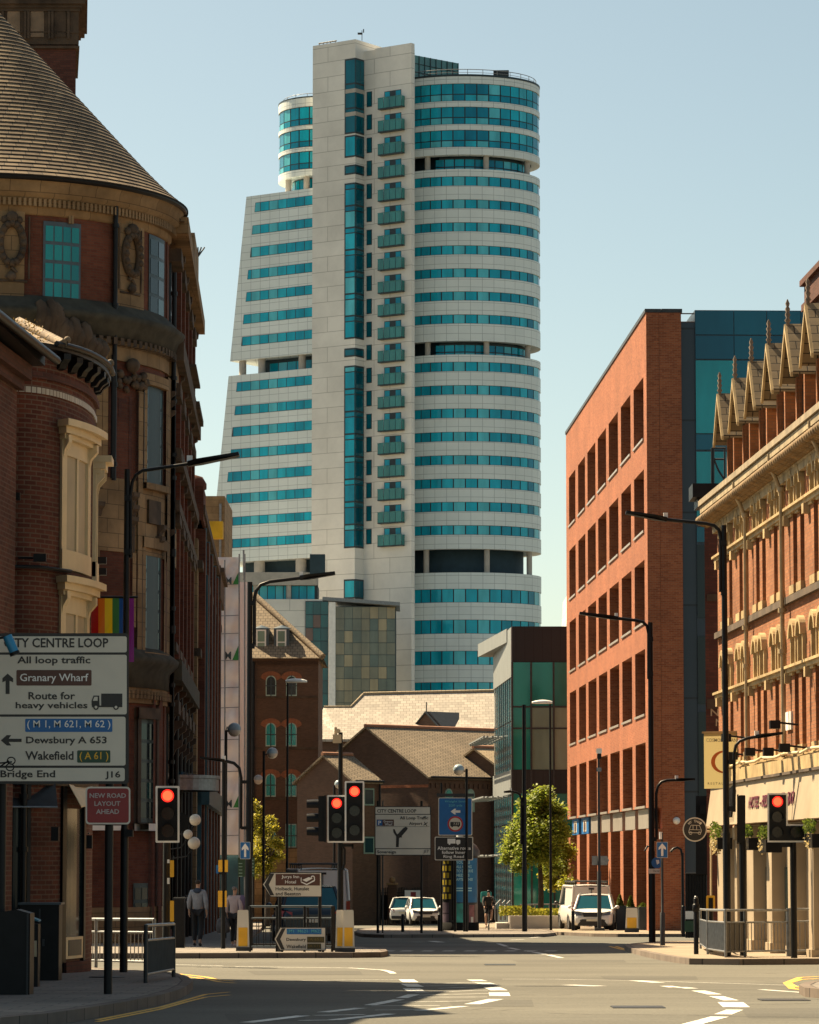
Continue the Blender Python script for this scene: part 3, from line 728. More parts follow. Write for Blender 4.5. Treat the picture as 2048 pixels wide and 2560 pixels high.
# eaves cornice with dentils and gutter
m = MB(); m.lathe([(RR, eave - .95), (RR + .10, eave - .9), (RR + .12, eave - .5), (RR + .35, eave - .42), (RR + .40, eave - .15), (RR + .50, eave)], rc, 50, P0, P1); m.build("eaves_cornice", M_STONE, rot)
m = MB()
for k in range(84):
    a = P0 + (P1 - P0) * k / 84; m.ring(rc, RR + .1, RR + .26, eave - .72, eave - .5, a, a + .85, 1)
m.build("dentil_course", M_STONE, rot)
m = MB(); m.lathe([(RR + .45, eave - .02), (RR + .56, eave - .02), (RR + .58, eave + .14), (RR + .5, eave + .18)], rc, 60, P0, P1); m.build("gutter", M_BLACK, rot)
# conical roof laid in slate courses
ncr = 44; m = MB(); r0 = RR + .60; hh = 6.4
def prof(q):   # q 0..1 from eave to apex, bell-cast at the foot
    r = (r0 - .22) * (1 - q) + .22 * (1 - q) ** 14; z = eave + .1 + hh * q; return r, z
for k in range(ncr):
    q0, q1 = k / ncr, (k + 1) / ncr; ra, za = prof(q0); rb, zb2 = prof(min(q1, .995))
    a0, a1 = R(-100), R(178); n = 80; ps = [a0 + (a1 - a0) * j / n for j in range(n + 1)]; off = (k % 2) * .21
    for j in range(n):
        p, q = ps[j], ps[j + 1]
        up = .03
        pts = [Vector((RCX + ra * sin(p), RCY - ra * cos(p), za + up)), Vector((RCX + ra * sin(q), RCY - ra * cos(q), za + up)), Vector((RCX + rb * sin(q), RCY - rb * cos(q), zb2)), Vector((RCX + rb * sin(p), RCY - rb * cos(p), zb2))]
        uo = off + k * .37
        m.face(pts, [(p * ra + uo, k * .3 + .01), (q * ra + uo, k * .3 + .01), (q * ra + uo, k * .3 + .29), (p * ra + uo, k * .3 + .29)])
        m.face([pts[0] - UP * .04, pts[1] - UP * .04, pts[1], pts[0]], [(p * ra, k * .3), (q * ra, k * .3), (q * ra, k * .3 + .01), (p * ra, k * .3 + .01)])
m.build("conical_roof", M_SLATE, rot)
# attic windows, stone panels with wreaths
def rwin(u0, u1, v0, v1, mat, nx, ny, surround=None, arched=False, rec=.22):
    a0, a1 = ph(u0), ph(u1); uc = (u0 + u1) / 2; Yc = RCY - RR * cos(R((a0 + a1) / 2)); z1, z0 = at(uc, v0, Yc).z, at(uc, v1, Yc).z
    m = MB(); m.ring(rc, RR - .02, RR + .03, z0 - .08, z1 + .08, a0 - .5, a1 + .5, 6); f_ = m.build("window_frame", M_FRAMED if mat is not M_CURT else M_LEAD, rot)
    g = MB(); da = (a1 - a0) / nx; dz = (z1 - z0) / ny
    for i in range(nx):
        for j in range(ny):
            p, q = a0 + da * i + da * .07, a0 + da * (i + 1) - da * .07; z_, zz = z0 + dz * j + .05, z0 + dz * (j + 1) - .05
            g.face([rpt(p, .04, z_), rpt(q, .04, z_), rpt(q, .04, zz), rpt(p, .04, zz)])
    g.build("pane", mat, f_)
    jb = MB()     # reveals standing proud make the opening read deep
    if surround:
        for p, q in ((a0 - 2.2, a0 - .5), (a1 + .5, a1 + 2.2)): jb.ring(rc, RR, RR + .14, z0 - .1, z1 + .1, p, q, 2)
        jb.ring(rc, RR, RR + .18, z1 + .08, z1 + .4, a0 - 2.4, a1 + 2.4, 6); jb.ring(rc, RR, RR + .24, z0 - .28, z0 - .1, a0 - 2.4, a1 + 2.4, 6)
        jb.build("window_surround", surround, f_)
    else:
        jb.ring(rc, RR, RR + .16, z0 - .2, z0 - .08, a0 - 1.5, a1 + 1.5, 6); jb.build("sill", M_STONED, f_)
    return f_
rwin(143, 224, 563, 750, M_CURT, 4, 4)
rwin(384, 413, 600, 790, M_GLDK, 2, 4)
def rpanel(u0, u1, v0, v1, wreath=True):
    a0, a1 = ph(u0), ph(u1); uc = (u0 + u1) / 2; Yc = RCY - RR * cos(R((a0 + a1) / 2)); z1, z0 = at(uc, v0, Yc).z, at(uc, v1, Yc).z
    m = MB(); m.ring(rc, RR - .05, RR + .10, z0, z1, a0, a1, 6); p_ = m.build("stone_panel", M_STONE, rot)
    if not wreath: return
    am = (a0 + a1) / 2; m = MB(); zc = z1 - (z1 - z0) * .46; w_ = .40
    def loc(x, z, k=.17): return rpt(am + math.degrees(x / RR), k, z)
    m.tube([loc(w_ * .8 * cos(t), zc + .58 * sin(t)) for t in [2 * math.pi * j / 20 for j in range(21)]], .11, 6)
    for j in range(16): t = 2 * math.pi * j / 16; m.ball(loc(w_ * .8 * cos(t), zc + .58 * sin(t), .25), .10, 6, 4)
    m.ball(loc(0, zc + .75), .19, 8, 5); m.ball(loc(-.2, zc + .68), .12, 6, 4); m.ball(loc(.2, zc + .68), .12, 6, 4)
    m.build("wreath", M_STONED, p_)
    m = MB()
    for x in (-.5, .5): m.tube([loc(x, zc + .8, .11), loc(x, z0 + .5, .11)], .03, 4)
    for k in range(4): m.tube([loc(0, z0 + 1.05 - k * .12), loc(.14 * (-1) ** k, z0 + .95 - k * .15)], .05, 5)
    m.ball(loc(0, z0 + .55), .14, 8, 5); m.tube([loc(-.45, z0 + .42, .11), loc(.45, z0 + .42, .11)], .04, 4)
    m.build("carved_drop", M_STONED, p_)
rpanel(301, 367, 528, 770); rpanel(32, 94, 500, 740); rpanel(196, 208, 515, 560, False)
# lower windows, pilasters, carving, niches
rwin(376, 412, 975, 1205, M_GLDK, 1, 5, M_STONE); rwin(226, 258, 985, 1195, M_GLDK, 1, 4, M_STONE); rwin(226, 256, 1340, 1560, M_GLDK, 1, 4, M_STONE)
rwin(375, 410, 1380, 1625, M_GLDK, 1, 5, M_STONE); rwin(368, 398, 1805, 2050, M_GLDK, 2, 5, M_STONED); rwin(360, 388, 2215, 2330, M_GLDK, 2, 3); rwin(215, 245, 2215, 2330, M_GLDK, 2, 3)
for u0, u1, v0, v1 in ((262, 275, 900, 1190), (276, 288, 900, 1190), (356, 366, 960, 1640), (416, 424, 900, 1640), (440, 448, 900, 1640), (262, 272, 1372, 1640), (345, 353, 1372, 1560), (404, 410, 1730, 2320), (420, 428, 1730, 2320), (436, 444, 1730, 2330), (392, 396, 1730, 2330)):
    a0, a1 = ph(u0), ph(u1); m = MB(); m.ring(rc, RR - .02, RR + .13, zr(v1), zr(v0), a0, a1, 2); m.build("pilaster", M_STONE if v0 < 1700 else M_BRK_R, rot)
for u0, u1, v0, v1 in ((310, 316, 962, 1095), (342, 348, 972, 1180), (318, 336, 985, 995), (318, 324, 990, 1030)):
    a0, a1 = ph(u0), ph(u1); m = MB(); m.ring(rc, RR - .02, RR + .012, zr(v1), zr(v0), a0, a1, 2); m.build("sunk_panel_line", M_BRK_S, rot)
m = MB()      # carved swag under the frieze
zc = zr(925)
for k in range(34):
    a = ph(298) + (ph(374) - ph(298)) * random.random(); m.ball(rpt(a, .1, zc + random.uniform(-.28, .22) - .2 * abs(math.sin(a * .6))), random.uniform(.07, .14), 6, 4)
m.ball(rpt(ph(338), .2, zc + .3), .22, 8, 5)
m.build("carved_swag", M_STONED, rot)
m = MB()      # carved brackets on the stone band
for u, v in ((345, 1230), (345, 1262), (343, 1292), (405, 1300), (402, 1330), (268, 1262), (432, 1300), (438, 940), (436, 965), (440, 990)):
    z_ = zr(v); pr_ = [(-.05, z_ - .3), (.08, z_ - .28), (.14, z_ - .1), (.26, z_), (.27, z_ + .12), (-.05, z_ + .12)]; m.solid([rpt(ph(u) - 1.5, a, b) for a, b in pr_], [rpt(ph(u) + 1.5, a, b) for a, b in pr_]).cut()
m.build_each("carved_bracket", M_STONED, rot)
for u0, u1, v0, v1 in ((232, 246, 1215, 1310), (380, 405, 1230, 1290), (338, 350, 1290, 1370)):
    m = MB(); m.ring(rc, RR + .05, RR + .12, zr(v1), zr(v0), ph(u0), ph(u1), 3); m.build("sunk_panel", M_STONED, rot)
for u, v0, v1 in ((298, 500, 1195), (296, 880, 1190), (432, 620, 800), (430, 900, 1640), (452, 840, 2330), (440, 1290, 2300)):
    a = ph(u); m = MB(); m.tube([rpt(a, .2, zr(v1)), rpt(a, .2, zr(v0))], .07, 6)
    for v in range(int(v0) + 60, int(v1), 200): m.tube([rpt(a, .2, zr(v)), rpt(a, .2, zr(v) + .12)], .1, 6)
    m.build("downpipe", M_BLACK, rot)
# scroll-like dark carved cresting on the ledge
m = MB()
for k in range(12):
    u = 126 + k * 12; a = ph(u); z_ = zr(822 + k * 5.5); hgt = (1.05, .9, 1.35, 1.3, .75, .7, 1.0, .6, 1.0, .5, .45, .5)[k] * .62
    m.tube([rpt(a, .25, z_ - .25), rpt(a + .3, .5, z_ + hgt * .4), rpt(a + .1, .42, z_ + hgt * .8), rpt(a - .7, .4, z_ + hgt)], [.16, .2, .17, .1], 6)
m.build("carved_cresting", M_STONED, rot)
# awning fascia, vents, plaque
m = MB(); m.ring(rc, RR + .1, RR + .75, zr(2076), zr(2064), ph(220), ph(292), 6); m.ring(rc, RR + .1, RR + .6, zr(2076), zr(2058), ph(355), ph(392), 4); m.build("light_canopy", M_WHITEP, rot)
# straight side running away down the street
ws = FR((RCX + RR, RCY), FD, (1, -FD.x)); Ls = 21.0
m = MB(); m.fbox(ws, -.5, Ls, -9, 0, zb, eave - .4); m.build("side_wall", M_BRK_R, rot)
M_LOWROOF = M_SLATE
m = MB(); m.extr([ws.P(-.5, .5, eave - .3), ws.P(-.5, -6, eave + 3.8), ws.P(-.5, -11, eave - .3)], FD * (Ls + .5)); m.build("side_roof", M_SLATE, rot)
def sbox(name, t0, t1, d, v0, v1, mat, u=468):
    m = MB(); z1, z0 = zre(v0), zre(v1); m.fbox(ws, t0, t1, -.05, d, z0, z1); return m.build(name, mat, rot)
sbox("side_cornice", -.2, Ls, .62, 545, 585, M_STONE); sbox("side_ledge", 0, Ls, .5, 850, 900, M_STONED); sbox("side_frieze", 0, Ls, .25, 900, 960, M_STONE)
sbox("side_string_course", 0, Ls, .45, 1120, 1150, M_STONED); sbox("side_string_course", 0, Ls, .4, 1250, 1275, M_STONED); sbox("side_stone_band", 0, Ls, .2, 1275, 1400, M_STONE); sbox("side_shop_cornice", 0, Ls, .5, 1650, 1700, M_MOSS)
for i in range(5):
    t = 1.2 + i * 4.1
    for v0, v1 in ((640, 830), (980, 1110), (1300, 1600), (1780, 2250)):
        m = MB(); m.fbox(ws, t, t + 1.6, 0, .06, zre(v1), zre(v0)); f_ = m.build("window_frame", M_FRAMED, rot); g = MB()
        for k in range(3): zz0 = zre(v1) + (zre(v0) - zre(v1)) * k / 3; g.face([ws.P(t + .1, .07, zz0 + .08), ws.P(t + 1.5, .07, zz0 + .08), ws.P(t + 1.5, .07, zz0 + (zre(v0) - zre(v1)) / 3 - .05), ws.P(t + .1, .07, zz0 + (zre(v0) - zre(v1)) / 3 - .05)])
        g.build("pane", M_GLDK, f_)
        m = MB(); m.fbox(ws, t - .25, t + 1.85, 0, .38, zre(v0), zre(v0) + .4); m.build("window_hood", M_STONED, f_); m = MB(); m.fbox(ws, t - .3, t + 1.9, 0, .3, zre(v1) - .25, zre(v1)); m.build("sill", M_STONED, f_)
    m = MB(); m.fbox(ws, t + 2.3, t + 3.0, 0, .3, zre(1630), zre(620)); m.build("pilaster", M_BRK_R, rot)
    m = MB(); m.tube([ws.P(t + 3.4, .2, zb + .3), ws.P(t + 3.4, .2, eave - .5)], .08, 6); m.build("downpipe", M_BLACK, rot)
    for v in (600, 905, 1160, 1285, 1705, 1760, 1800, 1850):
        m = MB(); z_ = zre(v); pr_ = [(0, z_ - .42), (.12, z_ - .40), (.22, z_ - .16), (.40, z_ - .06), (.42, z_ + .12), (0, z_ + .12)]
        m.solid([ws.P(t + 2.45, a, b) for a, b in pr_], [ws.P(t + 2.85, a, b) for a, b in pr_]); m.build("carved_bracket", M_STONED, rot)
# gable bay at the far end
zG1, zG0 = at(500, 628, 126).z, at(500, 735, 126).z
m = MB(); m.fbox(ws, 14.2, 19.5, -3, .42, zG0, zG1); m.build("gable_bay", M_STONE, rot)
m = MB(); m.fbox(ws, 14.0, 19.7, -.1, .62, zre(872), zre(856)); m.fbox(ws, 14.0, 19.7, -.1, .5, zre(760), zre(752)); m.build("gable_ledge", M_STONED, rot)
m = MB(); m.fbox(ws, 13.9, 14.25, .0, .5, at(490, 690, 122).z, at(490, 672, 122).z); m.build("blue_skylight", M_TEAL, rot)
m = MB()
for k in range(5): q = ws.P(19.2, .4, zG1); m.tube([q, q + Vector(((k - 2) * .12, 0, .35))], .025, 4)
m.build("bird_spikes", M_DARKG, rot)
# curved shop canopy near the far corner
cc = ws.P(9, .1, at(500, 1945, 117).z); m = MB()
for k in range(9):
    a, b = R(k * 20), R(k * 20 + 17); e = 1.3
    m.face([cc + UP * .22, cc + Vector((e * sin(a), -e * 1.5 * cos(a), 0)), cc + Vector((e * sin(b), -e * 1.5 * cos(b), 0))])
m.build("glass_canopy", M_TEALD, rot)
m = MB(); m.lathe([(1.3, -.04), (1.38, -.04), (1.38, .06), (1.3, .06)], cc, 20, 0, 180, 1, 1.5, False); m.lathe([(1.32, -.42), (1.34, -.42), (1.34, -.05), (1.32, -.05)], cc, 20, 0, 180, 1, 1.5, False); m.build("canopy_rim", M_GALV, rot)
# ---- tall chimney tower behind the cone
cy = 122.0; xr = at(172, 2150, cy).x; xl = xr - 4.6; chm = thing("chimney_tower", ((xr + xl) / 2, cy, at(0, 600, cy).z - 4), "dark brick and stone tower rising behind the conical slate roof", "tower")
zf = lambda v: at(100, v, cy).z
m = MB(); m.prism([(xl, cy), (xr, cy), (xr - .5, cy + 4.6), (xl, cy + 4.6)], zf(560), zf(112)); m.build("shaft", M_BRK_S, chm)
e = .09; m = MB(); m.prism([(xl - e, cy - e), (xr + e, cy - e), (xr - .5 + e, cy + 4.6 + e), (xl - e, cy + 4.6 + e)], zf(112), zf(25)); m.build("belfry_stage", M_STONED, chm)
m = MB()
for i, (v0, v1, e) in enumerate(((122, 116, .13), (84, 80, .12), (30, 22, .15), (22, 14, .22), (14, 2, .34), (2, -12, .42), (-12, -70, .05))): m.prism([(xl - e, cy - e), (xr + e, cy - e), (xr - .5 + e, cy + 4.6 + e), (xl - e, cy + 4.6 + e)], zf(v0), zf(v1))
m.build("cornice", M_STONED, chm)
pl = PL(cy - .10)
for u0, u1 in ((18, 50), (76, 110), (135, 165)):
    m = MB(); pl.poly(m, [(u0, 92), (u1, 92), (u1, 34)] + [((u0 + u1) / 2 + (u1 - u0) / 2 * cos(R(a)), 34 - 14 * sin(R(a))) for a in range(20, 180, 20)] + [(u0, 34)], 0, .02); m.build("arched_louvre", M_STONED if u0 > 120 else plain("buff_louvre", (.20, .14, .09), .8, 0, .5, 1.2), chm)
m = MB()
for u in (4, 60, 68, 120, 128, 168): pl.rect(m, u, 28, u + 6, 96, 0, .1)
m.build("stone_mullion", M_STONED, chm)

# ---- rounded brick corner shop (near left)
B2 = thing("corner_shop_building", (-6.3, 61, gz(61) - .3), "red brick building with a rounded corner, cream window surrounds and bracketed eaves", "building")
ex, ey, ea, eb = -6.32, 61.0, .95, 3.2
def ept(d, k=0.0, z=0.0):
    a = R(d); return Vector((ex + (ea + k) * sin(a), ey - (eb + k) * cos(a), z))
def earc(mb, k0, k1, z0, z1, d0, d1, n=20, ext0=0, ext1=0):
    ds = [d0 + (d1 - d0) * j / n for j in range(n + 1)]
    def line(k, z):
        q = [ept(d, k, z) for d in ds]
        if ext0: q = [Vector((q[0].x - ext0, q[0].y, z))] + q
        if ext1: q = q + [q[-1] + FD * ext1]
        return q
    base = line(0, 0); s_ = [0.0]
    for j in range(len(base) - 1): s_.append(s_[-1] + (base[j + 1] - base[j]).length)
    rows = [line(k1, z0), line(k0, z0), line(k0, z1), line(k1, z1)]
    if k0 < k1: rows = rows
    mb.grid(rows, lambda a, b: (s_[b], (z0, z0, z1, z1)[a]), False)
    L0 = [r[0] for r in rows]; L1 = [r[-1] for r in rows]; mb.face(L0); mb.face(L1[::-1])
zq = lambda v: at(120, v, 58.6).z
ze = lambda v: at(226, v, 61).z
zb2 = gz(61) - .5; top2 = ze(985)
m = MB(); earc(m, 0, -1.5, zb2, ze(925), 0, 90, 24, 2.5, 1.0); m.build("brick_wall", M_BRK_D, B2)
m = MB(); m.prism([(-12, 58.4), (-6.4, 58.4), (-5.8, 61), (-5.9, 61.9), (-12, 66.4)], zb2, ze(930)); m.build("inner_wall", M_BRK_S, B2)
m = MB(); earc(m, .02, -.05, ze(1040), ze(1026), 0, 90, 24, 2.5, .98)
m.build("glazed_brick_band", bricks("white_glazed_bricks", (.55, .49, .40), (.42, .37, .30), (.12, .06, .045), .11, .3, .012, .4, 0, .2, .3, .8), B2)
m = MB(); earc(m, .06, -.05, ze(1005), ze(990), 0, 90, 24, 2.5, .98); m.build("corbel_course", M_BRK_S, B2)
# eaves: gutter along the front, bracketed cornice round the side
m = MB(); earc(m, .26, -.3, ze(936), ze(924), 18, 90, 20, 0, .9); m.build("eaves_cornice", M_BLACK, B2)
m = MB(); q = [Vector((-7.6, 57.55, zq(905))), Vector((-5.98, 57.55, zq(897)))]; m.tube(q, .085, 8); m.tube([ept(d_, .29, ze(925 - d_ * .09)) for d_ in range(30, 91, 10)] + [ept(90, .29, ze(917)) + FD * .9], .05, 6); m.build("gutter", M_BLACK, B2)
m = MB()
for k in range(7):
    if k < 5: p = ept(40 + k * 11, .0, 0); n_ = (ept(40 + k * 11, 1, 0) - p).normalized()
    else: p = ept(90) + FD * (.3 + (k - 5) * .4); n_ = Vector((1, 0, 0))
    t_ = Vector((-n_.y, n_.x, 0)) * .07; z1, z0 = ze(938), ze(975)
    pts = [(0, z0), (.10, z0 + .02), (.15, z0 + .1), (.24, z1 - .09), (.24, z1), (0, z1)]
    m.solid([p + n_ * a + UP * b - t_ for a, b in pts], [p + n_ * a + UP * b + t_ for a, b in pts]).cut()
m.build_each("eaves_bracket", M_BLACK, B2)
m = MB(); z1 = ze(925)
m.face([Vector((-12, 57.6, z1 + .05)), ept(35, .3, z1), Vector((-6.8, 62.5, z1 + 1.0)), Vector((-12, 62.5, z1 + 1.4))]); m.face([ept(35, .3, z1), ept(60, .3, z1), ept(90, .3, z1), ept(90, .3, z1) + FD * .9, Vector((-6.8, 62.5, z1 + 1.0))])
m.build("tiled_roof", M_SLATE2, B2)
m = MB(); m.tube([ept(35, .3, z1 + .04), Vector((-6.8, 62.5, z1 + 1.06))], .08, 6); m.ball(ept(88, .3, z1 + .1), .07, 8, 5); m.ball(ept(38, .3, z1 + .12), .06, 8, 5); m.build("ridge_tile", M_SLATE2, B2)
def cream_window(v0, v1, vh, d0, d1, vs=None, straight=None):
    """a cream timber window with bracketed hood"""
    zh1, z1, z0 = zq(vh), zq(v0), zq(v1)
    P = (lambda d, k, z: ept(d, k, z)) if straight is None else (lambda t, k, z: ept(90, 0, z) + FD * t + Vector((k, 0, 0)))
    def arcb(mb, k0, k1, za, zb_, a, b):
        n = 6; ds = [a + (b - a) * j / n for j in range(n + 1)]
        mb.grid([[P(d, k1, za) for d in ds], [P(d, k0, za) for d in ds], [P(d, k0, zb_) for d in ds], [P(d, k1, zb_) for d in ds]], None, False)
        mb.face([P(a, k1, za), P(a, k0, za), P(a, k0, zb_), P(a, k1, zb_)]); mb.face([P(b, k1, za), P(b, k1, zb_), P(b, k0, zb_), P(b, k0, za)])
    w_ = (d1 - d0)
    m = MB(); arcb(m, .06, -.02, z0 - .25, zh1 - .15, d0 - w_ * .10, d0 + w_ * .06); arcb(m, .06, -.02, z0 - .25, zh1 - .15, d1 - w_ * .06, d1 + w_ * .10)
    arcb(m, .05, -.02, z1, zh1 - .15, d0, d1); arcb(m, .08, -.02, z0 - .32, z0, d0 - w_ * .1, d1 + w_ * .1)
    f_ = m.build("window_frame", M_CREAM, B2)
    m = MB(); arcb(m, .22, -.02, zh1 - .16, zh1 - .05, d0 - w_ * .16, d1 + w_ * .16); arcb(m, .32, -.02, zh1 - .05, zh1 + .06, d0 - w_ * .2, d1 + w_ * .2); arcb(m, .14, -.02, zh1 - .24, zh1 - .16, d0 - w_ * .12, d1 + w_ * .12); m.build("window_hood", M_CREAM, f_)
    m = MB(); arcb(m, .012, -.02, z0, z1, d0, d1); m.build("blind", M_CREAMG, f_)
    m = MB(); arcb(m, .04, 0, z0, z1, (d0 + d1) / 2 - w_ * .04, (d0 + d1) / 2 + w_ * .04); m.build("mullion", M_CREAM, f_)
    m = MB()
    for d in (d0 - w_ * .02, d1 + w_ * .02):
        pts = [(0, zh1 - .62), (.05, zh1 - .6), (.09, zh1 - .42), (.2, zh1 - .3), (.2, zh1 - .18), (0, zh1 - .18)]; hw = w_ * .05
        m.solid([P(d - hw, a, b) for a, b in pts], [P(d + hw, a, b) for a, b in pts])
    m.build("scroll_bracket", M_CREAM, f_)
    return f_
cream_window(1135, 1372, 1060, 45, 75); cream_window(1530, 1760, 1450, 45, 75)
cream_window(1160, 1372, 1105, .2, .75, straight=1); cream_window(1545, 1760, 1475, .2, .75, straight=1)
m = MB(); earc(m, .05, -.05, zq(1432), zq(1424), 0, 90, 20, 2.5, .98); m.build("string_course", M_BRK_S, B2)
# shop front below: piers, openings, awnings, pilaster base
zfas = zq(1955)
m = MB(); earc(m, .10, -.05, zq(1965), zq(1935), 5, 90, 20, 2.5, .98); m.build("shop_fascia", M_BLACK, B2)
for d0, d1, mat in ((-1, 14, M_GLDK), (50, 72, M_GLDK)):
    m = MB(); ds = [d0 + (d1 - d0) * j / 6 for j in range(7)]
    m.grid([[ept(d, .012, zq(2385)) for d in ds], [ept(d, .012, zq(2020)) for d in ds]], None, False); m.build("shop_window", mat, B2)
for d0, d1 in ((14, 17), (46, 50), (72, 75)):
    m = MB(); earc(m, .06, -.02, zb2, zfas, d0, d1, 2); m.build("timber_pilaster", M_BLACK, B2)
m = MB(); earc(m, .05, -.02, zq(2400), zq(2345), 50, 72, 5); m.build("poster_frame", M_CREAM, B2)
m = MB(); earc(m, .06, .04, zq(2392), zq(2352), 53, 69, 5); m.build("poster", M_DARKG, B2)
m = MB(); earc(m, .12, -.02, zb2, zq(2408), 48, 78, 5); m.build("stall_riser", M_BRK_S, B2)
aw = [ept(50, .05, zq(1950)), ept(82, .05, zq(1950)), ept(82, .38, zq(2016)), ept(50, .38, zq(2016))]
m = MB(); n = 8
for k in range(n):
    a, b = k / n, (k + 1) / n; dk = .02 * (k % 2)
    A, B_, C_, D_ = aw[0].lerp(aw[1], a), aw[0].lerp(aw[1], b), aw[3].lerp(aw[2], b), aw[3].lerp(aw[2], a)
    m.solid([A + UP * dk, B_ + UP * (.02 - dk), C_ + UP * (.02 - dk), D_ + UP * dk][::-1], [q - UP * .02 for q in (A + UP * dk, B_ + UP * (.02 - dk), C_ + UP * (.02 - dk), D_ + UP * dk)][::-1])
m.build("cream_awning", M_CREAM, B2)
m = MB(); a0 = Vector((-7.4, 57.75, zq(1948))); a1 = ept(38, .05, zq(1948))
m.solid([a0, a1, a1 + Vector((.1, -.55, -.45)), a0 + Vector((0, -.55, -.45))][::-1], [q - UP * .02 for q in (a0, a1, a1 + Vector((.1, -.55, -.45)), a0 + Vector((0, -.55, -.45)))][::-1]); m.build("dark_awning", M_DARKG, B2)
m = MB(); m.tube([a0 + Vector((0, -.56, -.46)), a1 + Vector((.1, -.56, -.46))], .018, 5); m.build("awning_bar", M_GALV, B2)
m = MB(); x = at(58, 2150, 57.7).x; m.tube([(x, 57.72, zb2 + .2), (x, 57.72, zq(1958))], .05, 8)
for v in (2000, 2130, 2280): m.tube([(x, 57.72, zq(v)), (x, 57.72, zq(v) + .08)], .075, 8)
m.build("downpipe", M_BLACK, B2)
for u, v, Y in ((132, 2085, 58.0), (216, 2105, 60.6)):
    m = MB(); p = at(u, v, Y); m.box(p + Vector((.05, -.12, 0)), (.12, .16, .22)); m.tube([p + Vector((.05, 0, .14)), p + Vector((.05, -.2, .14))], .012, 4); m.build("wall_lamp", M_BLACK, B2)
for u, v, Y in ((20, 1242, 57.3), (8, 1185, 57.3), (85, 1395, 57.6), (238, 1402, 62.5), (238, 1430, 62.5)):
    m = MB(); p = at(u, v, Y); m.tube([p + Vector((-.25, 0, 0)), p + Vector((.1, 0, 0))], .02, 5); m.box(p + Vector((.1, -.05, 0)), (.2, .12, .12)); m.build("floodlight", M_BLACK, B2)
m = MB(); m.tube([Vector((-7.2, 57.5, zq(1428))), Vector((-5.9, 57.6, zq(1430))), ept(50, .1, zq(1425))], .03, 5); m.build("cable_tray", M_BLACK, B2)
# ---- nearest building at the left edge
B1 = thing("gabled_brick_house", (-7.5, 50, gz(50) - .3), "dark brick building with heavy projecting eaves, cut by the left edge of the view", "building")
w1 = FR((at(30, 2150, 56.9).x, 56.9), (-.078, -1), (1, -.078))
zo = lambda v: at(60, v, 56.9).z
m = MB(); m.fbox(w1, 0, 17, -7, 0, zb2, zo(880)); m.build("brick_wall", M_BRK_D, B1)
m = MB(); m.fpoly(w1, [(3.9, zo(880) - .3), (14.4, zo(880) - .3), (9.4, zo(880) + 2.3)], -.6, -.05); m.build("street_gable", M_BRK_D, B1)
m = MB(); m.fpoly(FR(w1.P(0, .42, 0), w1.a, w1.n), [(-.15, zo(912)), (-.15, zo(880)), (17, zo(880) + .5), (17, zo(912) + .5)], -.6, 0); m.build("eaves_soffit", M_BLACK, B1)
m = MB(); m.fbox(w1, -.12, 17, 0, .22, zo(950), zo(912)); m.fbox(w1, -.1, 17, 0, .1, zo(975), zo(950)); m.build("eaves_cornice", M_BRK_S, B1)
m = MB(); m.solid([w1.P(-.2, .55, zo(885)), w1.P(17, .55, zo(885)), w1.P(17, -3.5, zo(885) + 3.2), w1.P(-.2, -3.5, zo(885) + 3.2)], [w1.P(-.2, .55, zo(895)), w1.P(17, .55, zo(895)), w1.P(17, -3.5, zo(895) + 3.2), w1.P(-.2, -3.5, zo(895) + 3.2)]); m.build("tiled_roof", M_SLATE2, B1)
m = MB(); m.tube([w1.P(-.2, .6, zo(898)), w1.P(17, .6, zo(898) + .02)], .07, 8); m.build("gutter", M_BLACK, B1)
m = MB()
for k in range(160):
    c = w1.P(.3 + random.random() * .8, .1 + random.random() * .42, zo(885) + .12 + .9 * random.random() ** 2 * .35); s_ = random.uniform(.015, .035)
    d1 = Vector((random.uniform(-1, 1), random.uniform(-1, 1), random.uniform(-.2, 1))).normalized(); d2 = d1.cross(Vector((.3, .7, .2))).normalized(); m.face([c - d1 * s_, c + d2 * s_ * .4, c + d1 * s_, c - d2 * s_ * .4])
tag(m.build("gutter_weeds", leafmat("dry_weed_leaves", (.10, .07, .02), (.22, .14, .04)), B1), kind="stuff")
# ---- rainbow flag on the corner shop
fy = 60.6; p0_, p1_ = at(222, 1493, fy), at(345, 1493, fy)
fg = thing("rainbow_flag", p0_, "rainbow striped flag hanging from a pole above the big road sign", "flag")
m = MB(); m.tube([p0_, p1_], .02, 6); m.build("flagpole", M_BLACK, fg)
cols = [("red", (.32, .012, .01)), ("orange", (.52, .13, .008)), ("yellow", (.62, .42, .008)), ("green", (.03, .13, .04)), ("blue", (.004, .045, .20)), ("purple", (.14, .014, .16))]
us = [228, 246, 262, 281, 298, 315, 335]
for k, (nm, c) in enumerate(cols):
    m = MB(); rows = []
    vb = 1640 if k < 5 else 1655
    for j in range(9):
        v = 1494 + (vb - 1494) * j / 8
        rows.append([at(us[k] + (us[k + 1] - us[k]) * i / 4, v, fy + .05 * math.sin((us[k] + (us[k + 1] - us[k]) * i / 4) * .16 + j * .5) * j / 8) for i in range(5)])
    m.grid(rows); m.build("%s_stripe" % nm, leafmat("flag_" + nm, [q * 1.25 for q in c], [q * 1.25 for q in c], .5), fg)
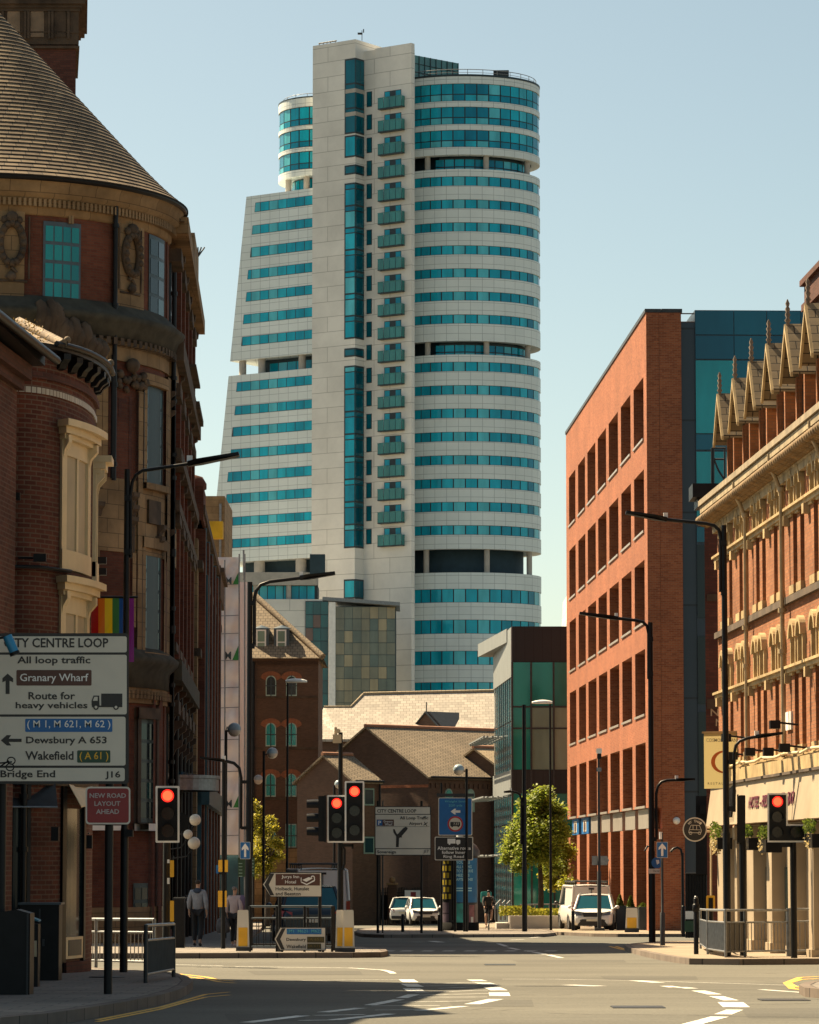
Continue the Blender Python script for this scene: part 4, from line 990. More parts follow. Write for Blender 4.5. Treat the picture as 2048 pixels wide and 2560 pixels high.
# ---- brick block beyond the rotunda, with teal shopfront
q = ws.P(21.2, 0, 0); B4 = thing("brick_shop_terrace", (q.x, q.y, gz(q.y) - .4), "lower red brick terrace with teal shopfront beyond the rotunda", "building")
q = q + Vector((.28, 0, 0)); w4 = FR(q, FD, (1, -FD.x)); zt4 = at(470, 1215, q.y).z; L4 = 37.0
zv = lambda v: at(480, v, q.y).z
m = MB(); m.fbox(w4, 0, L4, -10, 0, gz(q.y) - 1.5, zv(1240)); m.build("brick_wall", M_BRK_R, B4)
m = MB(); m.fbox(w4, -.05, 3.4, -.6, .32, zv(1300), zv(1215)); m.lathe([(.01, .55), (.35, .45), (.5, .2), (.5, 0)], w4.P(1.2, -.1, zv(1215)), 12); m.build("parapet_pier", M_BRK_R, B4)
m = MB(); m.fbox(w4, 0, L4, 0, .38, zv(1285), zv(1262)); m.fbox(w4, 0, L4, 0, .22, zv(1300), zv(1285)); m.fbox(w4, 0, L4, 0, .3, zv(1420), zv(1400)); m.fbox(w4, 0, L4, 0, .25, zv(1640), zv(1620)); m.build("stone_cornice", M_STONED, B4)
m = MB(); m.fbox(w4, 0, 1.4, 0, .12, gz(q.y) - .5, zv(1345)); m.build("stone_pier", M_STONE, B4)
for k in range(6):
    t = 2.0 + k * 5.7
    m = MB(); m.fbox(w4, t, t + .9, 0, .35, gz(q.y) - 1, zv(1310)); m.build("pilaster", M_BRK_R, B4)
    m = MB(); m.tube([w4.P(t + 1.3, .28, gz(q.y) - 1), w4.P(t + 1.3, .28, zv(1300))], .09, 6); m.build("downpipe", M_GREEN_P, B4)
    for v0, v1 in ((1430, 1600), (1660, 1850)):
        m = MB(); m.fbox(w4, t + 1.8, t + 4.6, 0, .05, zv(v1), zv(v0)); m.build("window", M_GLDK, B4)
m = MB(); m.fbox(w4, 1.6, L4, 0, .26, gz(q.y) - 1, zv(1960)); f_ = m.build("shopfront", M_GREEN_P, B4); m = MB(); m.fbox(w4, 1.6, L4, 0, .55, zv(2010), zv(1960)); m.build("shop_fascia", M_GREEN_P, f_)
m = MB(); m.fbox(w4, 3.2, 3.6, .2, .42, zv(2300), zv(1420)); m.build("teal_pilaster", M_GREEN_P, B4)
m = MB(); m.fbox(w4, 28, L4, -2, .4, zv(1350), zv(1255)); m.fbox(w4, 28, L4, -2, .55, zv(1275), zv(1262)); m.build("gable_bay", M_STONED, B4)
# globe wall lamps of the pub beyond the signal
lampg = plain("opal_glass_globe", (.55, .50, .42), .3, 0, .06)
m0 = None
for i, (u, v, r) in enumerate(((488, 2050, .155), (470, 2086, .125), (485, 2108, .165))):
    p = at(u, v, 96); base = thing("globe_lamp", p, ("topmost of three globe lamps beside the left signal", "half hidden middle globe lamp behind the left signal", "lowest and largest globe lamp beside the left signal")[i], "lamp", "globe lamps behind the left traffic signal")
    m = MB(); m.ball(p, r, 16, 10); m.build("globe", lampg, base); m = MB(); m.tube([p + Vector((0, .1, -.1)), p + Vector((-.2, .3, -.35)), p + Vector((-.6, .8, -.4))], .02, 5); m.build("arm", M_BLACK, base)
# ---- pale building and yellow hoist far beyond
q = at(545, 1300, 230); B6 = thing("stone_office_building", (q.x, 230, gz(230)), "pale stone block peeping out beyond the left brick terrace", "building")
m = MB(); z1 = at(545, 1240, 230).z; x1 = at(562, 1240, 230).x; m.prism([(x1 - 9, 230), (x1, 230), (x1, 240), (x1 - 9, 240)], gz(230) - 1, z1); m.build("wall", M_STONE, B6)
m = MB(); m.prism([(x1 - .35, 229.9), (x1 - .2, 229.9), (x1 - .2, 230.0), (x1 - .35, 230.0)], at(545, 1420, 230).z, z1 - .5); m.build("downpipe", M_GALV, B6)
m = MB(); a, b = at(527, 1345, 222), at(557, 1303, 222); m.prism([(a.x - 3, 222), (b.x, 222), (b.x, 223), (a.x - 3, 223)], a.z, b.z); hp = tag(m.build("scaffold_net", plain("yellow_debris_net", (.60, .34, .01), .8, 0, .25, .8)), "yellow debris netting hung beyond the left brick terrace", "netting")
# ================================================================= RIGHT SIDE
M_BRK_N = bricks("new_orange_brick", (.24, .062, .025), (.37, .115, .047), (.30, .15, .085), .225, .075, .010, .85, .5, .22, .3, .4)
M_BRK_V = bricks("victorian_orange_brick", (.25, .088, .034), (.35, .138, .058), (.21, .11, .06), .23, .077, .008, .85, .5, .30, .4, .5)
M_SILL = plain("grey_metal_sill", (.34, .31, .28), .4, .3, .1, 2)
M_CSTONE = plain("cream_painted_stone", (.40, .29, .145), .6, 0, .34, 2.2, bump=.25)
M_CWALL = plain("cream_render", (.36, .285, .195), .6, 0, .14, .9)
M_NAVY = bricks("dark_blue_cladding", (.020, .036, .055), (.026, .044, .064), (.008, .012, .018), 3.0, 4.0, .05, .4, 0, .15, .1, .1, spec=.5)
M_CYAN = glass("sky_reflection_cyan_glass", (.002, .25, .30), (.010, .34, .38), .06, .6, 0, None, (.7, 1, 1))  # sky reflection painted into these panels as bright cyan
M_BLUG = glass("deep_blue_glass", (.001, .055, .105), (.003, .10, .155), .06, .6, 0, None, (.6, .9, 1))
# ---- new brick office
dO = Vector((-.0336, 1, 0)).normalized(); nO = Vector((-1, -.0336, 0)).normalized()
o = at(1624, 2150, 155); bo = FR((o.x, o.y), dO, nO); be = FR((o.x, o.y), -nO, -dO)
LB_ = 45.2; zbo = gz(155) - .4
brick = thing("brick_office_building", (o.x, o.y, zbo), "new orange brick office block with rows of tall deep window openings", "building")
zT = bo.hit(1624, 768)[1]; zTf = zT
cu0 = [67, 128, 191, 261, 335, 417, 503]; cu1 = [110, 175, 245, 317, 397, 482, 570]
wt = sorted([(bo.hit(1400 + .3757 * b, 1800)[0], bo.hit(1400 + .3757 * a, 1800)[0]) for a, b in zip(cu0, cu1)])
rowsB = [(969, 1125), (1196, 1351), (1418, 1575), (1636, 1800), (1864, 2024)]
zr_ = [(bo.hit(1589, a)[1], bo.hit(1589, b)[1]) for a, b in rowsB] + [(bo.hit(1589, 2075)[1], zbo)]
DP = .55
m = MB(); z_hi = zT
for i, (a, b) in enumerate(zr_):
    if i < 5: m.fbox(bo, 0, LB_, -DP, 0, a, z_hi)
    else: pass
    ts = [0] + [q for p in wt for q in p] + [LB_]
    lo = b
    for k in range(0, len(ts), 2): m.fbox(bo, ts[k], ts[k + 1], -DP, 0, lo, a)
    z_hi = b
m.fbox(bo, DP, LB_, -14, -DP - .02, zbo, zT - .3)
m.build("brick_wall", M_BRK_N, brick)
m = MB(); m.fbox(bo, -.04, LB_, -DP - .1, .05, zT, zT + .16); m.build("parapet_coping", M_DARKG, brick)
for i, (a, b) in enumerate(zr_):
    for t0_, t1_ in wt:
        g = MB(); g.face([bo.P(t0_ + .02, -DP + .1, b + .02), bo.P(t1_ - .02, -DP + .1, b + .02), bo.P(t1_ - .02, -DP + .1, a - .02), bo.P(t0_ + .02, -DP + .1, a - .02)])
        f_ = g.build("window", M_GLDK, brick)
        s = MB(); s.fbox(bo, t0_ + .01, t1_ - .01, -DP + .12, .06, b, b + .10); s.build("sill", M_SILL, f_)
        s = MB(); s.fbox(bo, (t0_ + t1_) / 2 - .04, (t0_ + t1_) / 2 + .04, -DP + .11, -DP + .17, b + .1, a); s.build("mullion", M_DARKG, f_)
# sign band between the two lower storeys
zb0, zb1 = zr_[5][0], zr_[4][1]
for k, (t0_, t1_) in enumerate(wt):
    m = MB(); m.fbox(bo, t0_ + .02, t1_ - .02, -.30, -.10, zb0 + .03, zb1 - .03); m.build("infill_panel", M_SILL if k < 5 else M_BLUE, brick)
    if k >= 5:
        m = MB(); tm = (t0_ + t1_) / 2; m.fbox(bo, tm - .9, tm + .9, -.10, -.09, zb0 + .15, zb1 - .15); q = m.build("white_panel_emblem", M_WHITE, brick)
        m = MB(); m.fbox(bo, tm - .5, tm + .5, -.09, -.08, zb0 + .22, zb1 - .3); m.fbox(bo, tm - .25, tm + .25, -.08, -.07, zb0 + .1, zb1 - .2); m.build("brown_emblem", M_BROWN, q)
# end wall facing the camera
tE1 = be.hit(1708, 1500)[0]; tG0 = be.hit(1745, 1500)[0]
m = MB(); m.fbox(be, DP + .01, tE1, -.5, .004, zbo, zT); m.fbox(be, DP + .3, tE1, -13, -.5, zbo, zT - .2); m.build("brick_end_wall", M_BRK_N, brick)
m = MB(); m.fbox(be, DP + .12, tE1 + .05, -13, .04, zT + .001, zT + .165); m.build("parapet_coping", M_DARKG, brick)
zG = be.hit(1740, 772)[1]
m = MB(); m.fbox(be, tE1, tG0, -14, -.4, zbo, be.hit(1720, 802)[1]); m.fbox(be, tG0, tG0 + 8.5, -14, -.35, zbo, zG); m.build("dark_cladding", M_NAVY, brick)
ug = [1743, 1841, 1924, 2010, 2100]
yg = [(777, 836, 1), (839, 897, 1), (901, 1083, 0), (1086, 1124, 1), (1129, 1297, 0), (1318, 1355, 1), (1362, 1545, 2), (1590, 1760, 2), (1780, 1990, 2), (2000, 2200, 2)]
gm = [MB(), MB(), MB()]
for a, b in zip(ug[:-1], ug[1:]):
    ta, tb2 = be.hit(a + 1, 1500, -.3)[0], be.hit(b - 1, 1500, -.3)[0]
    for y0, y1, kd in yg:
        z1, z0 = be.hit(1760, y0, -.3)[1], be.hit(1760, y1, -.3)[1]
        gm[kd if a < 1800 or kd else 1].face([be.P(ta, -.3, z0), be.P(tb2, -.3, z0), be.P(tb2, -.3, z1), be.P(ta, -.3, z1)])
for g, mt in zip(gm, (M_CYAN, M_BLUG, M_GLDK)): g.build("glazed_panel", mt, brick)
m = MB()
for z in (zT + .05, zT - .45): m.tube([be.P(tE1, -.6, z), be.P(tG0 + .1, -.6, z)], .03, 5)
m.build("roof_rail", M_DARKG, brick)
m = MB(); q = be.P(tE1 - .35, .03, be.hit(1700, 2052)[1]); m.ball(q, .16, 12, 7); m.build("round_wall_light", M_WHITEP, brick)
# ---- brick side wall, in shade, behind the hotel corner
q = at(1768, 2150, 100); sh = thing("brick_side_building", (q.x, 100, gz(100) - .3), "dark shaded brick side wall with faded painted letters, behind the hotel corner", "building")
m = MB(); m.prism([(q.x, 100), (q.x + 6, 100), (q.x + 6, 111), (q.x + 1.0, 111)], gz(100) - .4, at(1768, 1270, 100).z); m.build("brick_wall", M_BRK_S, sh)
m = MB(); m.prism([(q.x - .35, 99.6), (q.x + .9, 99.6), (q.x + .9, 101), (q.x - .35, 101)], at(1768, 1246, 100).z, at(1768, 1212, 100).z); m.prism([(q.x - .2, 99.7), (q.x + .9, 99.7), (q.x + .9, 101), (q.x - .2, 101)], at(1768, 1268, 100).z, at(1768, 1246, 100).z); m.build("roof_box", M_BLACK, sh)
m = MB()
a, b = at(1780, 1120, 101), at(1815, 1210, 101)
for u in (1780, 1784, 1812): m.tube([at(u, 1120, 101), at(u, 1212, 101)], .03, 5)
m.tube([at(1780, 1120, 101), at(1815, 1120, 101)], .03, 5); m.tube([at(1786, 1148, 101), at(1812, 1148, 101)], .03, 5); m.tube([at(1786, 1150, 101), at(1796, 1175, 101), at(1812, 1200, 101)], .03, 5)
m.build("roof_ladder", M_DARKG, sh)
pl = PL(100); m = MB(); pl.text(m, "N", 1777, 1772, 1797, 1790, .012); pl.text(m, "N", 1790, 1797, 1806, 1815, .012); m.build("painted_letter", M_CREAMG, sh)
m = MB(); pl.rect(m, 1768, 1485, 1800, 1503, 0, .05); pl.rect(m, 1768, 1748, 1800, 1772, 0, .05); m.build("stone_band", M_STONED, sh)
# dark alley structures
q2 = at(1716, 2150, 125); al = thing("steel_gate_screen", (q2.x, 125, gz(125) - .2), "dark steel gate screen in the alley beside the brick office", "gate")
pa = PL(125)
m = MB(); pa.rect(m, 1714, 2185, 1770, 2345, 0, -.1); m.build("gate_panel", M_DARKG, al); m = MB()
for u in range(1716, 1770, 7): m.tube([pa.P(u, 2345, .05), pa.P(u, 2185, .05)], .03, 5)
m.tube([pa.P(1714, 2185, .05), pa.P(1770, 2185, .05)], .04, 5); m.build("gate_bar", M_BLACK, al)
m = MB(); pa.rect(m, 1714, 2278, 1738, 2298, .05, .12); m.build("white_notice", M_WHITEP, al); m = MB(); pa.rect(m, 1712, 2302, 1742, 2330, .05, .14); m.build("green_notice", M_GREEN, al)
m = MB(); pa.rect(m, 1740, 1990, 1775, 2185, -.4, .3); pa.rect(m, 1750, 2012, 1772, 2035, .3, .8); m.build("dark_canopy", M_BLACK, al)
# ---- the hotel terrace
vH = Vector((-.03996, 1, 0)).normalized(); nH = Vector((-1, -.03996, 0)).normalized()
o = at(1800, 2150, 92.0); hb = FR((o.x, o.y), -vH, nH)       # t grows towards the camera
hot = thing("hotel_terrace", (o.x, o.y, gz(84) - .3), "ornate victorian brick hotel with cream arches, heavy cornice and a row of gabled dormers", "building")
LH = 34.0; zh = lambda u, v, d=0: hb.hit(u, v, d)[1]
z_g = gz(84) - .3
zC1 = zh(1963, 1097, .42); zC0 = zh(1804, 1322); zA1, zS1, zB1 = zh(1857, 1281), zh(1866, 1356), zh(1855, 1536)
zA2, zS2, zB2_ = zh(1855, 1620), zh(1843, 1727), zh(1856, 1897)
zF1, zF0 = zh(1850, 1960), zh(1850, 2062)
pair = [hb.hit(u, 1400)[0] for u in (1860, 1903, 1951, 1998)]
sp = (pair[-1] - pair[0]) / 3
cent = [pair[0] + sp * k for k in range(-1, 12) if pair[0] + sp * k < LH - 1]
OW, OS = .60, 1.06
ops = []
for c in cent:
    for s_ in (-1, 1):
        x = c + s_ * OS / 2
        if x - OW / 2 > .25: ops.append((x - OW / 2, x + OW / 2))
ops.sort()
def wall_with_openings(mb, z0, z1, zo0, zo1, zs):
    """brick wall z0..z1 with round-headed openings zo0..zo1 (springing zs)"""
    mb.fbox(hb, 0, LH, -.3, 0, z0, zo0); mb.fbox(hb, 0, LH, -.3, 0, zo1, z1)
    ts = [0] + [q for p in ops for q in p] + [LH]
    for k in range(0, len(ts), 2): mb.fbox(hb, ts[k], ts[k + 1], -.3, 0, zo0, zo1)
    for a, b in ops:
        r = (b - a) / 2; c = (a + b) / 2
        for sg in (0, 1):
            arc_ = [(c + r * cos(R(q)), zo1 - r + r * sin(R(q))) for q in (range(0, 91, 15) if sg else range(90, 181, 15))]
            cor = (b, zo1) if sg else (a, zo1)
            pts = arc_ + [cor]
            mb.fpoly(hb, pts, -.3, -.002)
m = MB(); wall_with_openings(m, zF1, zB2_ + 5 if False else (zA2 + zB1) / 2, zB2_, zA2, zS2)
wall_with_openings(m, (zA2 + zB1) / 2, zC1 - .5, zB1, zA1, zS1)
m.fbox(hb, 0, LH, -8, -.34, z_g, zC1 - .6)
m.build("brick_wall", M_BRK_V, hot)
for row, (zo0, zo1, zs) in enumerate(((zB1, zA1, zS1), (zB2_, zA2, zS2))):
    for a, b in ops[:16]:
        c = (a + b) / 2; r = (b - a) / 2; zc = zo1 - r
        g = MB(); g.face([hb.P(a, -.24, zo0), hb.P(b, -.24, zo0), hb.P(b, -.24, zo1), hb.P(a, -.24, zo1)]); f_ = g.build("window", M_GLDK, hot)
        m = MB()       # moulded round hood
        ro, ri = r + .115, r - .01
        ring_ = [(c + ro * cos(R(q)), zc + ro * sin(R(q))) for q in range(0, 181, 12)]; inn = [(c + ri * cos(R(q)), zc + ri * sin(R(q))) for q in range(0, 181, 12)]
        for j in range(15): m.fpoly(hb, [ring_[j], ring_[j + 1], inn[j + 1], inn[j]], -.05, .13 + .004 * row)
        m.fbox(hb, a - .085, a + .005, -.05, .08, zs + .1, zc); m.fbox(hb, b - .005, b + .085, -.05, .08, zs + .1, zc)
        m.build("arched_hood", M_CSTONE, f_)
        m = MB(); m.fbox(hb, a - .04, b + .04, -.2, .10, zo0 - .16, zo0 + .03); m.build("sill", M_CSTONE, f_)
        m = MB(); m.fpoly(hb, [(c - r, zs + .05), (c + r, zs + .05)] + [(c + r * cos(R(q)), zc + r * sin(R(q))) for q in range(0, 181, 20)], -.23, -.2); m.build("carved_tympanum", M_BRK_S, f_)  # deep shade inside the arch put into the dark brick colour
        m = MB(); m.fbox(hb, a, b, -.23, -.19, zo0 + (zs - zo0) * .5, zo0 + (zs - zo0) * .5 + .05); m.fbox(hb, a, a + .05, -.23, -.19, zo0, zs); m.fbox(hb, b - .05, b, -.23, -.19, zo0, zs); m.build("sash", M_BRK_S, f_)
    m = MB()           # string course and capitals at the springing
    ts = [0] + [q for p in ops for q in p] + [LH]
    for k in range(0, len(ts), 2):
        a, b = ts[k], ts[k + 1]
        m.fbox(hb, a, b, 0, .05, zs - .10, zs - .04)
        if b - a > .8: m.fbox(hb, (a + b) / 2 - .14, (a + b) / 2 + .14, .001, .14, zs - .26, zs - .045)
    m.fbox(hb, -.03, LH, -.28, .09, zs - .04, zs + .05); m.fbox(hb, -.05, LH, -.28, .15, zs + .05, zs + .11)
    m.build("string_course", M_CSTONE, hot)
m = MB(); m.fbox(hb, 0, LH, 0, .10, zB1 - .32, zB1 - .17); m.build("sill_band", M_STONED, hot)
m = MB(); m.fbox(hb, 0, LH, 0, .14, zB2_ - .34, zB2_ - .17); m.fbox(hb, 0, LH, 0, .22, zF1 + .05, zF1 + .35); m.build("sill_band", M_CSTONE, hot)
for k in range(8):
    x = cent[0] + sp * (k + .5)
    if k % 2 == 1:
        m = MB(); m.tube([hb.P(x, .16, zF1 + .4), hb.P(x, .16, zC1 - .9), hb.P(x + .05, .30, zC1 - .55), hb.P(x + .05, .42, zC1 - .3), hb.P(x + .05, .42, zC1 - .05)], .05, 8)
        for z in (zS1 + .5, zS2 + .4, zB1 - .5, zB2_): m.tube([hb.P(x, .16, z), hb.P(x, .16, z + .1)], .095, 8)
        m.build("downpipe", plain("tan_downpipe", (.34, .25, .14), .5, 0, .2), hot)
# cornice with carved modillions and gutter
m = MB(); m.fbox(hb, -.06, LH, -.3, .12, zC0 - .05, zC0 + .12); m.fbox(hb, -.1, LH, -.3, .36, zC1 - .28, zC1 - .16); m.fbox(hb, -.12, LH, -.3, .42, zC1 - .16, zC1)
m.solid([hb.P(-.08, -.2, zC0 + .12), hb.P(-.08, .12, zC0 + .12), hb.P(-.1, .33, zC1 - .28), hb.P(-.1, -.2, zC1 - .28)], [hb.P(LH, -.2, zC0 + .12), hb.P(LH, .12, zC0 + .12), hb.P(LH, .33, zC1 - .28), hb.P(LH, -.2, zC1 - .28)])
m.build("cornice", plain("weathered_cornice_stone", (.31, .245, .15), .75, 0, .4, 2.5, bump=.4), hot)
m = MB(); t = -.2
while t < 22:
    for j in range(3):
        f0 = .15 + .28 * j / 2; m.ball(hb.P(t, .24 + .10 * j, zC0 + .22 + (zC1 - .3 - zC0 - .25) * j / 2.4), .115, 6, 4)
    t += .30
m.build("carved_modillion", plain("brown_carved_stone", (.20, .125, .055), .8, 0, .4, 4), hot)
m = MB(); m.solid([hb.P(-.13, .47, zC1 + .02), hb.P(-.13, .47, zC1 + .16), hb.P(-.13, .32, zC1 + .16), hb.P(-.13, .32, zC1 + .02)], [hb.P(LH, .47, zC1 + .02), hb.P(LH, .47, zC1 + .16), hb.P(LH, .32, zC1 + .16), hb.P(LH, .32, zC1 + .02)]); m.build("gutter", plain("grey_tan_gutter", (.30, .24, .16), .6, 0, .25, 3), hot)
# main roof
M_SLATE3 = bricks("hotel_roof_slates", (.19, .14, .085), (.27, .205, .125), (.04, .03, .02), .36, .24, .014, .8, .5, .35, .8, .9)
zR = zC1 + 5.0
m = MB(); m.solid([hb.P(0, .30, zC1 + .02), hb.P(0, -4.5, zR), hb.P(0, -9, zC1 + .02)], [hb.P(LH, .30, zC1 + .02), hb.P(LH, -4.5, zR), hb.P(LH, -9, zC1 + .02)]); m.build("slate_roof", M_SLATE3, hot)
M_FIN = plain("weathered_timber_finial", (.16, .12, .09), .8, 0, .3, 6)
# dormers: one built, the rest copied
dt = [hb.hit(u, 1000)[0] for u in (1794, 1830, 1873, 1920, 1967, 2016)]
ds_ = (dt[-1] - dt[0]) / 5; dt0 = dt[0]
zD1 = zh(1794, 990); zD0 = zh(1794, 1083); W2 = .66; zDb = zC1 - .1; back = -4.2
hd = FR(hb.P(0, -.36, 0), -vH, nH)
def dormer(t):
    m = MB()
    m.fbox(hd, t - W2, t - W2 + .16, back, -.02, zDb, zD0 + .05); m.fbox(hd, t + W2 - .16, t + W2, back, -.02, zDb, zD0 + .05)
    m.fpoly(hd, [(t - W2 + .16, zD0 - .35), (t + W2 - .16, zD0 - .35), (t + W2 - .16, zD0 + .05), (t, zD1 - .25), (t - W2 + .16, zD0 + .05)], -.3, -.10)
    d_ = m.build("dormer", M_BRK_V, hot)
    m = MB(); ov = .32; e = W2 + .20; zf = zD0 - .22; rd = .07
    for s_ in (-1, 1):
        A, B_ = (t, zD1), (t + s_ * e, zf)
        a0, a1, b0, b1 = hd.P(A[0], ov, A[1]), hd.P(B_[0], ov, B_[1]), hd.P(A[0], back - .4, A[1]), hd.P(B_[0], back - .4, B_[1])
        up = UP * rd
        q = [a0 + up, a1 + up, b1 + up, b0 + up] if s_ > 0 else [a1 + up, a0 + up, b0 + up, b1 + up]
        m.solid(q, [p - UP * rd for p in q])
    m.build("dormer_roof", M_SLATE3, d_)
    m = MB()
    for s_ in (-1, 1):
        m.fpoly(hd, [(t, zD1 + .06), (t + s_ * e, zf + .04), (t + s_ * e, zf - .06), (t, zD1 - .11)], ov + .002, ov + .06)
    m.fpoly(hd, [(t - .28, zD0 + .1), (t + .28, zD0 + .1), (t, zD1 - .3)], .05, .1)
    m.build("bargeboard", M_CSTONE, d_)
    m = MB(); c = hd.P(t, ov - .02, zD1)
    m.lathe([(.04, -.1), (.04, .10), (.07, .14), (.035, .2), (.06, .27), (.035, .33), (.06, .4), (.03, .45), (.05, .52), (.01, .62)], c, 8); m.build("finial", M_FIN, d_)
    m = MB(); m.face([hd.P(t - W2 + .16, -.08, zDb), hd.P(t + W2 - .16, -.08, zDb), hd.P(t + W2 - .16, -.08, zD0 - .3), hd.P(t - W2 + .16, -.08, zD0 - .3)]); m.build("window", M_GLDK, d_)
    m = MB(); m.fbox(hd, t - W2 - .04, t - W2 + .12, -.3, .04, zDb, zD0 - .1).cut(); m.fbox(hd, t + W2 - .12, t + W2 + .04, -.3, .04, zDb, zD0 - .1).cut(); m.build_each("corner_pier", M_BRK_V, d_)
for k in range(9): dormer(dt0 + ds_ * k)
# chimney stack
tc = hb.hit(2030, 760, -2.5)[0]; zc1 = hb.hit(2030, 700, -2.5)[1]; zc0 = hb.hit(2030, 765, -2.5)[1]
m = MB(); m.fbox(hb, tc - .9, tc + 2.2, -3.6, -2.5, zR - 3.5, zc0); m.fbox(hb, tc - 1.05, tc + 2.35, -3.7, -2.38, zc0, zc0 + .18); m.fbox(hb, tc - .95, tc + 2.2, -3.6, -2.45, zc0 + .18, zc1); m.fbox(hb, tc - 1.1, tc + 2.4, -3.7, -2.35, zc1, zc1 + .15); ck = m.build("chimney_stack", M_BRK_S, hot)
m = MB()
for k in range(3): m.lathe([(.16, 0), (.13, .4), (.17, .42), (.17, .5), (.1, .5)], hb.P(tc - .4 + k * .8, -3.0, zc1 + .15), 10)
m.build("chimney_pot", M_STONED, ck)
# ground floor: fascia, piers, recessed wall
m = MB(); fo = [( .02, zF1), (.20, zF1), (.34, zF0), (.02, zF0)]
m.solid([hb.P(-.04, d, z) for d, z in fo], [hb.P(LH, d, z) for d, z in fo]); m.build("fascia_board", M_CWALL, hot)
m = MB(); m.fbox(hb, -.06, LH, 0, .27, zF1 + .0, zF1 + .06); m.build("fascia_moulding", M_STONED, hot)
m = MB(); lit = [(1794, 1812), (1837, 1843), (1868, 1884), (1917, 1930), (1970, 1979), (2022, 2034)]
pr = [(hb.hit(a, 2200, .0)[0], hb.hit(b, 2200, 0)[0]) for a, b in lit]
w_last = pr[-1][1]
pr += [(w_last + 2.2 + k * 2.75, w_last + 3.0 + k * 2.75) for k in range(8)]
for a, b in pr: m.fbox(hb, a, b, -.33, .0, z_g, zF0 - .05); m.fbox(hb, a - .04, b + .04, -.33, .06, z_g, z_g + .55); m.fbox(hb, a - .03, b + .03, -.33, .05, zF0 - .35, zF0 - .06); m.cut()
m.build_each("pilaster", M_CWALL, hot)
m = MB(); m.fbox(hb, .05, LH - .05, -.339, -.325, z_g, zF0); m.build("cream_wall", M_CWALL, hot)
for a, b in ((1905, 1917), (1812, 1822), (1958, 1968), (1940, 1950)):
    t0_, t1_ = hb.hit(a, 2200, -.3)[0], hb.hit(b, 2200, -.3)[0]
    m = MB(); m.fbox(hb, t0_, t1_, -.33, -.29, zh(1910, 2300), zh(1910, 2168)); m.build("glazed_door", M_GLDK, hot)
# fascia lettering (real letters standing off the board)
def flet(txt, t0_, t1_, zc, hgt, mat):
    v, f = text_geo(txt, .02); m = MB()
    def P(a, b):
        z = zc + (b - .5) * hgt; d = .20 + .14 * (zF1 - z) / (zF1 - zF0) + .03; return hb.P(t0_ + (t1_ - t0_) * a, d, z)
    m.add([P(a, b) for a, b in v], f)
    n0 = len(v); m.add([P(a, b) - nH * .02 for a, b in v], f)
    return m.build("fascia_lettering", mat, hot)
zl_ = (zF1 + zF0) / 2 - .02
flet("HOTEL - RESTAURANT - BAR", hb.hit(1874, 2010, .28)[0], hb.hit(1988, 2000, .28)[0], zl_, .27, plain("maroon_lettering", (.10, .008, .03), .5))
m = MB(); t_ = hb.hit(1808, 2020, .5)[0]
for k in range(3): m.tube([hb.P(t_ + k * .25 - .2, .30, zl_ + .4), hb.P(t_ + k * .25 + .05, .38, zl_ - .3)], .035, 5)
m.tube([hb.P(t_ - .2, .30, zl_ + .4), hb.P(t_ + .3, .30, zl_ + .42)], .035, 5); m.build("fascia_emblem", M_BLACK, hot)
# little wall fittings
for u, v in ((1868, 1845), (1995, 1812), (1885, 1890), (1930, 1880), (1978, 1880), (2020, 1870)):
    t_, z_ = hb.hit(u, v); m = MB(); m.tube([hb.P(t_, 0, z_), hb.P(t_, .45, z_ + .05)], .025, 5); m.box(hb.P(t_, .5, z_), (.22, .3, .18)); m.build("floodlight", M_BLACK, hot)
m = MB(); t_, z_ = hb.hit(1976, 1808); m.fbox(hb, t_ - .4, t_ + .4, 0, .05, z_ - .15, z_ + .25); m.build("alarm_box", M_WHITEP, hot)
m = MB(); t0_ = hb.hit(1812, 1935)[0]; m.tube([hb.P(t0_ + k * 1.2, .2 + .03 * (k % 2), zF1 + .45 + .03 * math.sin(k * 2)) for k in range(16)], .035, 6); m.build("cable_run", M_CREAM, hot)
# hanging baskets
M_FLOW = leafmat("pale_trailing_flowers", (.42, .30, .10), (.60, .50, .30)); M_SHR = leafmat("basket_green_leaves", (.06, .10, .012), (.16, .20, .03))
for i, (u, v, lab) in enumerate(((1795, 2095, "overflowing flower box at the hotel's far corner, beside the round sign"), (1872, 2095, "small flower box just right of the first black post by the hotel"), (1915, 2100, "flower box with one green clump and a white card, left of the right signal"), (2030, 2085, "flower box right of the right-hand traffic signal"))):
    t_, z_ = hb.hit(u, v, .35); p = hb.P(t_, .35, z_); fbk = thing("flower_box", p, lab, "flower box", "flower boxes along the hotel front")
    m = MB(); m.fbox(hb, t_ - .5, t_ + .5, .06, .42, z_ - .28, z_); m.build("trough", M_BLACK, fbk)
    for nm, mat, zz, r, n in (("foliage", M_SHR, .16, .40 if i == 0 else .26, 260), ("trailing_flowers", M_FLOW, .0, .46 if i == 0 else .3, 260 if i == 0 else 60)):
        m = MB()
        for k in range(n):
            a = random.uniform(0, 6.28); rr = r * random.random() ** .6; c = hb.P(t_ + rr * cos(a) * 1.1, .28 + .22 * random.random(), z_ + zz + rr * sin(a) * .6 - (.2 * random.random() if "fl" in nm else 0)); s_ = random.uniform(.02, .045)
            d1 = Vector((random.uniform(-1, 1), random.uniform(-1, 1), random.uniform(-1, 1))).normalized(); d2 = d1.cross(Vector((.3, .7, .2))).normalized()
            m.face([c - d1 * s_, c + d2 * s_ * .6, c + d1 * s_, c - d2 * s_ * .6])
        tag(m.build(nm, mat, fbk), kind="stuff")
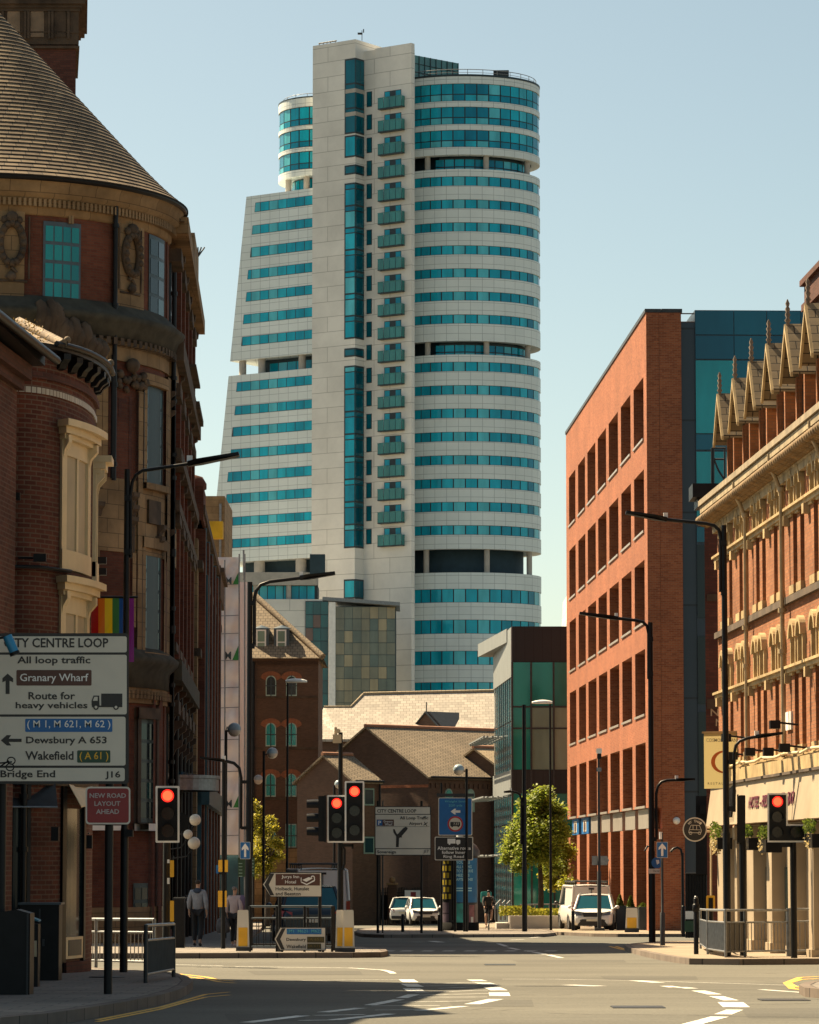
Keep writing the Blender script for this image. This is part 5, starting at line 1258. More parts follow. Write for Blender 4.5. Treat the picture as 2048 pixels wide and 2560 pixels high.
# hotel banner on a bracket
bp = PL(88.5); q = bp.P(1800, 1970); ban = thing("hanging_banner", q, "cream hotel banner with an orange crescent, hung from a bracket beside the tall lamp column", "banner")
m = MB(); bp.poly(m, [(1761, 1972), (1847, 1970), (1847, 1832), (1760, 1834)], .02, .02); m.build("cloth", leafmat("khaki_banner_cloth", (.46, .38, .18), (.46, .38, .18), .5), ban)
m = MB(); bp.poly(m, [(1755, 1834), (1850, 1832), (1850, 1827), (1755, 1829)], -.02, .05); m.tube([bp.P(1848, 1830), bp.P(1900, 1834)], .03, 6); m.build("bracket", M_CSTONE, ban)
m = MB(); bp.text(m, "COSMOPOLITAN", 1766, 1846, 1842, 1855, .026, .004); m.build("lettering", plain("grey_banner_lettering", (.16, .14, .12), .6), ban)
m = MB(); bp.text(m, "R E S T A U R A N T", 1770, 1956, 1841, 1962, .026, .004); m.build("lettering", M_INK, ban)
m = MB(); A = [(1809 + 31 * cos(R(a)), 1905 - 28 * sin(R(a))) for a in range(62, 300, 10)]; B_ = [(1815 + 27 * cos(R(a)), 1905 - 25 * sin(R(a))) for a in range(64, 298, 10)]
for j in range(len(B_) - 1): bp.poly(m, [A[j + 1], B_[j + 1], B_[j], A[j]], .026, .026)
m.build("crescent_emblem", plain("banner_orange", (.62, .13, .015), .6), ban)
# round restaurant sign
rp_ = PL(93); q = rp_.P(1738, 2074); rs = thing("round_hanging_sign", q, "round black and white restaurant sign with a three wheeled taxi drawing", "sign")
m = MB(); rp_.disc(m, 1737.5, 2074, 30.5, 0, .05, 28); m.build("white_rim", M_WHITE, rs); m = MB(); rp_.disc(m, 1737.5, 2074, 27.5, .045, .054, 28); m.build("black_face", M_INK, rs)
m = MB()
tx = "MY THAI"
for i, ch in enumerate(tx):
    if ch == " ": continue
    a = R(132 - i * 14); cx, cy_ = 1737.5 + 21 * cos(a), 2074 - 21 * sin(a); v_, f_ = text_geo(ch, .012); ca, sa = math.sin(a), math.cos(a)
    m.add([rp_.P(cx + (x - .5) * 5.2 * ca + (y - .5) * 6.5 * sa, cy_ + (x - .5) * 5.2 * sa - (y - .5) * 6.5 * ca, .060) for x, y in v_], f_)
for pts in ([(1722, 2082), (1753, 2082), (1754, 2076), (1749, 2064), (1728, 2063), (1724, 2073)],): 
    for a, b in zip(pts, pts[1:] + pts[:1]): m.tube([rp_.P(a[0], a[1], .058), rp_.P(b[0], b[1], .058)], .008, 4)
for u in (1733, 1742): m.tube([rp_.P(u, 2064, .058), rp_.P(u, 2075, .058)], .007, 4)
m.tube([rp_.P(1724, 2074, .058), rp_.P(1753, 2075, .058)], .007, 4)
for u in (1727, 1749): m.tube([rp_.P(u + 3.4 * cos(R(k)), 2083 - 3.4 * sin(R(k)), .058) for k in range(0, 361, 40)], .008, 4)
m.build("lettering", M_WHITE, rs)
m = MB(); m.tube([rp_.P(1767, 2070), rp_.P(1778, 2070)], .03, 5); m.tube([rp_.P(1767, 2079), rp_.P(1778, 2079)], .03, 5); m.tube([rp_.P(1778, 2060), rp_.P(1778, 2330)], .025, 6); m.build("bracket", M_CREAM, rs)
# ================================================================= MIDDLE DISTANCE
M_BRK_B = bricks("brown_brick", (.088, .048, .032), (.118, .064, .042), (.10, .07, .05), .225, .075, .008, .85, .5, .2, .3, .3)
M_TILE = bricks("brown_pantiles", (.20, .155, .105), (.26, .20, .135), (.07, .055, .04), .33, .28, .02, .85, .5, .2, .6, .4)
M_TILEP = bricks("pale_slates", (.30, .265, .225), (.42, .37, .31), (.18, .155, .13), .5, .4, .02, .75, .5, .1, .5, .2)
M_TILEL = bricks("painted_sunlit_tiles", (.32, .245, .15), (.40, .31, .20), (.2, .14, .09), .33, .28, .02, .8, .5, .15, .5, .4)  # lighter colour stands in for sun striking the wing roof
M_GREY = plain("light_grey_cladding", (.22, .235, .235), .45, 0, .08, 1.0)
M_BLKCL = bricks("black_metal_cladding", (.012, .013, .015), (.016, .017, .019), (.006, .006, .007), .5, 30, .02, .45, 0, .1, .1, .2, spec=.4)
M_GRN = glass("green_tinted_glass", (.006, .14, .13), (.015, .26, .22), .05, .6, 0, None, (.7, 1, .95))
M_GRNP = glass("pale_green_reflecting_glass", (.16, .26, .22), (.26, .33, .26), .06, .6, 0, None, (.8, 1, .95))
ghost = lambda u, Y: at(u, 2150, Y).x
# ---- glass office
GY = 204.0; gx = ghost(1282, GY); gl = thing("glass_office_building", (gx, GY, gz(GY) - .3), "modern office with green glass front, black top storey and projecting grey canopy", "building")
gf = FR((gx, GY), (1, 0), (0, -1)); farx, fary = ghost(1237, 219.5), 219.5
sd_ = Vector((farx - gx, fary - GY, 0)); gs = FR((gx, GY), sd_, (-sd_.y, sd_.x)); LS = sd_.length
gz_ = lambda v: at(1300, v, GY).z
zgb = gz(GY) - .4
m = MB(); m.prism([(gx, GY), (gx + 9, GY), (gx + 9, GY + 16), (farx, fary)], gz_(1655), gz_(1566)); m.build("top_storey", M_BLKCL, gl)
m = MB(); m.prism([(gx + .06, GY + .1), (gx + 9, GY + .1), (gx + 9, GY + 15.6), (farx + .2, fary - .2)], zgb, gz_(1655)); m.build("inner_core", M_VOID, gl)
m = MB(); m.fbox(gf, -.02, 9, -.1, .05, gz_(1983), gz_(1925)); m.build("spandrel_band", M_BLKCL, gl)
m = MB(); m.fbox(gs, .02, LS, -.1, .06, gz_(1692), gz_(1568)); m.build("side_parapet", M_GREY, gl)
uu = [1283.5, 1328, 1331, 1385, 1387, 1460]
g1, g2 = MB(), MB()
for a, b in ((1283.5, 1328), (1331, 1385), (1387, 1440), (1442, 1480)):
    ta, tb2 = ghost(a, GY) - gx, ghost(b, GY) - gx
    for y0, y1, kd in ((1656, 1765, 0), (1769, 1819, 1), (1823, 1924, 1), (1984, 2130, 0), (2134, 2280, 0)):
        (g2 if kd and a > 1300 else g1).face([gf.P(ta, .02, gz_(y1)), gf.P(tb2, .02, gz_(y1)), gf.P(tb2, .02, gz_(y0)), gf.P(ta, .02, gz_(y0))])
g1.build("curtain_glass", M_GRN, gl); g2.build("curtain_glass", M_GRNP, gl)
m = MB()
for a in (1282, 1329.5, 1386): t = ghost(a, GY) - gx; m.fbox(gf, t - .05, t + .05, 0, .09, zgb, gz_(1655))
for v in (1767, 1821, 2132): m.fbox(gf, 0, 9, 0, .07, gz_(v) - .04, gz_(v) + .04)
m.build("mullion", M_DARKG, gl)
g1 = MB(); fins = MB(); n = 9
for k in range(n):
    a, b = LS * k / n, LS * (k + 1) / n
    for y0, y1 in ((1694, 1800), (1804, 1924), (1928, 2060), (2064, 2280)): g1.face([gs.P(a + .1, .02, gz_(y1)), gs.P(b - .1, .02, gz_(y1)), gs.P(b - .1, .02, gz_(y0)), gs.P(a + .1, .02, gz_(y0))])
    fins.fbox(gs, a - .04, a + .04, .03, .075, zgb, gz_(1692))
g1.build("side_glass", M_TEALD, gl); fins.build("vertical_fin", M_GREY, gl)
m = MB(); m.fbox(gs, .1, LS, .03, .10, gz_(1985), gz_(1925)); m.build("side_spandrel", M_GREY, gl)
for v in (1838, 1990, 2138):
    m = MB(); z = gz_(v)
    for k in range(7): m.tube([gs.P(LS * .15 + k * LS * .14, .1, z), gs.P(LS * .15 + k * LS * .14, 1.5, z - .1)], .05, 5)
    for d in (.4, .7, 1.0, 1.3, 1.5): m.fbox(gs, LS * .1, LS, d - .05, d + .05, z - .06, z + .02)
    m.build("sunshade", M_GREY, gl)
cz1, cz0 = at(1268, 1572, 207).z, at(1268, 1606, 207).z
m = MB(); m.prism([(ghost(1268, 207), 207), (gx + .3, 207), (farx + .5, 222), (ghost(1196, 222), 222)], cz0, cz1); m.build("canopy", M_GREY, gl)
# ---- brown gabled houses
eH = Vector((.72, .69, 0)).normalized(); gH = Vector((-.69, .72, 0)).normalized()
def gable_house(u, Y, hw, L, z_e, z_r, mat_roof, label, zbase, ov=.25):
    K = Vector((ghost(u, Y), Y, 0)); fr = FR(K, eH, -gH); fg = FR(K, gH, -eH)
    t = thing("gabled_house", (K.x, K.y, zbase), label, "house", "brown brick houses with tiled gable roofs")
    m = MB(); m.prism([(p.x, p.y) for p in (K, K + eH * L, K + eH * L + gH * 2 * hw, K + gH * 2 * hw)], zbase, z_e)
    m.fpoly(fg, [(0, z_e), (hw, z_r), (2 * hw, z_e)], -.3, 0); m.build("wall", M_BRK_B, t)
    m = MB()
    for s_ in (0, 1):
        base = fr.P(0, 0, 0) if s_ == 0 else fr.P(0, 0, 0) + gH * 2 * hw; sg = -1 if s_ == 0 else 1
        a0 = base + gH * sg * ov + UP * (z_e - .12) - eH * .2; a1 = a0 + eH * (L + .2); r0_ = K + gH * hw + UP * (z_r + .06) - eH * .2; r1 = r0_ + eH * (L + .2)
        q = [a0, a1, r1, r0_] if s_ == 0 else [a1, a0, r0_, r1]; m.solid(q, [p - UP * .14 for p in q])
    m.build("tiled_roof", mat_roof, t)
    m = MB(); r0_ = K + gH * hw + UP * (z_r + .1) - eH * .22; m.tube([r0_, r0_ + eH * (L + .2)], .12, 6); m.build("ridge_tile", plain("terracotta_ridge", (.30, .14, .08), .8), t)
    m = MB(); m.tube([K - gH * .0 + gH * -.3 + UP * (z_e - .12), K - gH * .3 + eH * L + UP * (z_e - .12)], .07, 6); m.tube([K + eH * (L - .15) - gH * .1 + UP * z_e, K + eH * (L - .15) - gH * .1 + UP * zbase], .06, 6); m.build("gutter", M_BLACK, t)
    return t, fr, fg
zA_e, zA_r = at(1071, 1938, 228).z, at(919, 1818, 232).z
hA, frA, fgA = gable_house(1071, 228, 5.6, 12.0, zA_e, zA_r, M_TILE, "largest brown brick house, its grey tiled roof right of the broad front gable", gz(228) - .5)
hC, frC, fgC = gable_house(881.6, 218, 2.48, 2.3, at(881.6, 1948, 218).z, at(812, 1889, 219.8).z, M_TILE, "small low gabled brick house against the warehouse, behind the paired red signals", gz(218) - .5)
Kb = frA.P(5.6, 1.2, 0); ub = 1024 + Kb.x / Kb.y * F
hB, frB, fgB = gable_house(ub, Kb.y, 2.6, 8.0, at(1190, 1923, Kb.y).z, at(1157, 1871, Kb.y + 1.5).z, M_TILEL, "brick wing beside the glass office, its roof tiles coloured lighter as if sunlit", gz(230) - .5)
def hwin(house, fr, t0_, t1_, z0, z1, mat, arched=True):
    m = MB(); r = (t1_ - t0_) / 2; c = (t0_ + t1_) / 2
    pts = [(t0_, z0), (t1_, z0)] + ([(c + r * cos(R(a)), z1 - r + r * sin(R(a))) for a in range(0, 181, 20)] if arched else [(t1_, z1), (t0_, z1)])
    m.fpoly(fr, pts, -.05, .04); f_ = m.build("window_frame", plain("pale_green_frame", (.16, .24, .20), .5), house)
    m = MB(); e = .09
    pts = [(t0_ + e, z0 + e), (t1_ - e, z0 + e)] + ([(c + (r - e) * cos(R(a)), z1 - r + (r - e) * sin(R(a))) for a in range(0, 181, 20)] if arched else [(t1_ - e, z1 - e), (t0_ + e, z1 - e)])
    m.fpoly(fr, pts, .0, .05); m.build("pane", mat, f_)
zA = lambda v: at(1120, v, 230).z
ta, tb2 = frA.hit(1112, 2000)[0], frA.hit(1131, 2000)[0]; hwin(hA, frA, ta, tb2, zA(2030), zA(1972), M_GRN)
ta, tb2 = frA.hit(1166, 2000)[0], frA.hit(1186, 2000)[0]; hwin(hA, frA, ta, tb2, zA(2030), zA(1972), M_GRNP)
ta = frC.hit(911, 2000)[0]
for v0, v1 in ((1971, 2014), (2092, 2135)): hwin(hC, frC, .9, 1.75, at(911, v1, 219).z, at(911, v0, 219).z, M_GLDK, False)
m = MB(); frA_ = frA; m.fbox(frA, 0, 12, 0, .06, zA_e - .5, zA_e - .3)
for k in range(28): m.fbox(frA, .2 + k * .42, .4 + k * .42, 0, .07, zA_e - .8, zA_e - .5)
m.build("corbel_table", M_BRK_B, hA)
m = MB(); m.fbox(fgA, 0, 11.2, 0, .02, zA(1970), zA(1963)); m.build("brick_band", M_BRK_N, hA)
# ---- long pale roof behind with a small gablet
DY = 292.0; x0, x1 = ghost(795, DY) - 12, ghost(1236, DY) + 12
dh = thing("slate_roofed_hall", ((x0 + x1) / 2, DY, gz(230)), "long hall with a broad sunlit pale slate roof behind the brown brick houses", "building")
ze_, zr_1 = at(850, 1848, DY).z, at(1050, 1736, DY + 8).z
xs_ = ghost(877, DY + 7); xk = ghost(908, DY + 8)
m = MB(); m.prism([(x0, DY + .3), (x1, DY + .3), (x1, DY + 16), (x0, DY + 16)], -4, ze_); m.build("wall", M_BRK_B, dh)
zr_2 = at(840, 1768, DY + 6.0).z
m = MB()
q = [Vector((xs_ - .6, DY, ze_)), Vector((x1, DY, ze_)), Vector((x1, DY + 8, zr_1 + .5)), Vector((xk, DY + 8, zr_1)), Vector((xs_, DY + 6.1, zr_2))]
m.solid(q, [p - UP * .2 for p in q])
q = [Vector((x0, DY + .01, ze_)), Vector((xs_ - .6, DY + .01, ze_)), Vector((xs_, DY + 6.1, zr_2)), Vector((ghost(809, DY + 6), DY + 6.1, zr_2)), Vector((ghost(795, DY + 4), DY + 4.5, zr_2 - 1.0)), Vector((x0, DY + 4.5, zr_2 - 1.0))]
m.solid(q, [p - UP * .2 for p in q])
m.build("slate_roof", M_TILEP, dh)
m = MB(); m.tube([Vector((xk, DY + 8, zr_1 + .05)), Vector((x1, DY + 8, zr_1 + .55))], .14, 6); m.tube([Vector((xk, DY + 8, zr_1)), Vector((xs_, DY + 6.1, zr_2)), Vector((ghost(809, DY + 6), DY + 6.1, zr_2))], .13, 6); m.build("ridge_tile", M_TILEL, dh)
gy = DY + 2.6; K = Vector((ghost(1104, 292.9), 292.9, 0)); zg0, zg1 = at(1104, 1824, gy).z, at(1071, 1779, gy).z; hw = 1.75; A_ = K + gH * hw + UP * zg1
B_, C_ = K + UP * zg0, K + gH * 2 * hw + UP * zg0
m = MB(); m.solid([B_, A_, C_], [B_ + eH * .3, A_ + eH * .3, C_ + eH * .3]); gb = m.build("gablet", M_BRK_B, dh)
m = MB(); Lg = 4.2; q = [B_ - eH * .15, B_ + eH * (Lg - 1.0), A_ + eH * Lg, A_ - eH * .15]; m.solid(q, [p - UP * .12 for p in q]); q = [C_ - eH * .15, A_ - eH * .15, A_ + eH * Lg, C_ + eH * (Lg)]; m.solid(q, [p - UP * .12 for p in q]); m.build("gablet_roof", M_DARKG, gb)
m = MB(); m.tube([A_, A_ + UP * .75], .05, 5); m.build("finial", M_DARKG, gb)
# ---- brick warehouse with dormers
EY = 245.0; wx0, wx1 = ghost(540, EY), ghost(795, EY); wh = thing("brick_warehouse", (wx1 - 3, EY, gz(EY) - .3), "four storey brown brick warehouse with arched windows and two dormers in its hipped roof", "building")
wf = FR((wx0, EY), (1, 0), (0, -1)); wz = lambda v: at(700, v, EY).z; wt_ = lambda u: ghost(u, EY) - wx0
m = MB(); m.prism([(wx0, EY), (wx1, EY), (wx1, EY + 12), (wx0, EY + 12)], gz(EY) - .5, wz(1646)); m.build("brick_wall", M_BRK_B, wh)
m = MB(); m.fbox(wf, 0, wt_(797), 0, .12, wz(1652), wz(1644))
for k in range(44): m.fbox(wf, wt_(622 + k * 4), wt_(624 + k * 4), 0, .12, wz(1662), wz(1652))
m.build("corbel_table", M_BRK_B, wh)
m = MB(); m.fbox(wf, 0, wt_(795), 0, .05, wz(1745), wz(1741)); m.fbox(wf, 0, wt_(795), 0, .05, wz(1874), wz(1868)); m.fbox(wf, 0, wt_(795), 0, .05, wz(2000), wz(1995)); m.build("stone_band", M_STONED, wh)
m = MB(); m.fbox(wf, 0, wt_(797), -.1, .08, gz(EY) - .5, wz(2122)); m.build("stone_ground_floor", M_STONE, wh)
m = MB(); m.tube([wf.P(wt_(630), .15, wz(2120)), wf.P(wt_(630), .15, wz(1655))], .14, 6); m.build("downpipe", M_BLACK, wh)
rx, rz = ghost(632, EY + 6), at(632, 1490, EY + 6).z
m = MB(); zE = wz(1646)
q = [Vector((wx0 - .3, EY - .35, zE)), Vector((wx1 + .35, EY - .35, zE)), Vector((rx, EY + 6, rz)), Vector((wx0 - .3, EY + 6, rz))]; m.face(q)
q = [Vector((wx1 + .35, EY - .35, zE)), Vector((wx1 + .35, EY + 12.4, zE)), Vector((rx + .01, EY + 6, rz))]; m.face(q)
q = [Vector((wx1 + .35, EY + 12.4, zE)), Vector((wx0 - .3, EY + 12.4, zE)), Vector((wx0 - .3, EY + 6, rz)), Vector((rx, EY + 6, rz))]; m.face(q)
m.build("tiled_roof", M_TILE, wh)
m = MB(); m.tube([Vector((wx1 + .3, EY - .3, zE + .1)), Vector((rx, EY + 6, rz + .1))], .24, 6); m.build("hip_tile", M_TILE, wh)
for u0, u1 in ((637, 662), (688, 713)):
    za_, zb_ = wz(1628), wz(1572); t0_, t1_ = wt_(u0), wt_(u1)
    m = MB(); m.fbox(wf, t0_ - .18, t1_ + .18, -5, -.9, za_ - .1, zb_ + .1); m.lathe([(.01, .25), ((t1_ - t0_) / 2 + .35, .0)], wf.P((t0_ + t1_) / 2, -1.5, zb_ + .1), 12); dm = m.build("dormer", M_LEAD, wh)
    m = MB(); m.fbox(wf, t0_, t1_, -.92, -.84, za_, zb_); fr_ = m.build("window_frame", M_WHITEP, dm); m = MB(); zm = (za_ + zb_) / 2 - .1
    for a, b in ((za_ + .1, zm - .04), (zm + .04, zb_ - .1)): m.face([wf.P(t0_ + .1, -.83, a), wf.P(t1_ - .1, -.83, a), wf.P(t1_ - .1, -.83, b), wf.P(t0_ + .1, -.83, b)])
    m.build("pane", M_GRNP, fr_)
M_ORB = bricks("orange_arch_brick", (.26, .09, .045), (.30, .11, .055), (.15, .08, .05), .1, .3, .01, .85, 0, .2, .3)
for i, (v0, v1) in enumerate(((1689, 1740), (1807, 1866), (1934, 1992), (2060, 2119))):
    for u0, u1 in ((663, 689), (714, 741)):
        t0_, t1_ = wt_(u0), wt_(u1); z0, z1 = wz(v1), wz(v0); c = (t0_ + t1_) / 2; hw = (t1_ - t0_) / 2
        arc_ = lambda k, h: [(c + k * cos(R(a)), z1 - h + h * sin(R(a))) for a in range(0, 181, 20)] if i < 3 else [(c + k, z1), (c - k, z1)]
        m = MB(); m.fpoly(wf, [(t0_, z0), (t1_, z0)] + arc_(hw, .35), -.1, .02); f_ = m.build("window_frame", plain("white_green_frame", (.30, .42, .38), .5), wh)
        m = MB(); m.fpoly(wf, [(t0_ + .06, z0 + .08), (t1_ - .06, z0 + .08)] + [(c + (x - c) * .84, z - .07) for x, z in arc_(hw, .35)], .0, .03); m.build("pane", M_GLDK if i == 0 else M_CURT, f_)
        m = MB(); m.fbox(wf, c - .03, c + .03, .03, .05, z0, z1); m.fbox(wf, t0_, t1_, .03, .045, (z0 + z1) / 2 - .03, (z0 + z1) / 2 + .03); m.build("glazing_bar", M_FRAMED, f_)
        if i < 3:
            m = MB(); o_ = arc_(hw + .35, .45); inn = arc_(hw, .35)
            for j in range(len(inn) - 1): m.fpoly(wf, [(o_[j][0], o_[j][1] + .3), (o_[j + 1][0], o_[j + 1][1] + .3), inn[j + 1], inn[j]], 0, .04)
            m.build("brick_arch", M_ORB, f_)
# ---- scaffold sheeting
SY = 186.0; sf = thing("sheeted_scaffold", (ghost(590, SY), SY, gz(SY)), "tall scaffold wrapped in pinkish white sheeting with dark letters and green triangles", "scaffold")
M_SHEET = plain("white_scaffold_sheet", (.72, .66, .64), .7, 0, .08, .9, bump=.2)
def sheet(mb, ua, ub, va, vb, Ya, Yb, nu=8, nv=40, amp=.30):
    rows = []
    for j in range(nv + 1):
        v = va + (vb - va) * j / nv; r = []
        for i in range(nu + 1):
            s_ = i / nu; Y = Ya + (Yb - Ya) * s_; bul = amp * abs(math.sin(j / nv * math.pi * 12)) + .07 * math.sin(i * 2.1 + j * .9) + .05 * math.sin(i * 5 + j * 2.3)
            r.append(at(ua + (ub - ua) * s_ + (bul * 3 if Ya != Yb else 0), v, Y - (bul if Ya == Yb else 0)))
        rows.append(r)
    mb.grid(rows[::-1])
m = MB(); sheet(m, 520, 599, 1400, 2137, SY, SY); sheet(m, 599, 619, 1455, 2137, SY, SY + 9, 5); m.build("sheeting", M_SHEET, sf)
m = MB(); sheet(m, 545, 600, 1393, 1452, SY - .3, SY - .3, 6, 8, .03); m.build("banner", M_SHEET, sf)
ps = PL(SY - .55)
gm_ = plain("banner_green", (.02, .17, .03), .6); ink = plain("banner_slate_lettering", (.03, .05, .06), .6)
for txt, u0, u1, v0, v1 in (("AM", 548, 579, 1443, 1461), ("M", 562, 578, 1629, 1649), ("A", 562, 574, 1816, 1832), ("M", 564, 580, 2000, 2019)):
    m = MB(); ps.text(m, txt, u0, v0, u1, v1, 0, .02); m.build("lettering", ink, sf)
for u0, u1, v0, v1 in ((582, 600, 1424, 1461), (581, 597, 1614, 1650), (583, 597, 1990, 2019)):
    m = MB(); ps.poly(m, [(u0, v1), (u1, v1), (u1 - 1, v0)], 0, 0); m.build("green_triangle", gm_, sf)
m = MB()
for u in (562, 598, 612): m.tube([at(u, 2360 - 30, SY - .6), at(u, 1385 if u > 590 else 1400, SY - .6)], .04, 6)
m.tube([at(609, 1375, SY), at(609, 1450, SY)], .05, 5)
for v in (1462, 1540, 1585, 1652, 1720, 1770, 1850, 1930, 2025, 2090): m.tube([at(545, v, SY - .42), at(600, v - 2, SY - .42)], .02, 4)
m.build("scaffold_pole", M_GALV, sf)
m = MB(); p = at(545, 2138, SY + .3); q = at(640, 2138, SY + .3); m.prism([(p.x - 3, SY + .4), (q.x - .6, SY + .4), (q.x - .6, SY + 9), (p.x - 3, SY + 9)], gz(SY) - .5, p.z); m.build("hoarding", M_GREEN_P, sf)
# ---- iron gates with piers
GYY = 221.0; pg = PL(GYY); gt = thing("iron_gates", (ghost(930, GYY), GYY, gz(GYY)), "black iron gates and railings with curved spiked tops in front of the brown houses", "gate")
m = MB(); zb_g = gz(GYY) - .2
for u in range(772, 1056, 4):
    top = 2224 - 6 * abs(math.sin((u - 772) / 36 * math.pi)); m.tube([(ghost(u, GYY), GYY, zb_g), pg.P(u, top)], .034, 4)
m.build("bar", M_BLACK, gt); m = MB()
for v in (2232, 2262, 2288): m.tube([pg.P(770, v), pg.P(1056, v)], .03, 4)
m.build("rail", M_BLACK, gt)
m = MB(); pg.rect(m, 770, 2238, 1056, 2300, -.05, -.03); m.build("mesh_panel", M_BLACK, gt)
m = MB(); pg.rect(m, 920, 2240, 931, 2254, .05, .06); m.build("white_notice", M_WHITEP, gt)
for i, u in enumerate((796, 981)):
    gp_ = thing("gate_pier", (ghost(u, GYY - .3), GYY - .3, zb_g), ("brick gate pier with stone ball behind the island railing", "brick gate pier with stone ball left of the white hatchback")[i], "pier", "brick piers of the iron gates")
    m = MB(); m.box((ghost(u, GYY - .3), GYY - .3, (zb_g + pg.P(u, 2212).z) / 2), (.55, .5, pg.P(u, 2212).z - zb_g)); m.build("pier", M_BRK_B, gp_)
    m = MB(); m.box((ghost(u, GYY - .3), GYY - .3, pg.P(u, 2210).z), (.7, .66, .12)); m.build("cap", M_STONE, gp_); m = MB(); m.ball((ghost(u, GYY - .3), GYY - .3, pg.P(u, 2202).z + .05), .2, 10, 6); m.build("ball_finial", M_STONE, gp_)
m = MB(); pg.rect(m, 1012, 2226, 1056, 2250, .08, .1); wb = m.build("banner", M_WHITEP); tag(wb, "white banner with a dark red block tied to the iron gates", "banner")
m = MB(); pg.rect(m, 1027, 2230, 1040, 2246, .105, .11); m.build("red_block", M_RED, wb)
# ================================================================= STREET FURNITURE
def base_of(u, v): return gnd(u, v, 0.0)
# ---- big direction sign (near left)
Y1 = gnd(268, 2486).y; p1 = PL(Y1)
q = gnd(268, 2486); bs = thing("direction_sign", q, "large white city centre loop sign with a small red sign below, at the left", "road sign")
m = MB(); p1.rect(m, -14, 1583, 322, 1960, 0, .03, 8); m.build("board_edge", M_INK, bs)
m = MB()
for v0, v1 in ((1591, 1631), (1637, 1786), (1792, 1914), (1920, 1953)): p1.rect(m, -8, v0, 317 - (v0 > 1700) * 3 - (v0 > 1900) * 2, v1, .03, .034, 5)
m.build("white_panel", M_WHITE, bs)
m = MB(); d = .038
for t_, u0, v0, u1, v1 in (("CITY CENTRE LOOP", 10, 1595, 271, 1619), ("All loop traffic", 43, 1641, 226, 1664), ("Route for", 71, 1730, 188, 1749), ("heavy vehicles", 39, 1755, 219, 1776), ("Dewsbury A 653", 65, 1841, 267, 1864), ("Wakefield", 63, 1878, 184, 1900), ("Bridge End", 1, 1926, 138, 1949), ("J16", 263, 1928, 301, 1949)):
    p1.text(m, t_, u0, v0, u1, v1, d, .022)
p1.poly(m, [(14, 1735), (24, 1735), (24, 1702), (33, 1706), (33, 1696), (19, 1684), (6, 1696), (6, 1706), (14, 1702)], d, d)
p1.poly(m, [(54, 1847), (22, 1847), (28, 1838), (17, 1838), (2, 1851), (17, 1864), (28, 1864), (22, 1855), (54, 1855)], d, d)
p1.rect(m, 253, 1734, 306, 1767, d, d); p1.poly(m, [(229, 1764), (229, 1752), (234, 1739), (248, 1739), (249, 1764)], d, d)
p1.rect(m, 230, 1764, 306, 1768, d + .001, d + .001)
for u in (240, 290): p1.disc(m, u, 1768, 7, d, d + .003, 14)
m.build("black_lettering", M_INK, bs)
m = MB(); p1.poly(m, [(232, 1752), (236, 1742), (244, 1742), (244, 1752)], d + .002, d + .002)
for u in (240, 290): p1.disc(m, u, 1768, 3.6, d + .003, d + .006, 12)
m.build("lorry_detail", M_WHITE, bs)
m = MB(); p1.rect(m, 41, 1675, 229, 1714, .034, .037, 3); pb = m.build("brown_panel", M_BROWN, bs); m = MB(); p1.text(m, "Granary Wharf", 50, 1684, 221, 1709, .040, .008); m.build("white_lettering", M_INKW, pb)
m = MB(); p1.rect(m, 63, 1797, 281, 1830, .034, .037, 3); pb = m.build("blue_panel", M_BLUE, bs); m = MB(); p1.text(m, "( M 1, M 621, M 62 )", 68, 1801, 276, 1824, .040, .006); m.build("white_lettering", M_INKW, pb)
m = MB(); p1.rect(m, 193, 1876, 276, 1907, .034, .037, 3); pb = m.build("green_panel", M_GREEN, bs); m = MB(); p1.text(m, "( A 61 )", 199, 1880, 271, 1904, .040, .012); m.build("yellow_lettering", M_YLET, pb)
for u, vb in ((30, 2479), (268, 2486)):
    b = gnd(u, vb); m = MB(); rr = 10.5 / F * b.y; m.tube([(b.x, Y1 + .10, b.z - .2), (b.x, Y1 + .10, p1.P(u, 1600).z)], rr, 12); m.build("post", M_BLACK, bs)
m = MB()
for v in (1650, 1770, 1900): p1.rect(m, -10, v, 312, v + 6, -.03, 0)
m.build("rail_clamp", M_GALV, bs)
m = MB(); p1.rect(m, 214, 1967, 326, 2061, .045, .065, 9); pb = m.build("red_sign_edge", M_WHITE, bs); m = MB(); p1.rect(m, 218, 1971, 322, 2057, .065, .068, 7); m.build("red_panel", M_RED, pb)
m = MB()
for t_, u0, v0, u1, v1 in (("NEW ROAD", 224, 1983, 315, 1995), ("LAYOUT", 236, 2003, 301, 2015), ("AHEAD", 240, 2023, 298, 2035)): p1.text(m, t_, u0, v0, u1, v1, .071, .022)
m.build("white_lettering", plain("faded_white_lettering", (.42, .36, .34), .6), pb)
# blue tubular lamp in front of the sign
b = at(28, 1612, Y1 - .6); bt = thing("blue_tube_lamp", b, "blue tubular lamp hanging across the corner of the big sign", "lamp")
m = MB(); m.tube([at(18, 1590, Y1 - .6), at(37, 1634, Y1 - .6)], .058, 12); m.build("tube", plain("sky_blue_paint", (.02, .22, .42), .4), bt); m = MB(); m.tube([at(35, 1630, Y1 - .6), at(38, 1637, Y1 - .6)], .063, 12); m.tube([at(18, 1592, Y1 - .6), at(-30, 1600, Y1 - .6)], .015, 6); m.build("cap", M_BLACK, bt)
m = MB(); pz1 = PL(Y1 - .5)
for s_ in (0, 1): m.tube([pz1.P(28 - 3 * s_ - 10 * cos(R(k)), 1902 + 16 * s_ - 9 * sin(R(k)), 0) for k in range(0, 400, 30)], .008, 5)
m.tube([pz1.P(-30, 1911), pz1.P(30, 1905)], .01, 5); m.tube([pz1.P(-20, 1930), pz1.P(22, 1902)], .01, 5)
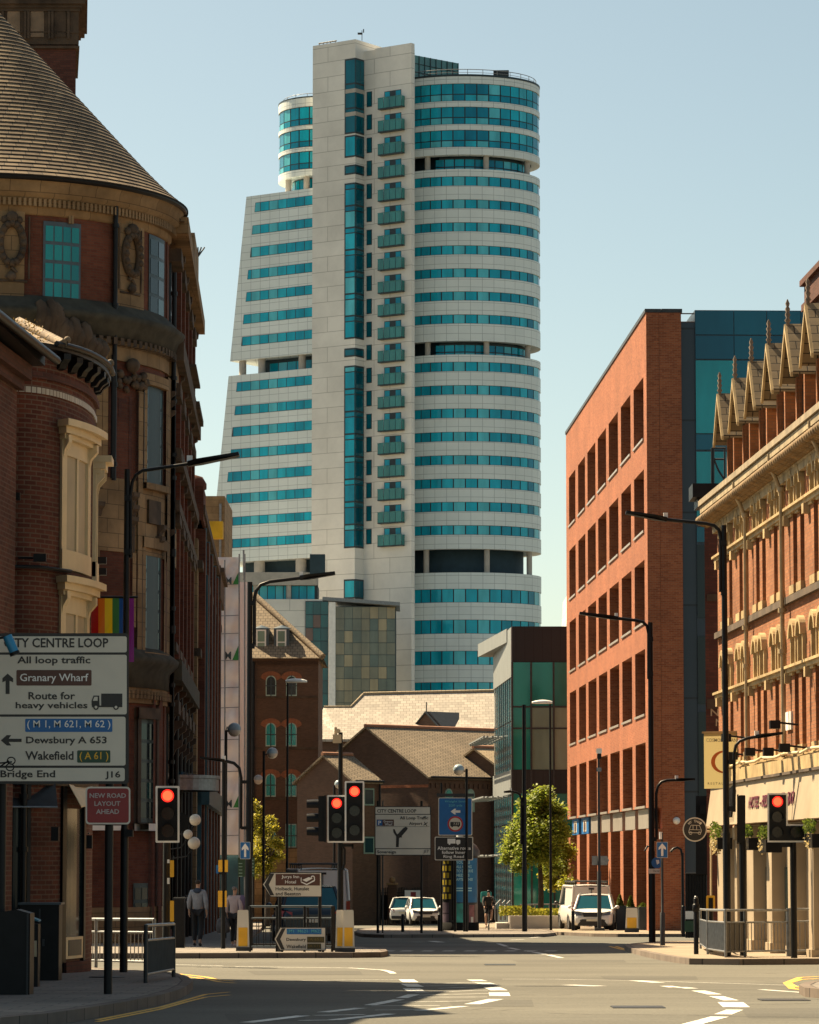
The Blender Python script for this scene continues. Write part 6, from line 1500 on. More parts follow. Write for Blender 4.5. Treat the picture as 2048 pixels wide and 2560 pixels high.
tag(m.build("wrought_iron_bracket", M_BLACK), "black wrought iron scroll bracket at the left edge over the big sign", "bracket")

# ---- lamp columns
M_LED = plain("grey_lamp_underside", (.5, .5, .48), .4)
def column(name, u, vb, vt, w_px, label, arms=(), tops=(), cat="street lamp", group="street lamp columns", base_w=1.0, boxes=(), Y=None, vb_hidden=False):
    b = gnd(u, vb) if Y is None else Vector((ghost(u, Y), Y, gz(Y)))
    Yc = b.y; P = PL(Yc); t = thing(name, b, label, cat, group); r = w_px / 2 / F * Yc
    m = MB(); zt = P.P(u, vt).z; z15 = b.z + (zt - b.z) * .28
    m.tube([(b.x, Yc, b.z - .15), (b.x, Yc, z15), (b.x, Yc, z15 + .06), (b.x, Yc, zt)], [r * base_w, r * base_w, r * .85, r * .72], 12); m.build("column", M_BLACK, t)
    for arm, head, wpx in arms:
        m = MB(); pts = [P.P(a, c, .0) for a, c in arm]; m.tube(pts, [wpx / F * Yc * .5] * len(pts), 8); a_ = m.build("arm", M_BLACK, t)
        if head:
            (a0, c0), (a1, c1), hw = head; m = MB(); A, B = P.P(a0, c0), P.P(a1, c1); n_ = Vector((0, 1, 0)); hh = hw / F * Yc
            up = (B - A).normalized().cross(Vector((0, -1, 0))); up = up if up.z > 0 else -up
            m.solid([A + n_ * .06 - up * hh * .5, A.lerp(B, .25) + n_ * .15 - up * hh * .55, B + n_ * .15 - up * hh * .35, B + n_ * .15 + up * hh * .35, A.lerp(B, .2) + n_ * .15 + up * hh * .55, A + n_ * .06 + up * hh * .5],
                    [A - n_ * .06 - up * hh * .5, A.lerp(B, .25) - n_ * .15 - up * hh * .55, B - n_ * .15 - up * hh * .35, B - n_ * .15 + up * hh * .35, A.lerp(B, .2) - n_ * .15 + up * hh * .55, A - n_ * .06 + up * hh * .5])
            m.build("lantern", M_BLACK, a_)
            m = MB(); m.box(A.lerp(B, .05) + up * hh * .9, (.09, .09, .11)); m.build("photocell", M_WHITEP, a_)
    for (u0, v0, w0, h0) in boxes:
        m = MB(); c = P.P(u0, v0); m.box(c, (w0 / F * Yc, .16, h0 / F * Yc)); m.build("bracket_box", M_BLACK, t)
    return t, P, Yc
column("lamp_column", 311, 2427, 1173, 20, "tall black lamp column behind the big direction sign, its arm reaching towards the tower",
       [([(327, 1395), (327, 1235), (331, 1205), (340, 1188), (355, 1177), (470, 1160)], ((470, 1160), (598, 1136), 13), 9)], boxes=[(320, 1246, 16, 14), (320, 1380, 16, 14), (322, 2083, 22, 18)], Y=59.5)
column("lamp_column", 622, 2381, 1455, 18, "tall black lamp column on the island with two arms, one blue arrow sign on it",
       [([(636, 1612), (636, 1500), (640, 1478), (652, 1462), (675, 1454), (750, 1445)], ((750, 1445), (838, 1433), 11), 9),
        ([(602, 2072), (603, 1945), (598, 1920), (585, 1908), (562, 1902)], ((562, 1902), (500, 1894), 7), 8)], boxes=[(630, 1508, 14, 12), (630, 1615, 14, 12), (612, 1955, 18, 8), (612, 2070, 18, 8)], Y=91)
column("lamp_column", 1631, 2356, 1556, 17, "black lamp column in front of the brick office, one arm left and a low arm right",
       [([(1622, 1698), (1622, 1585), (1618, 1565), (1608, 1555), (1590, 1551), (1545, 1546)], ((1545, 1546), (1449, 1533), 9), 8),
        ([(1642, 2098), (1641, 1985), (1645, 1966), (1654, 1955), (1668, 1951), (1690, 1950)], ((1690, 1950), (1737, 1948), 7), 7)], boxes=[(1627, 1598, 12, 12), (1627, 1685, 12, 12), (1636, 2098, 12, 10)])
column("lamp_column", 1817, 2390, 1313, 19, "tallest black lamp column by the hotel, its arm pointing left over the brick office",
       [([(1802, 1480), (1802, 1345), (1798, 1325), (1786, 1314), (1766, 1309), (1668, 1299)], ((1668, 1299), (1565, 1281), 11), 9),
        ([(1836, 2030), (1836, 1885), (1840, 1864), (1850, 1853), (1868, 1846), (1890, 1842)], ((1890, 1842), (1956, 1833), 9), 8)], boxes=[(1810, 1358, 14, 12), (1810, 1482, 14, 12), (1828, 1905, 14, 12), (1828, 2022, 14, 12)], Y=78)
column("lamp_column", 1312, 2329, 1762, 13, "black column on the traffic island with a short lamp arm reaching left",
       [([(1304, 2110), (1304, 2000), (1300, 1986), (1290, 1981), (1278, 1979)], ((1278, 1979), (1260, 1980), 6), 6)], boxes=[(1308, 2010, 10, 8), (1308, 2085, 10, 8)])
column("lamp_column", 1278, 2296, 2053, 5, "small thin lamp column with a flat head beside the tall street tree", [([(1278, 2053), (1270, 2053)], ((1272, 2053), (1256, 2053), 3), 4)])
column("lamp_column", 1708, 2334, 2132, 9, "short lamp column with a drooping curved arm at the brick office corner", [([(1706, 2140), (1703, 2124), (1694, 2119), (1684, 2122), (1677, 2130)], None, 6)], base_w=1.2)
column("lamp_column", 1626, 2348, 2115, 6, "short lamp post with a hooked arm left of the black lamp column by the brick office", [([(1626, 2120), (1620, 2115), (1612, 2128)], None, 5)])
# ---- columns with white cobra heads
def cobra(u, vb, vt, w_, h0, h1, label, Y=None):
    t, P, Yc = column("cobra_head_lamp", u, vb, vt, w_, label, group="white headed street lamps", Y=Y)
    m = MB(); A, B = P.P(*h0), P.P(*h1); L = (B - A).length; rows = []
    for k in range(9):
        s_ = k / 8; c = A.lerp(B, s_); w2 = .20 * math.sin(math.pi * (.12 + .82 * s_)) ** .6; hz = .15 * math.sin(math.pi * (.1 + .85 * s_)) ** .6 * L / 1.0
        rows.append([c + Vector((0, w2 * cos(a), max(-.04, hz * sin(a) * 1.0))) for a in [2 * math.pi * j / 10 for j in range(10)]])
    m.grid(rows, None, True, True); m.face(rows[0][::-1]); m.face(rows[-1]); m.build("white_lantern", M_WHITEP, t)
cobra(718, 2340, 1708, 7, (714, 1704), (768, 1704), "slim lamp with a white head in front of the brown warehouse", Y=139)
cobra(1377, 2319, 1760, 7, (1381, 1757), (1330, 1757), "slim lamp with a white head in front of the glass office", Y=158)
# ---- globe lamps on thin posts
M_GTOP = plain("pale_blue_lamp_hood", (.30, .38, .42), .35)
def globe(u, vt, gu, gv, r, label, Y):
    b = Vector((ghost(u, Y), Y, gz(Y))); P = PL(Y); t = thing("globe_lamp_post", b, label, "street lamp", "globe lamp posts")
    m = MB(); m.tube([b, (b.x, Y, P.P(u, vt).z)], 3.4 / F * Y, 8); m.tube([P.P(u, gv + 2), P.P(gu, gv + 2)], .03, 5); m.build("post", M_BLACK, t)
    rr = r / F * Y; c = P.P(gu, gv); m = MB(); m.lathe([(.001, -rr)] + [(rr * sin(R(a)), -rr * cos(R(a))) for a in range(15, 91, 15)], c, 16); m.build("glass_bowl", lampg, t)
    m = MB(); m.lathe([(rr * 1.06, 0), (rr * 1.06, .05)] + [(rr * 1.04 * cos(R(a)), .05 + rr * .95 * sin(R(a))) for a in range(15, 91, 15)], c, 16); m.build("hood", M_GTOP, t)
globe(564, 1826, 586, 1826, 16, "globe lamp in front of the white sheeting", 120)
globe(659, 1878, 681, 1884, 13, "highest globe lamp in front of the brown warehouse", 160)
globe(630, 1944, 646, 1950, 11, "lower left globe lamp in front of the brown warehouse", 190)
globe(836, 1964, 847, 1962, 10, "globe lamp just above the paired red signals", 205)
globe(1167, 1922, 1147, 1926, 13, "globe lamp above the blue weight limit sign", 150)
# ---- traffic signals
def lamp(P, parent, u, v, r, on, d):
    m = MB(); P.disc(m, u, v, r, d - .02, d + .004, 20); q = m.build("lens", M_LAMPG if on else M_LENS, parent)
    if on: m = MB(); P.disc(m, u, v, r * .78, d + .004, d + .010, 20); m.build("lit_disc", M_LAMPR, q)
    m = MB(); P_ = P; n = 10; rows = []
    for dd in (d, d + .17): rows.append([P.P(u + r * 1.12 * cos(R(a)), v - r * 1.12 * sin(R(a)), dd) for a in range(-20, 201, 22)])
    m.grid(rows, None, True); m.build("hood", M_BLACK, parent)
def signal(u0, v0, u1, v1, lit, label, Y, extra=None, lens=None, grp="traffic signals"):
    P = PL(Y); t = thing("traffic_light", P.P((u0 + u1) / 2, v1), label, "traffic light", grp); w_ = u1 - u0
    ed = w_ * .085
    m = MB()
    if extra: P.poly(m, [(u0, v1), (extra, v1), (extra, v1 - (v1 - v0) * .37), (u1, v1 - (v1 - v0) * .37), (u1, v0), (u0, v0)], 0, .02)
    else: P.rect(m, u0, v0, u1, v1, 0, .02, 3)
    bb = m.build("white_border_board", M_WHITEP, t); m = MB()
    if extra: P.poly(m, [(u0 + ed, v1 - ed), (extra - ed, v1 - ed), (extra - ed, v1 - (v1 - v0) * .37 + ed), (u1 - ed, v1 - (v1 - v0) * .37 + ed), (u1 - ed, v0 + ed), (u0 + ed, v0 + ed)], .02, .026)
    else: P.rect(m, u0 + ed, v0 + ed, u1 - ed, v1 - ed, .02, .026, 2)
    m.build("black_face", M_BLACK, bb)
    m = MB(); c = (u0 + u1) / 2; P.rect(m, u0 + w_ * .2, v0 + ed * 1.5, u1 - w_ * .2, v1 - ed * 1.5, -.22, -.001, 3); m.build("housing", M_BLACK, t)
    h_ = (v1 - v0 - 2 * ed) / 3; r = min(w_ * .27, h_ * .38)
    for k in range(3): lamp(P, t, c, v0 + ed + h_ * (k + .5) - h_ * .06, r, lit == k, .028)
    if extra: lamp(P, t, (u1 + extra) / 2 - 2, v0 + ed + h_ * 2.5 - h_ * .06, r, False, .028)
    return t, P
Ys1 = 66.0
t, P = signal(389, 1965, 449, 2107, 0, "traffic signal showing red at the left kerb, behind the red new layout sign", 72)
b = Vector((ghost(418, 72.3), 72.3, gz(72.3)))
m = MB(); zt_ = P.P(418, 2100).z
b = Vector((ghost(417, 54.5), 54.5, gz(54.5)))
t.location = t.location
m = MB(); q0 = Vector((ghost(417, 72.3), 72.3, gz(72.3) - .12)); m.tube([q0, Vector((q0.x, 72.3, zt_ + .8))], 9.5 / F * 72.3, 12); m.build("post", M_BLACK, t)
for v0, v1 in ((2151, 2193), (2252, 2304)):
    m = MB(); P.rect(m, 425, v0, 435, v1, -.10, .14, 2); m.build("yellow_push_button_box", M_BOLYEL, t)
m = MB(); P.rect(m, 418, 2149, 424, 2158, .12, .14); P.rect(m, 418, 2195, 424, 2210, .12, .14); m.build("white_label", M_WHITEP, t)
m = MB(); P.disc(m, 450, 2055, 24, -.35, -.3, 24); m.build("black_backing_disc", M_BLACK, t)
Ys2 = 88.0
t, P = signal(818, 1988, 866, 2107, 0, "lower of the paired red traffic signals on the central island", Ys2)
m = MB(); q0 = gnd(843, 2381, 0); m.tube([Vector((q0.x, Ys2 + .3, gz(Ys2) - .1)), Vector((q0.x, Ys2 + .3, P.P(843, 1830).z))], [.085, .05], 12); m.build("post", M_BLACK, t)
m = MB(); P.rect(m, 832, 1836, 854, 1858, -.42, -.18, 2); P.rect(m, 836, 1818, 843, 1838, -.36, -.28); m.disc = None; P.disc(m, 846, 1828, 6, -.36, -.26, 10); m.build("detector_box", M_CREAMG, t)
m = MB(); P.rect(m, 850, 2110, 884, 2117, -.25, -.15); P.rect(m, 879, 2110, 884, 2122, -.25, -.15); m.build("mounting_bracket", M_BLACK, t)
m = MB(); m.tube([P.P(858, 2117, -.2), P.P(862, 2125, -.2), P.P(862, 2160, -.2), P.P(856, 2175, -.2)], .03, 6); m.build("loop_bracket", M_BLACK, t)
t, P = signal(862, 1953, 911, 2107, 0, "taller right hand one of the paired red traffic signals", Ys2 - .15)
# side-on signal to the left of the pair
P = PL(Ys2 + .2); t = thing("traffic_light", P.P(800, 2105), "dark signal head seen side on, left of the paired red signals", "traffic light", "traffic signals")
m = MB(); P.rect(m, 796, 1990, 816, 2104, -.15, .15, 3); m.build("housing", M_BLACK, t); m = MB(); P.rect(m, 811, 1988, 815, 2106, -.30, .30, 1); m.build("backing_board", M_BLACK, t)
for v in (2013, 2048, 2082):
    m = MB(); rows = []
    for u, r in ((799, 14), (783, 14), (767, 13)): c = P.P(u, v); rr = r / F * P.Y; rows.append([c + Vector((0, rr * cos(R(a)), rr * sin(R(a)))) for a in range(-30, 211, 24)])
    m.grid(rows); m.face(rows[0]); m.build("hood", M_BLACK, t)
# right signal with side aspect
t, P = signal(1919, 1983, 1970, 2106, 0, "traffic signal showing red with an extra side arrow box, in front of the hotel", 75, extra=2016)
m = MB(); q0 = gnd(1961, 2392, 0); m.tube([Vector((q0.x, 75.3, gz(75.3) - .1)), Vector((q0.x, 75.3, P.P(1961, 2100).z))], .068, 12); m.build("post", M_BLACK, t)
m = MB(); P.rect(m, 1952, 2105, 1978, 2118, -.3, -.05); m.build("mounting_bracket", M_BLACK, t)
# signal post with head seen side on, left of it
b = gnd(1859, 2390, 0); P = PL(b.y); t = thing("traffic_signal_post", b, "thick black signal post with its head turned away, in front of the hotel piers", "traffic light")
m = MB(); m.tube([b - UP * .1, Vector((b.x, b.y, P.P(1859, 2100).z))], .075, 12); m.build("post", M_BLACK, t); m = MB(); P.rect(m, 1847, 1988, 1864, 2108, -.12, .1, 3); m.build("housing", M_BLACK, t)
m = MB(); P.rect(m, 1843, 1986, 1847, 2110, -.2, .2, 1); m.build("backing_board", M_BLACK, t)
# leaning post at the right
b = gnd(2012, 2385, 0); P = PL(b.y); t = thing("leaning_post", b, "dark leaning post with a grey pipe beside it, right of the hotel signal", "post")
m = MB(); m.tube([b - UP * .1, P.P(2020, 2190), P.P(2024, 2085)], [.10, .085, .07], 10); m.build("post", M_BLACK, t)
m = MB(); m.tube([P.P(2008, 2370, .1), P.P(2010, 2250, .1), P.P(2014, 2110, .1)], .022, 8); m.build("grey_pipe", M_GALV, t)
# crossing pole on the pavement edge with yellow boxes
b = gnd(558, 2372, 0); P = PL(b.y); t = thing("pedestrian_crossing_post", b, "slim black crossing post with yellow push button boxes by the two walkers", "post")
m = MB(); m.tube([b - UP * .1, Vector((b.x, b.y, P.P(558, 1900).z))], .055, 10); m.build("post", M_BLACK, t)
for u0, u1, v0, v1 in ((546, 556, 2150, 2180), (562, 570, 2150, 2180), (545, 556, 2227, 2268), (562, 567, 2227, 2268)):
    m = MB(); P.rect(m, u0, v0, u1, v1, -.1, .1, 1); m.build("yellow_box", M_BOLYEL, t)
m = MB(); P.rect(m, 540, 2163, 547, 2184, .0, .05); m.build("blue_plate", M_BLUE, t); m = MB(); P.rect(m, 548, 2182, 566, 2186, -.1, .1); m.build("bracket", M_BLACK, t)
# ---- blue arrow signs
def arrow_sign(u0, v0, u1, v1, Y, label, d=.12):
    P = PL(Y); t = thing("arrow_sign", P.P((u0 + u1) / 2, v1), label, "road sign", "blue ahead only arrow signs")
    m = MB(); P.rect(m, u0, v0, u1, v1, d - .02, d, 2); m.build("white_edge", M_WHITE, t); m = MB(); P.rect(m, u0 + 1, v0 + 1, u1 - 1, v1 - 1, d, d + .004, 2); m.build("blue_face", M_BLUE, t)
    c = (u0 + u1) / 2; h_ = v1 - v0; w_ = u1 - u0; m = MB()
    P.poly(m, [(c - w_ * .10, v1 - h_ * .12), (c + w_ * .10, v1 - h_ * .12), (c + w_ * .10, v0 + h_ * .40), (c + w_ * .33, v0 + h_ * .50), (c + w_ * .33, v0 + h_ * .36), (c, v0 + h_ * .08), (c - w_ * .33, v0 + h_ * .36), (c - w_ * .33, v0 + h_ * .50), (c - w_ * .10, v0 + h_ * .40)], d + .007, d + .007)
    m.build("white_arrow", M_INKW, t); return t, P
arrow_sign(600, 2105, 626, 2148, 90.8, "blue upward arrow sign on the island lamp column")
b = gnd(1657, 2364, 0); t, P = arrow_sign(1642, 2105, 1670, 2145, b.y, "blue upward arrow sign on a grey post before the brick office")
m = MB(); m.tube([b - UP * .1, Vector((b.x, b.y, P.P(1657, 2283).z)), Vector((b.x, b.y, P.P(1657, 2280).z)), Vector((b.x, b.y, P.P(1654, 2082).z))], [.068, .068, .036, .034], 10); m.build("post", M_DARKG, t)
m = MB(); m.tube([Vector((b.x - .03, b.y, P.P(1654, 2098).z)), Vector((b.x - .03, b.y, P.P(1654, 2080).z))], .045, 10); m.build("white_cap", M_WHITEP, t)
P = PL(gnd(1640, 2356).y - .2); t = thing("keep_left_sign", P.P(1643, 2170), "round blue arrow plate and small white one way plate half behind the lamp column", "road sign")
m = MB(); P.disc(m, 1643, 2157, 14, 0, .02, 20); m.build("blue_disc", M_BLUE, t); m = MB(); P.poly(m, [(1640, 2150), (1648, 2150), (1649, 2158), (1643, 2162)], .025, .025); m.build("white_arrow", M_INKW, t); m = MB(); P.rect(m, 1622, 2172, 1650, 2184, 0, .02); m.build("white_plate", M_WHITE, t); m = MB(); P.text(m, "One way", 1633, 2175, 1649, 2181, .024); m.build("lettering", M_INK, t)
# ---- city centre loop map sign on the traffic island
b1, b2 = gnd(953, 2333), gnd(1053, 2331); Y3 = b1.y; P = PL(Y3 - .12)
t = thing("junction_sign", (b1.x, Y3, b1.z), "white junction map sign with a forked black arrow on two posts, on the traffic island", "road sign")
m = MB(); P.rect(m, 937, 2016, 1078, 2139, 0, .03, 2); m.build("board_edge", M_INK, t); m = MB(); e = .034
P.rect(m, 939, 2018, 1075, 2035, .03, e, 1); P.rect(m, 939, 2037, 1076, 2121, .03, e, 1); P.rect(m, 940, 2123, 1076, 2137, .03, e, 1); m.build("white_panel", M_WHITE, t)
m = MB(); e = .042
for tx_, u0, v0, u1, v1 in (("CITY CENTRE LOOP", 943, 2023, 1041, 2032), ("All Loop Traffic", 1000, 2041, 1071, 2051), ("Airport", 1023, 2055, 1056, 2065), ("Sovereign", 943, 2126, 990, 2136), ("J17", 1059, 2125, 1072, 2134)): P.text(m, tx_, u0, v0, u1, v1, e, .02)
P.rect(m, 941, 2066.2, 1074, 2066.9, e, e)
P.poly(m, [(990, 2118), (997, 2118), (998, 2096), (1004, 2091), (1018, 2075), (1020, 2070), (1015, 2067), (1009, 2070), (996, 2084), (994, 2086), (991, 2083), (987, 2073), (983, 2073), (984, 2081), (991, 2092)][::1], e, e); P.rect(m, 997, 2091, 1005, 2094, e + .002, e + .002)
for k in (35, -55): c, s_ = cos(R(k)), sin(R(k)); P.poly(m, [(1064 + a * c - b_ * s_, 2060 - a * s_ - b_ * c) for a, b_ in ((-6, -1), (6, -1), (6, 1), (-6, 1))], e + .001 * (k > 0), e + .001 * (k > 0))
m.build("black_lettering", M_INK, t)
m = MB(); P.rect(m, 942, 2049, 985, 2065, .034, .038); pb = m.build("brown_panel", M_BROWN, t); m = MB(); P.rect(m, 943, 2050, 956, 2064, .038, .040); m.build("blue_parking_square", M_BLUE, pb)
m = MB(); P.text(m, "P", 946, 2052, 953, 2062, .046, .02); P.text(m, "Granary", 959, 2051, 982, 2058, .046, .01); P.text(m, "Wharf", 962, 2058, 981, 2064, .046, .01); m.build("white_lettering", M_INKW, pb)
for u, b_ in ((945, b1), (957, b1), (1054, b2)):
    m = MB(); x = ghost(u, Y3); m.tube([(x, Y3, b1.z - .1), (x, Y3, P.P(u, 2002).z)], .052 if u != 957 else .03, 10); m.build("post", M_DARKG if u == 957 else M_BLACK, t)
# ---- blue weight limit sign with black lorry plate
b3, b4 = gnd(1138, 2329), gnd(1161, 2329); Y4 = b3.y; P = PL(Y4 - .12)
t = thing("weight_limit_sign", (b3.x, Y4, b3.z), "blue weight limit sign above a black alternative route plate, on the traffic island", "road sign")
m = MB(); P.rect(m, 1092, 1984, 1185, 1992, -.02, .05); m.build("top_shroud", M_DARKG, t)
m = MB(); P.rect(m, 1096, 1994, 1181, 2089, 0, .03, 3); m.build("white_edge", M_WHITE, t); m = MB(); P.rect(m, 1098, 1996, 1179, 2087, .03, .034, 3); m.build("blue_face", M_BLUE, t)
m = MB(); e = .042; P.text(m, "Weight limit", 1112, 2001, 1165, 2008, e, .01); P.text(m, "220 yds", 1122, 2011, 1156, 2018, e, .01)
m.build("pale_lettering", plain("faded_blue_lettering", (.10, .42, .50), .6), t)
m = MB(); P.poly(m, [(1151, 2026), (1138, 2026), (1141, 2022), (1136, 2022), (1127, 2029), (1136, 2036), (1141, 2036), (1138, 2032), (1151, 2032)], e, e); m.build("white_arrow", M_INKW, t)
m = MB(); P.disc(m, 1138.5, 2060, 19.5, .034, .038, 28); rd = m.build("red_ring", plain("bright_sign_red", (.42, .02, .02), .5), t); m = MB(); P.disc(m, 1138.5, 2060, 15.5, .038, .044, 26); m.build("white_disc", M_WHITE, rd)
m = MB(); P.rect(m, 1126, 2055, 1151, 2066, .050, .050, 2)
for u in (1131, 1146): P.disc(m, u, 2066, 2.2, .048, .052, 10)
m.build("black_coach_symbol", M_INK, rd); m = MB(); P.text(m, "7.5T", 1134, 2057, 1149, 2063, .056, .01); m.build("weight_lettering", M_WHITE, rd)
m = MB(); P.rect(m, 1087, 2092, 1183, 2151, 0, .03, 3); m.build("plate_edge", M_WHITE, t); m = MB(); P.rect(m, 1089, 2094, 1181, 2149, .03, .034, 3); pk = m.build("black_plate", M_INK, t)
m = MB(); 
for tx_, u0, v0, u1, v1 in (("Alternative route", 1094, 2116, 1177, 2125), ("follow Inner", 1105, 2127, 1164, 2135), ("Ring Road", 1109, 2138, 1160, 2147)): P.text(m, tx_, u0, v0, u1, v1, e, .012)
P.rect(m, 1119, 2097, 1139, 2109, e, e); P.rect(m, 1140.5, 2100, 1151, 2110, e, e, 2)
for u in (1124, 1145): P.disc(m, u, 2110, 2.4, e, e + .004, 10)
m.build("white_lettering", M_INKW, pk)
for u in (1138, 1161):
    x = ghost(u, Y4); m = MB(); m.tube([(x, Y4, b3.z - .1), (x, Y4, P.P(u, 1990).z)], .055, 10); m.build("post", M_BLACK, t)
m = MB(); x = ghost(1104, Y4 + .4); m.tube([(x, Y4 + .4, b3.z - .1), (x, Y4 + .4, P.P(1104, 1956).z)], .045, 8); tag(m.build("sign_post", M_BLACK), "bare black post standing just left of the blue weight limit sign", "post")
# ---- advertising column
bk = gnd(1150, 2327); bk.y += 1.1; kz = gz(bk.y); r = 1.02 * 46 / F * bk.y; P = PL(bk.y - r)
t = thing("advertising_column", (bk.x, bk.y, kz), "round advertising column with a blue slogan poster behind the weight limit sign", "kiosk")
zz = lambda v: PL(bk.y).P(1150, v).z
m = MB(); m.lathe([(r * 1.03, -.1), (r * 1.03, .35), (r * .97, .36)], (bk.x, bk.y, kz), 28); m.build("plinth", plain("matt_black_plinth", (.012, .012, .012), .9, spec=.1), t)
m = MB(); m.lathe([(r * .97, .3), (r * .97, zz(2140) - kz)], (bk.x, bk.y, kz), 28); m.build("drum", M_DARKG, t)
m = MB(); m.lathe([(r * 1.08, 0), (r * 1.08, .22), (r * .9, .45), (r * .45, .72), (.02, .95)], (bk.x, bk.y, zz(2140)), 28); m.build("domed_roof", M_LEAD, t)
def patch(a0, a1, v0, v1, k=1.0):
    mm = MB(); mm.lathe([(r * k, zz(v1)), (r * k, zz(v0))], (bk.x, bk.y, 0), 10, a0, a1); return mm
pb = patch(-18, 70, 2146, 2256, .99).build("blue_poster", plain("poster_blue", (.004, .13, .30), .5), t)
m = MB()
for i, ln in enumerate(("YOU ARE", "ALL GOING", "TO DESERVE", "MEDALS", "AFTER THIS!")):
    v_, f_ = text_geo(ln, .025); u1_ = (44, 50, 56, 42, 55)[i]; v1_ = 2160 + i * 10.6
    def PP(a, b): an = R(-11 + a * u1_); return Vector((bk.x + (r * .997) * sin(an), bk.y - (r * .997) * cos(an), zz(v1_) + (zz(v1_ - 7.4) - zz(v1_)) * b))
    m.add([PP(a, b) for a, b in v_], f_)
for i in range(2): m.lathe([(r * .995, zz(2222 + i * 6)), (r * .995, zz(2219 + i * 6))], (bk.x, bk.y, 0), 6, -10, 40)
m.build("pale_lettering", plain("pale_blue_lettering", (.30, .55, .62), .5), pb)
patch(-75, -28, 2150, 2250, .99).build("yellow_poster", bricks("yellow_black_poster", (.50, .38, .03), (.40, .32, .03), (.02, .02, .02), .22, .3, .05, .5, .5, .1, 0, .5), t)
patch(-24, -20, 2146, 2300, 1.0).build("dark_rib", M_BLACK, t)
for a0, a1, v0, v1, c in ((-18, 22, 2258, 2316, (.02, .24, .22)), (30, 52, 2262, 2312, (.28, .10, .10)), (54, 75, 2260, 2310, (.14, .10, .09)), (-70, -36, 2256, 2282, (.12, .09, .12)), (-70, -36, 2284, 2312, (.16, .13, .08))):
    patch(a0, a1, v0, v1, .99).build("lower_poster", plain("poster_%d" % a0, c, .5, 0, .45, 2.5), t)
m = MB(); an = R(41); 
patch(36, 46, 2292, 2306, 1.0).build("white_poster_block", M_WHITE, t)
# ---- island railing with chevron signs
bI = gnd(740, 2381); YI = bI.y; P = PL(YI + .6)
def railing(name, pts, hgt, label, group, mat=M_GALV, bar=.16, infill=None, top_mat=None):
    t = thing(name, pts[0], label, "railing", group); L = 0
    fr_, bars, inf = MB(), MB(), MB()
    for a, b in zip(pts[:-1], pts[1:]):
        d_ = b - a
        for h_ in (hgt, hgt * .74, .12): fr_.tube([a + UP * h_, b + UP * h_], .026 if h_ == hgt else .02, 6).cut()
        n = max(2, int(d_.length / bar))
        for k in range(1, n): q = a + d_ * (k / n); bars.tube([q + UP * .12, q + UP * hgt * .74], .009, 4).cut()
        if infill: 
            o_ = Vector((-d_.y, d_.x, 0)).normalized() * .012
            inf.face([a + UP * .14 + o_, b + UP * .14 + o_, b + UP * hgt * .73 + o_, a + UP * hgt * .73 + o_])
    fr_.build_each("rail", top_mat or mat, t); bars.build_each("baluster", mat, t)
    if infill: inf.build("mesh_infill", infill, t)
    for p in pts: m = MB(); m.tube([p - UP * .12, p + UP * (hgt + .01)], .03, 8); m.build("post", mat, t)
    return t
ry_ = YI + 1.1
railing("guard_railing", [Vector((ghost(u, ry_), ry_, gz(ry_))) for u in (626, 693, 762, 831)], (P.P(700, 2267).z - gz(ry_)), "black guard railing on the central island behind the two pointed direction signs", "guard railings", M_BLACK, .14, None, M_LEAD)
railing("guard_railing", [Vector((ghost(u, ry_ + 2.2), ry_ + 2.2, gz(ry_))) for u in (630, 700, 770, 835)], 1.02, "second black guard railing at the back of the central island", "guard railings", M_BLACK, .14)
def pointed_sign(pts, Y, label, d=0.0):
    P = PL(Y); t = thing("pointed_direction_sign", P.P(sum(p[0] for p in pts) / len(pts), max(p[1] for p in pts)), label, "road sign", "pointed direction signs on the island")
    m = MB(); P.poly(m, pts, -.03, 0); m.build("board_edge", M_INK, t); cx = sum(p[0] for p in pts) / len(pts); cy_ = sum(p[1] for p in pts) / len(pts)
    u0 = min(p[0] for p in pts); k_ = 2.0
    inn = [(p[0] + (k_ * (1 if p[0] < cx else -1)), p[1] + (0 if abs(p[1] - cy_) < 10 else k_ * (1 if p[1] < cy_ else -1))) for p in pts]
    m = MB(); P.poly(m, inn, 0, .004); m.build("white_face", M_WHITE, t); return t, P
pts = [(656, 2211.5), (675, 2243), (805, 2243), (805, 2181), (675, 2181)]
t, P = pointed_sign(pts, YI + .95, "upper pointed direction sign with a brown hotel panel, on the central island")
m = MB(); P.poly(m, [(661, 2212), (676, 2239), (686, 2239), (672, 2212), (686, 2184), (676, 2184)], .008, .008); P.text(m, "Holbeck, Hunslet", 689, 2218, 773, 2228, .008, .02); P.text(m, "and Beeston", 689, 2230, 752, 2239, .008, .02); m.build("black_lettering", M_INK, t)
m = MB(); P.rect(m, 689, 2185, 800, 2214, .004, .008); pb = m.build("brown_panel", M_BROWN, t); m = MB(); P.text(m, "Jurys Inn", 704, 2188, 748, 2198, .013, .008); P.text(m, "Hotel", 713, 2201, 740, 2209, .013, .008)
P.poly(m, [(752, 2203), (767, 2210), (787, 2199), (787, 2203), (767, 2214 - 1), (752, 2206)][::1], .013, .013); P.poly(m, [(752, 2206), (754, 2206), (754, 2194), (752, 2194)], .013, .013)
m.tube([P.P(778, 2195, .013), P.P(779, 2191, .013), P.P(783, 2190, .013), P.P(786, 2192, .013), P.P(787, 2201, .013)], .014, 5); P.poly(m, [(756, 2200), (766, 2205), (782, 2196), (772, 2193)], .0135, .0135); m.build("white_lettering", M_INKW, pb)
for u in (700, 800): x = ghost(u, YI + 1.02); m = MB(); m.tube([(x, YI + 1.02, gz(YI) - .1), (x, YI + 1.02, P.P(u, 2185).z)], .04, 8); m.build("post", M_BLACK, t)
pts = [(685, 2348), (699, 2377), (815, 2377), (815, 2318), (699, 2318)]
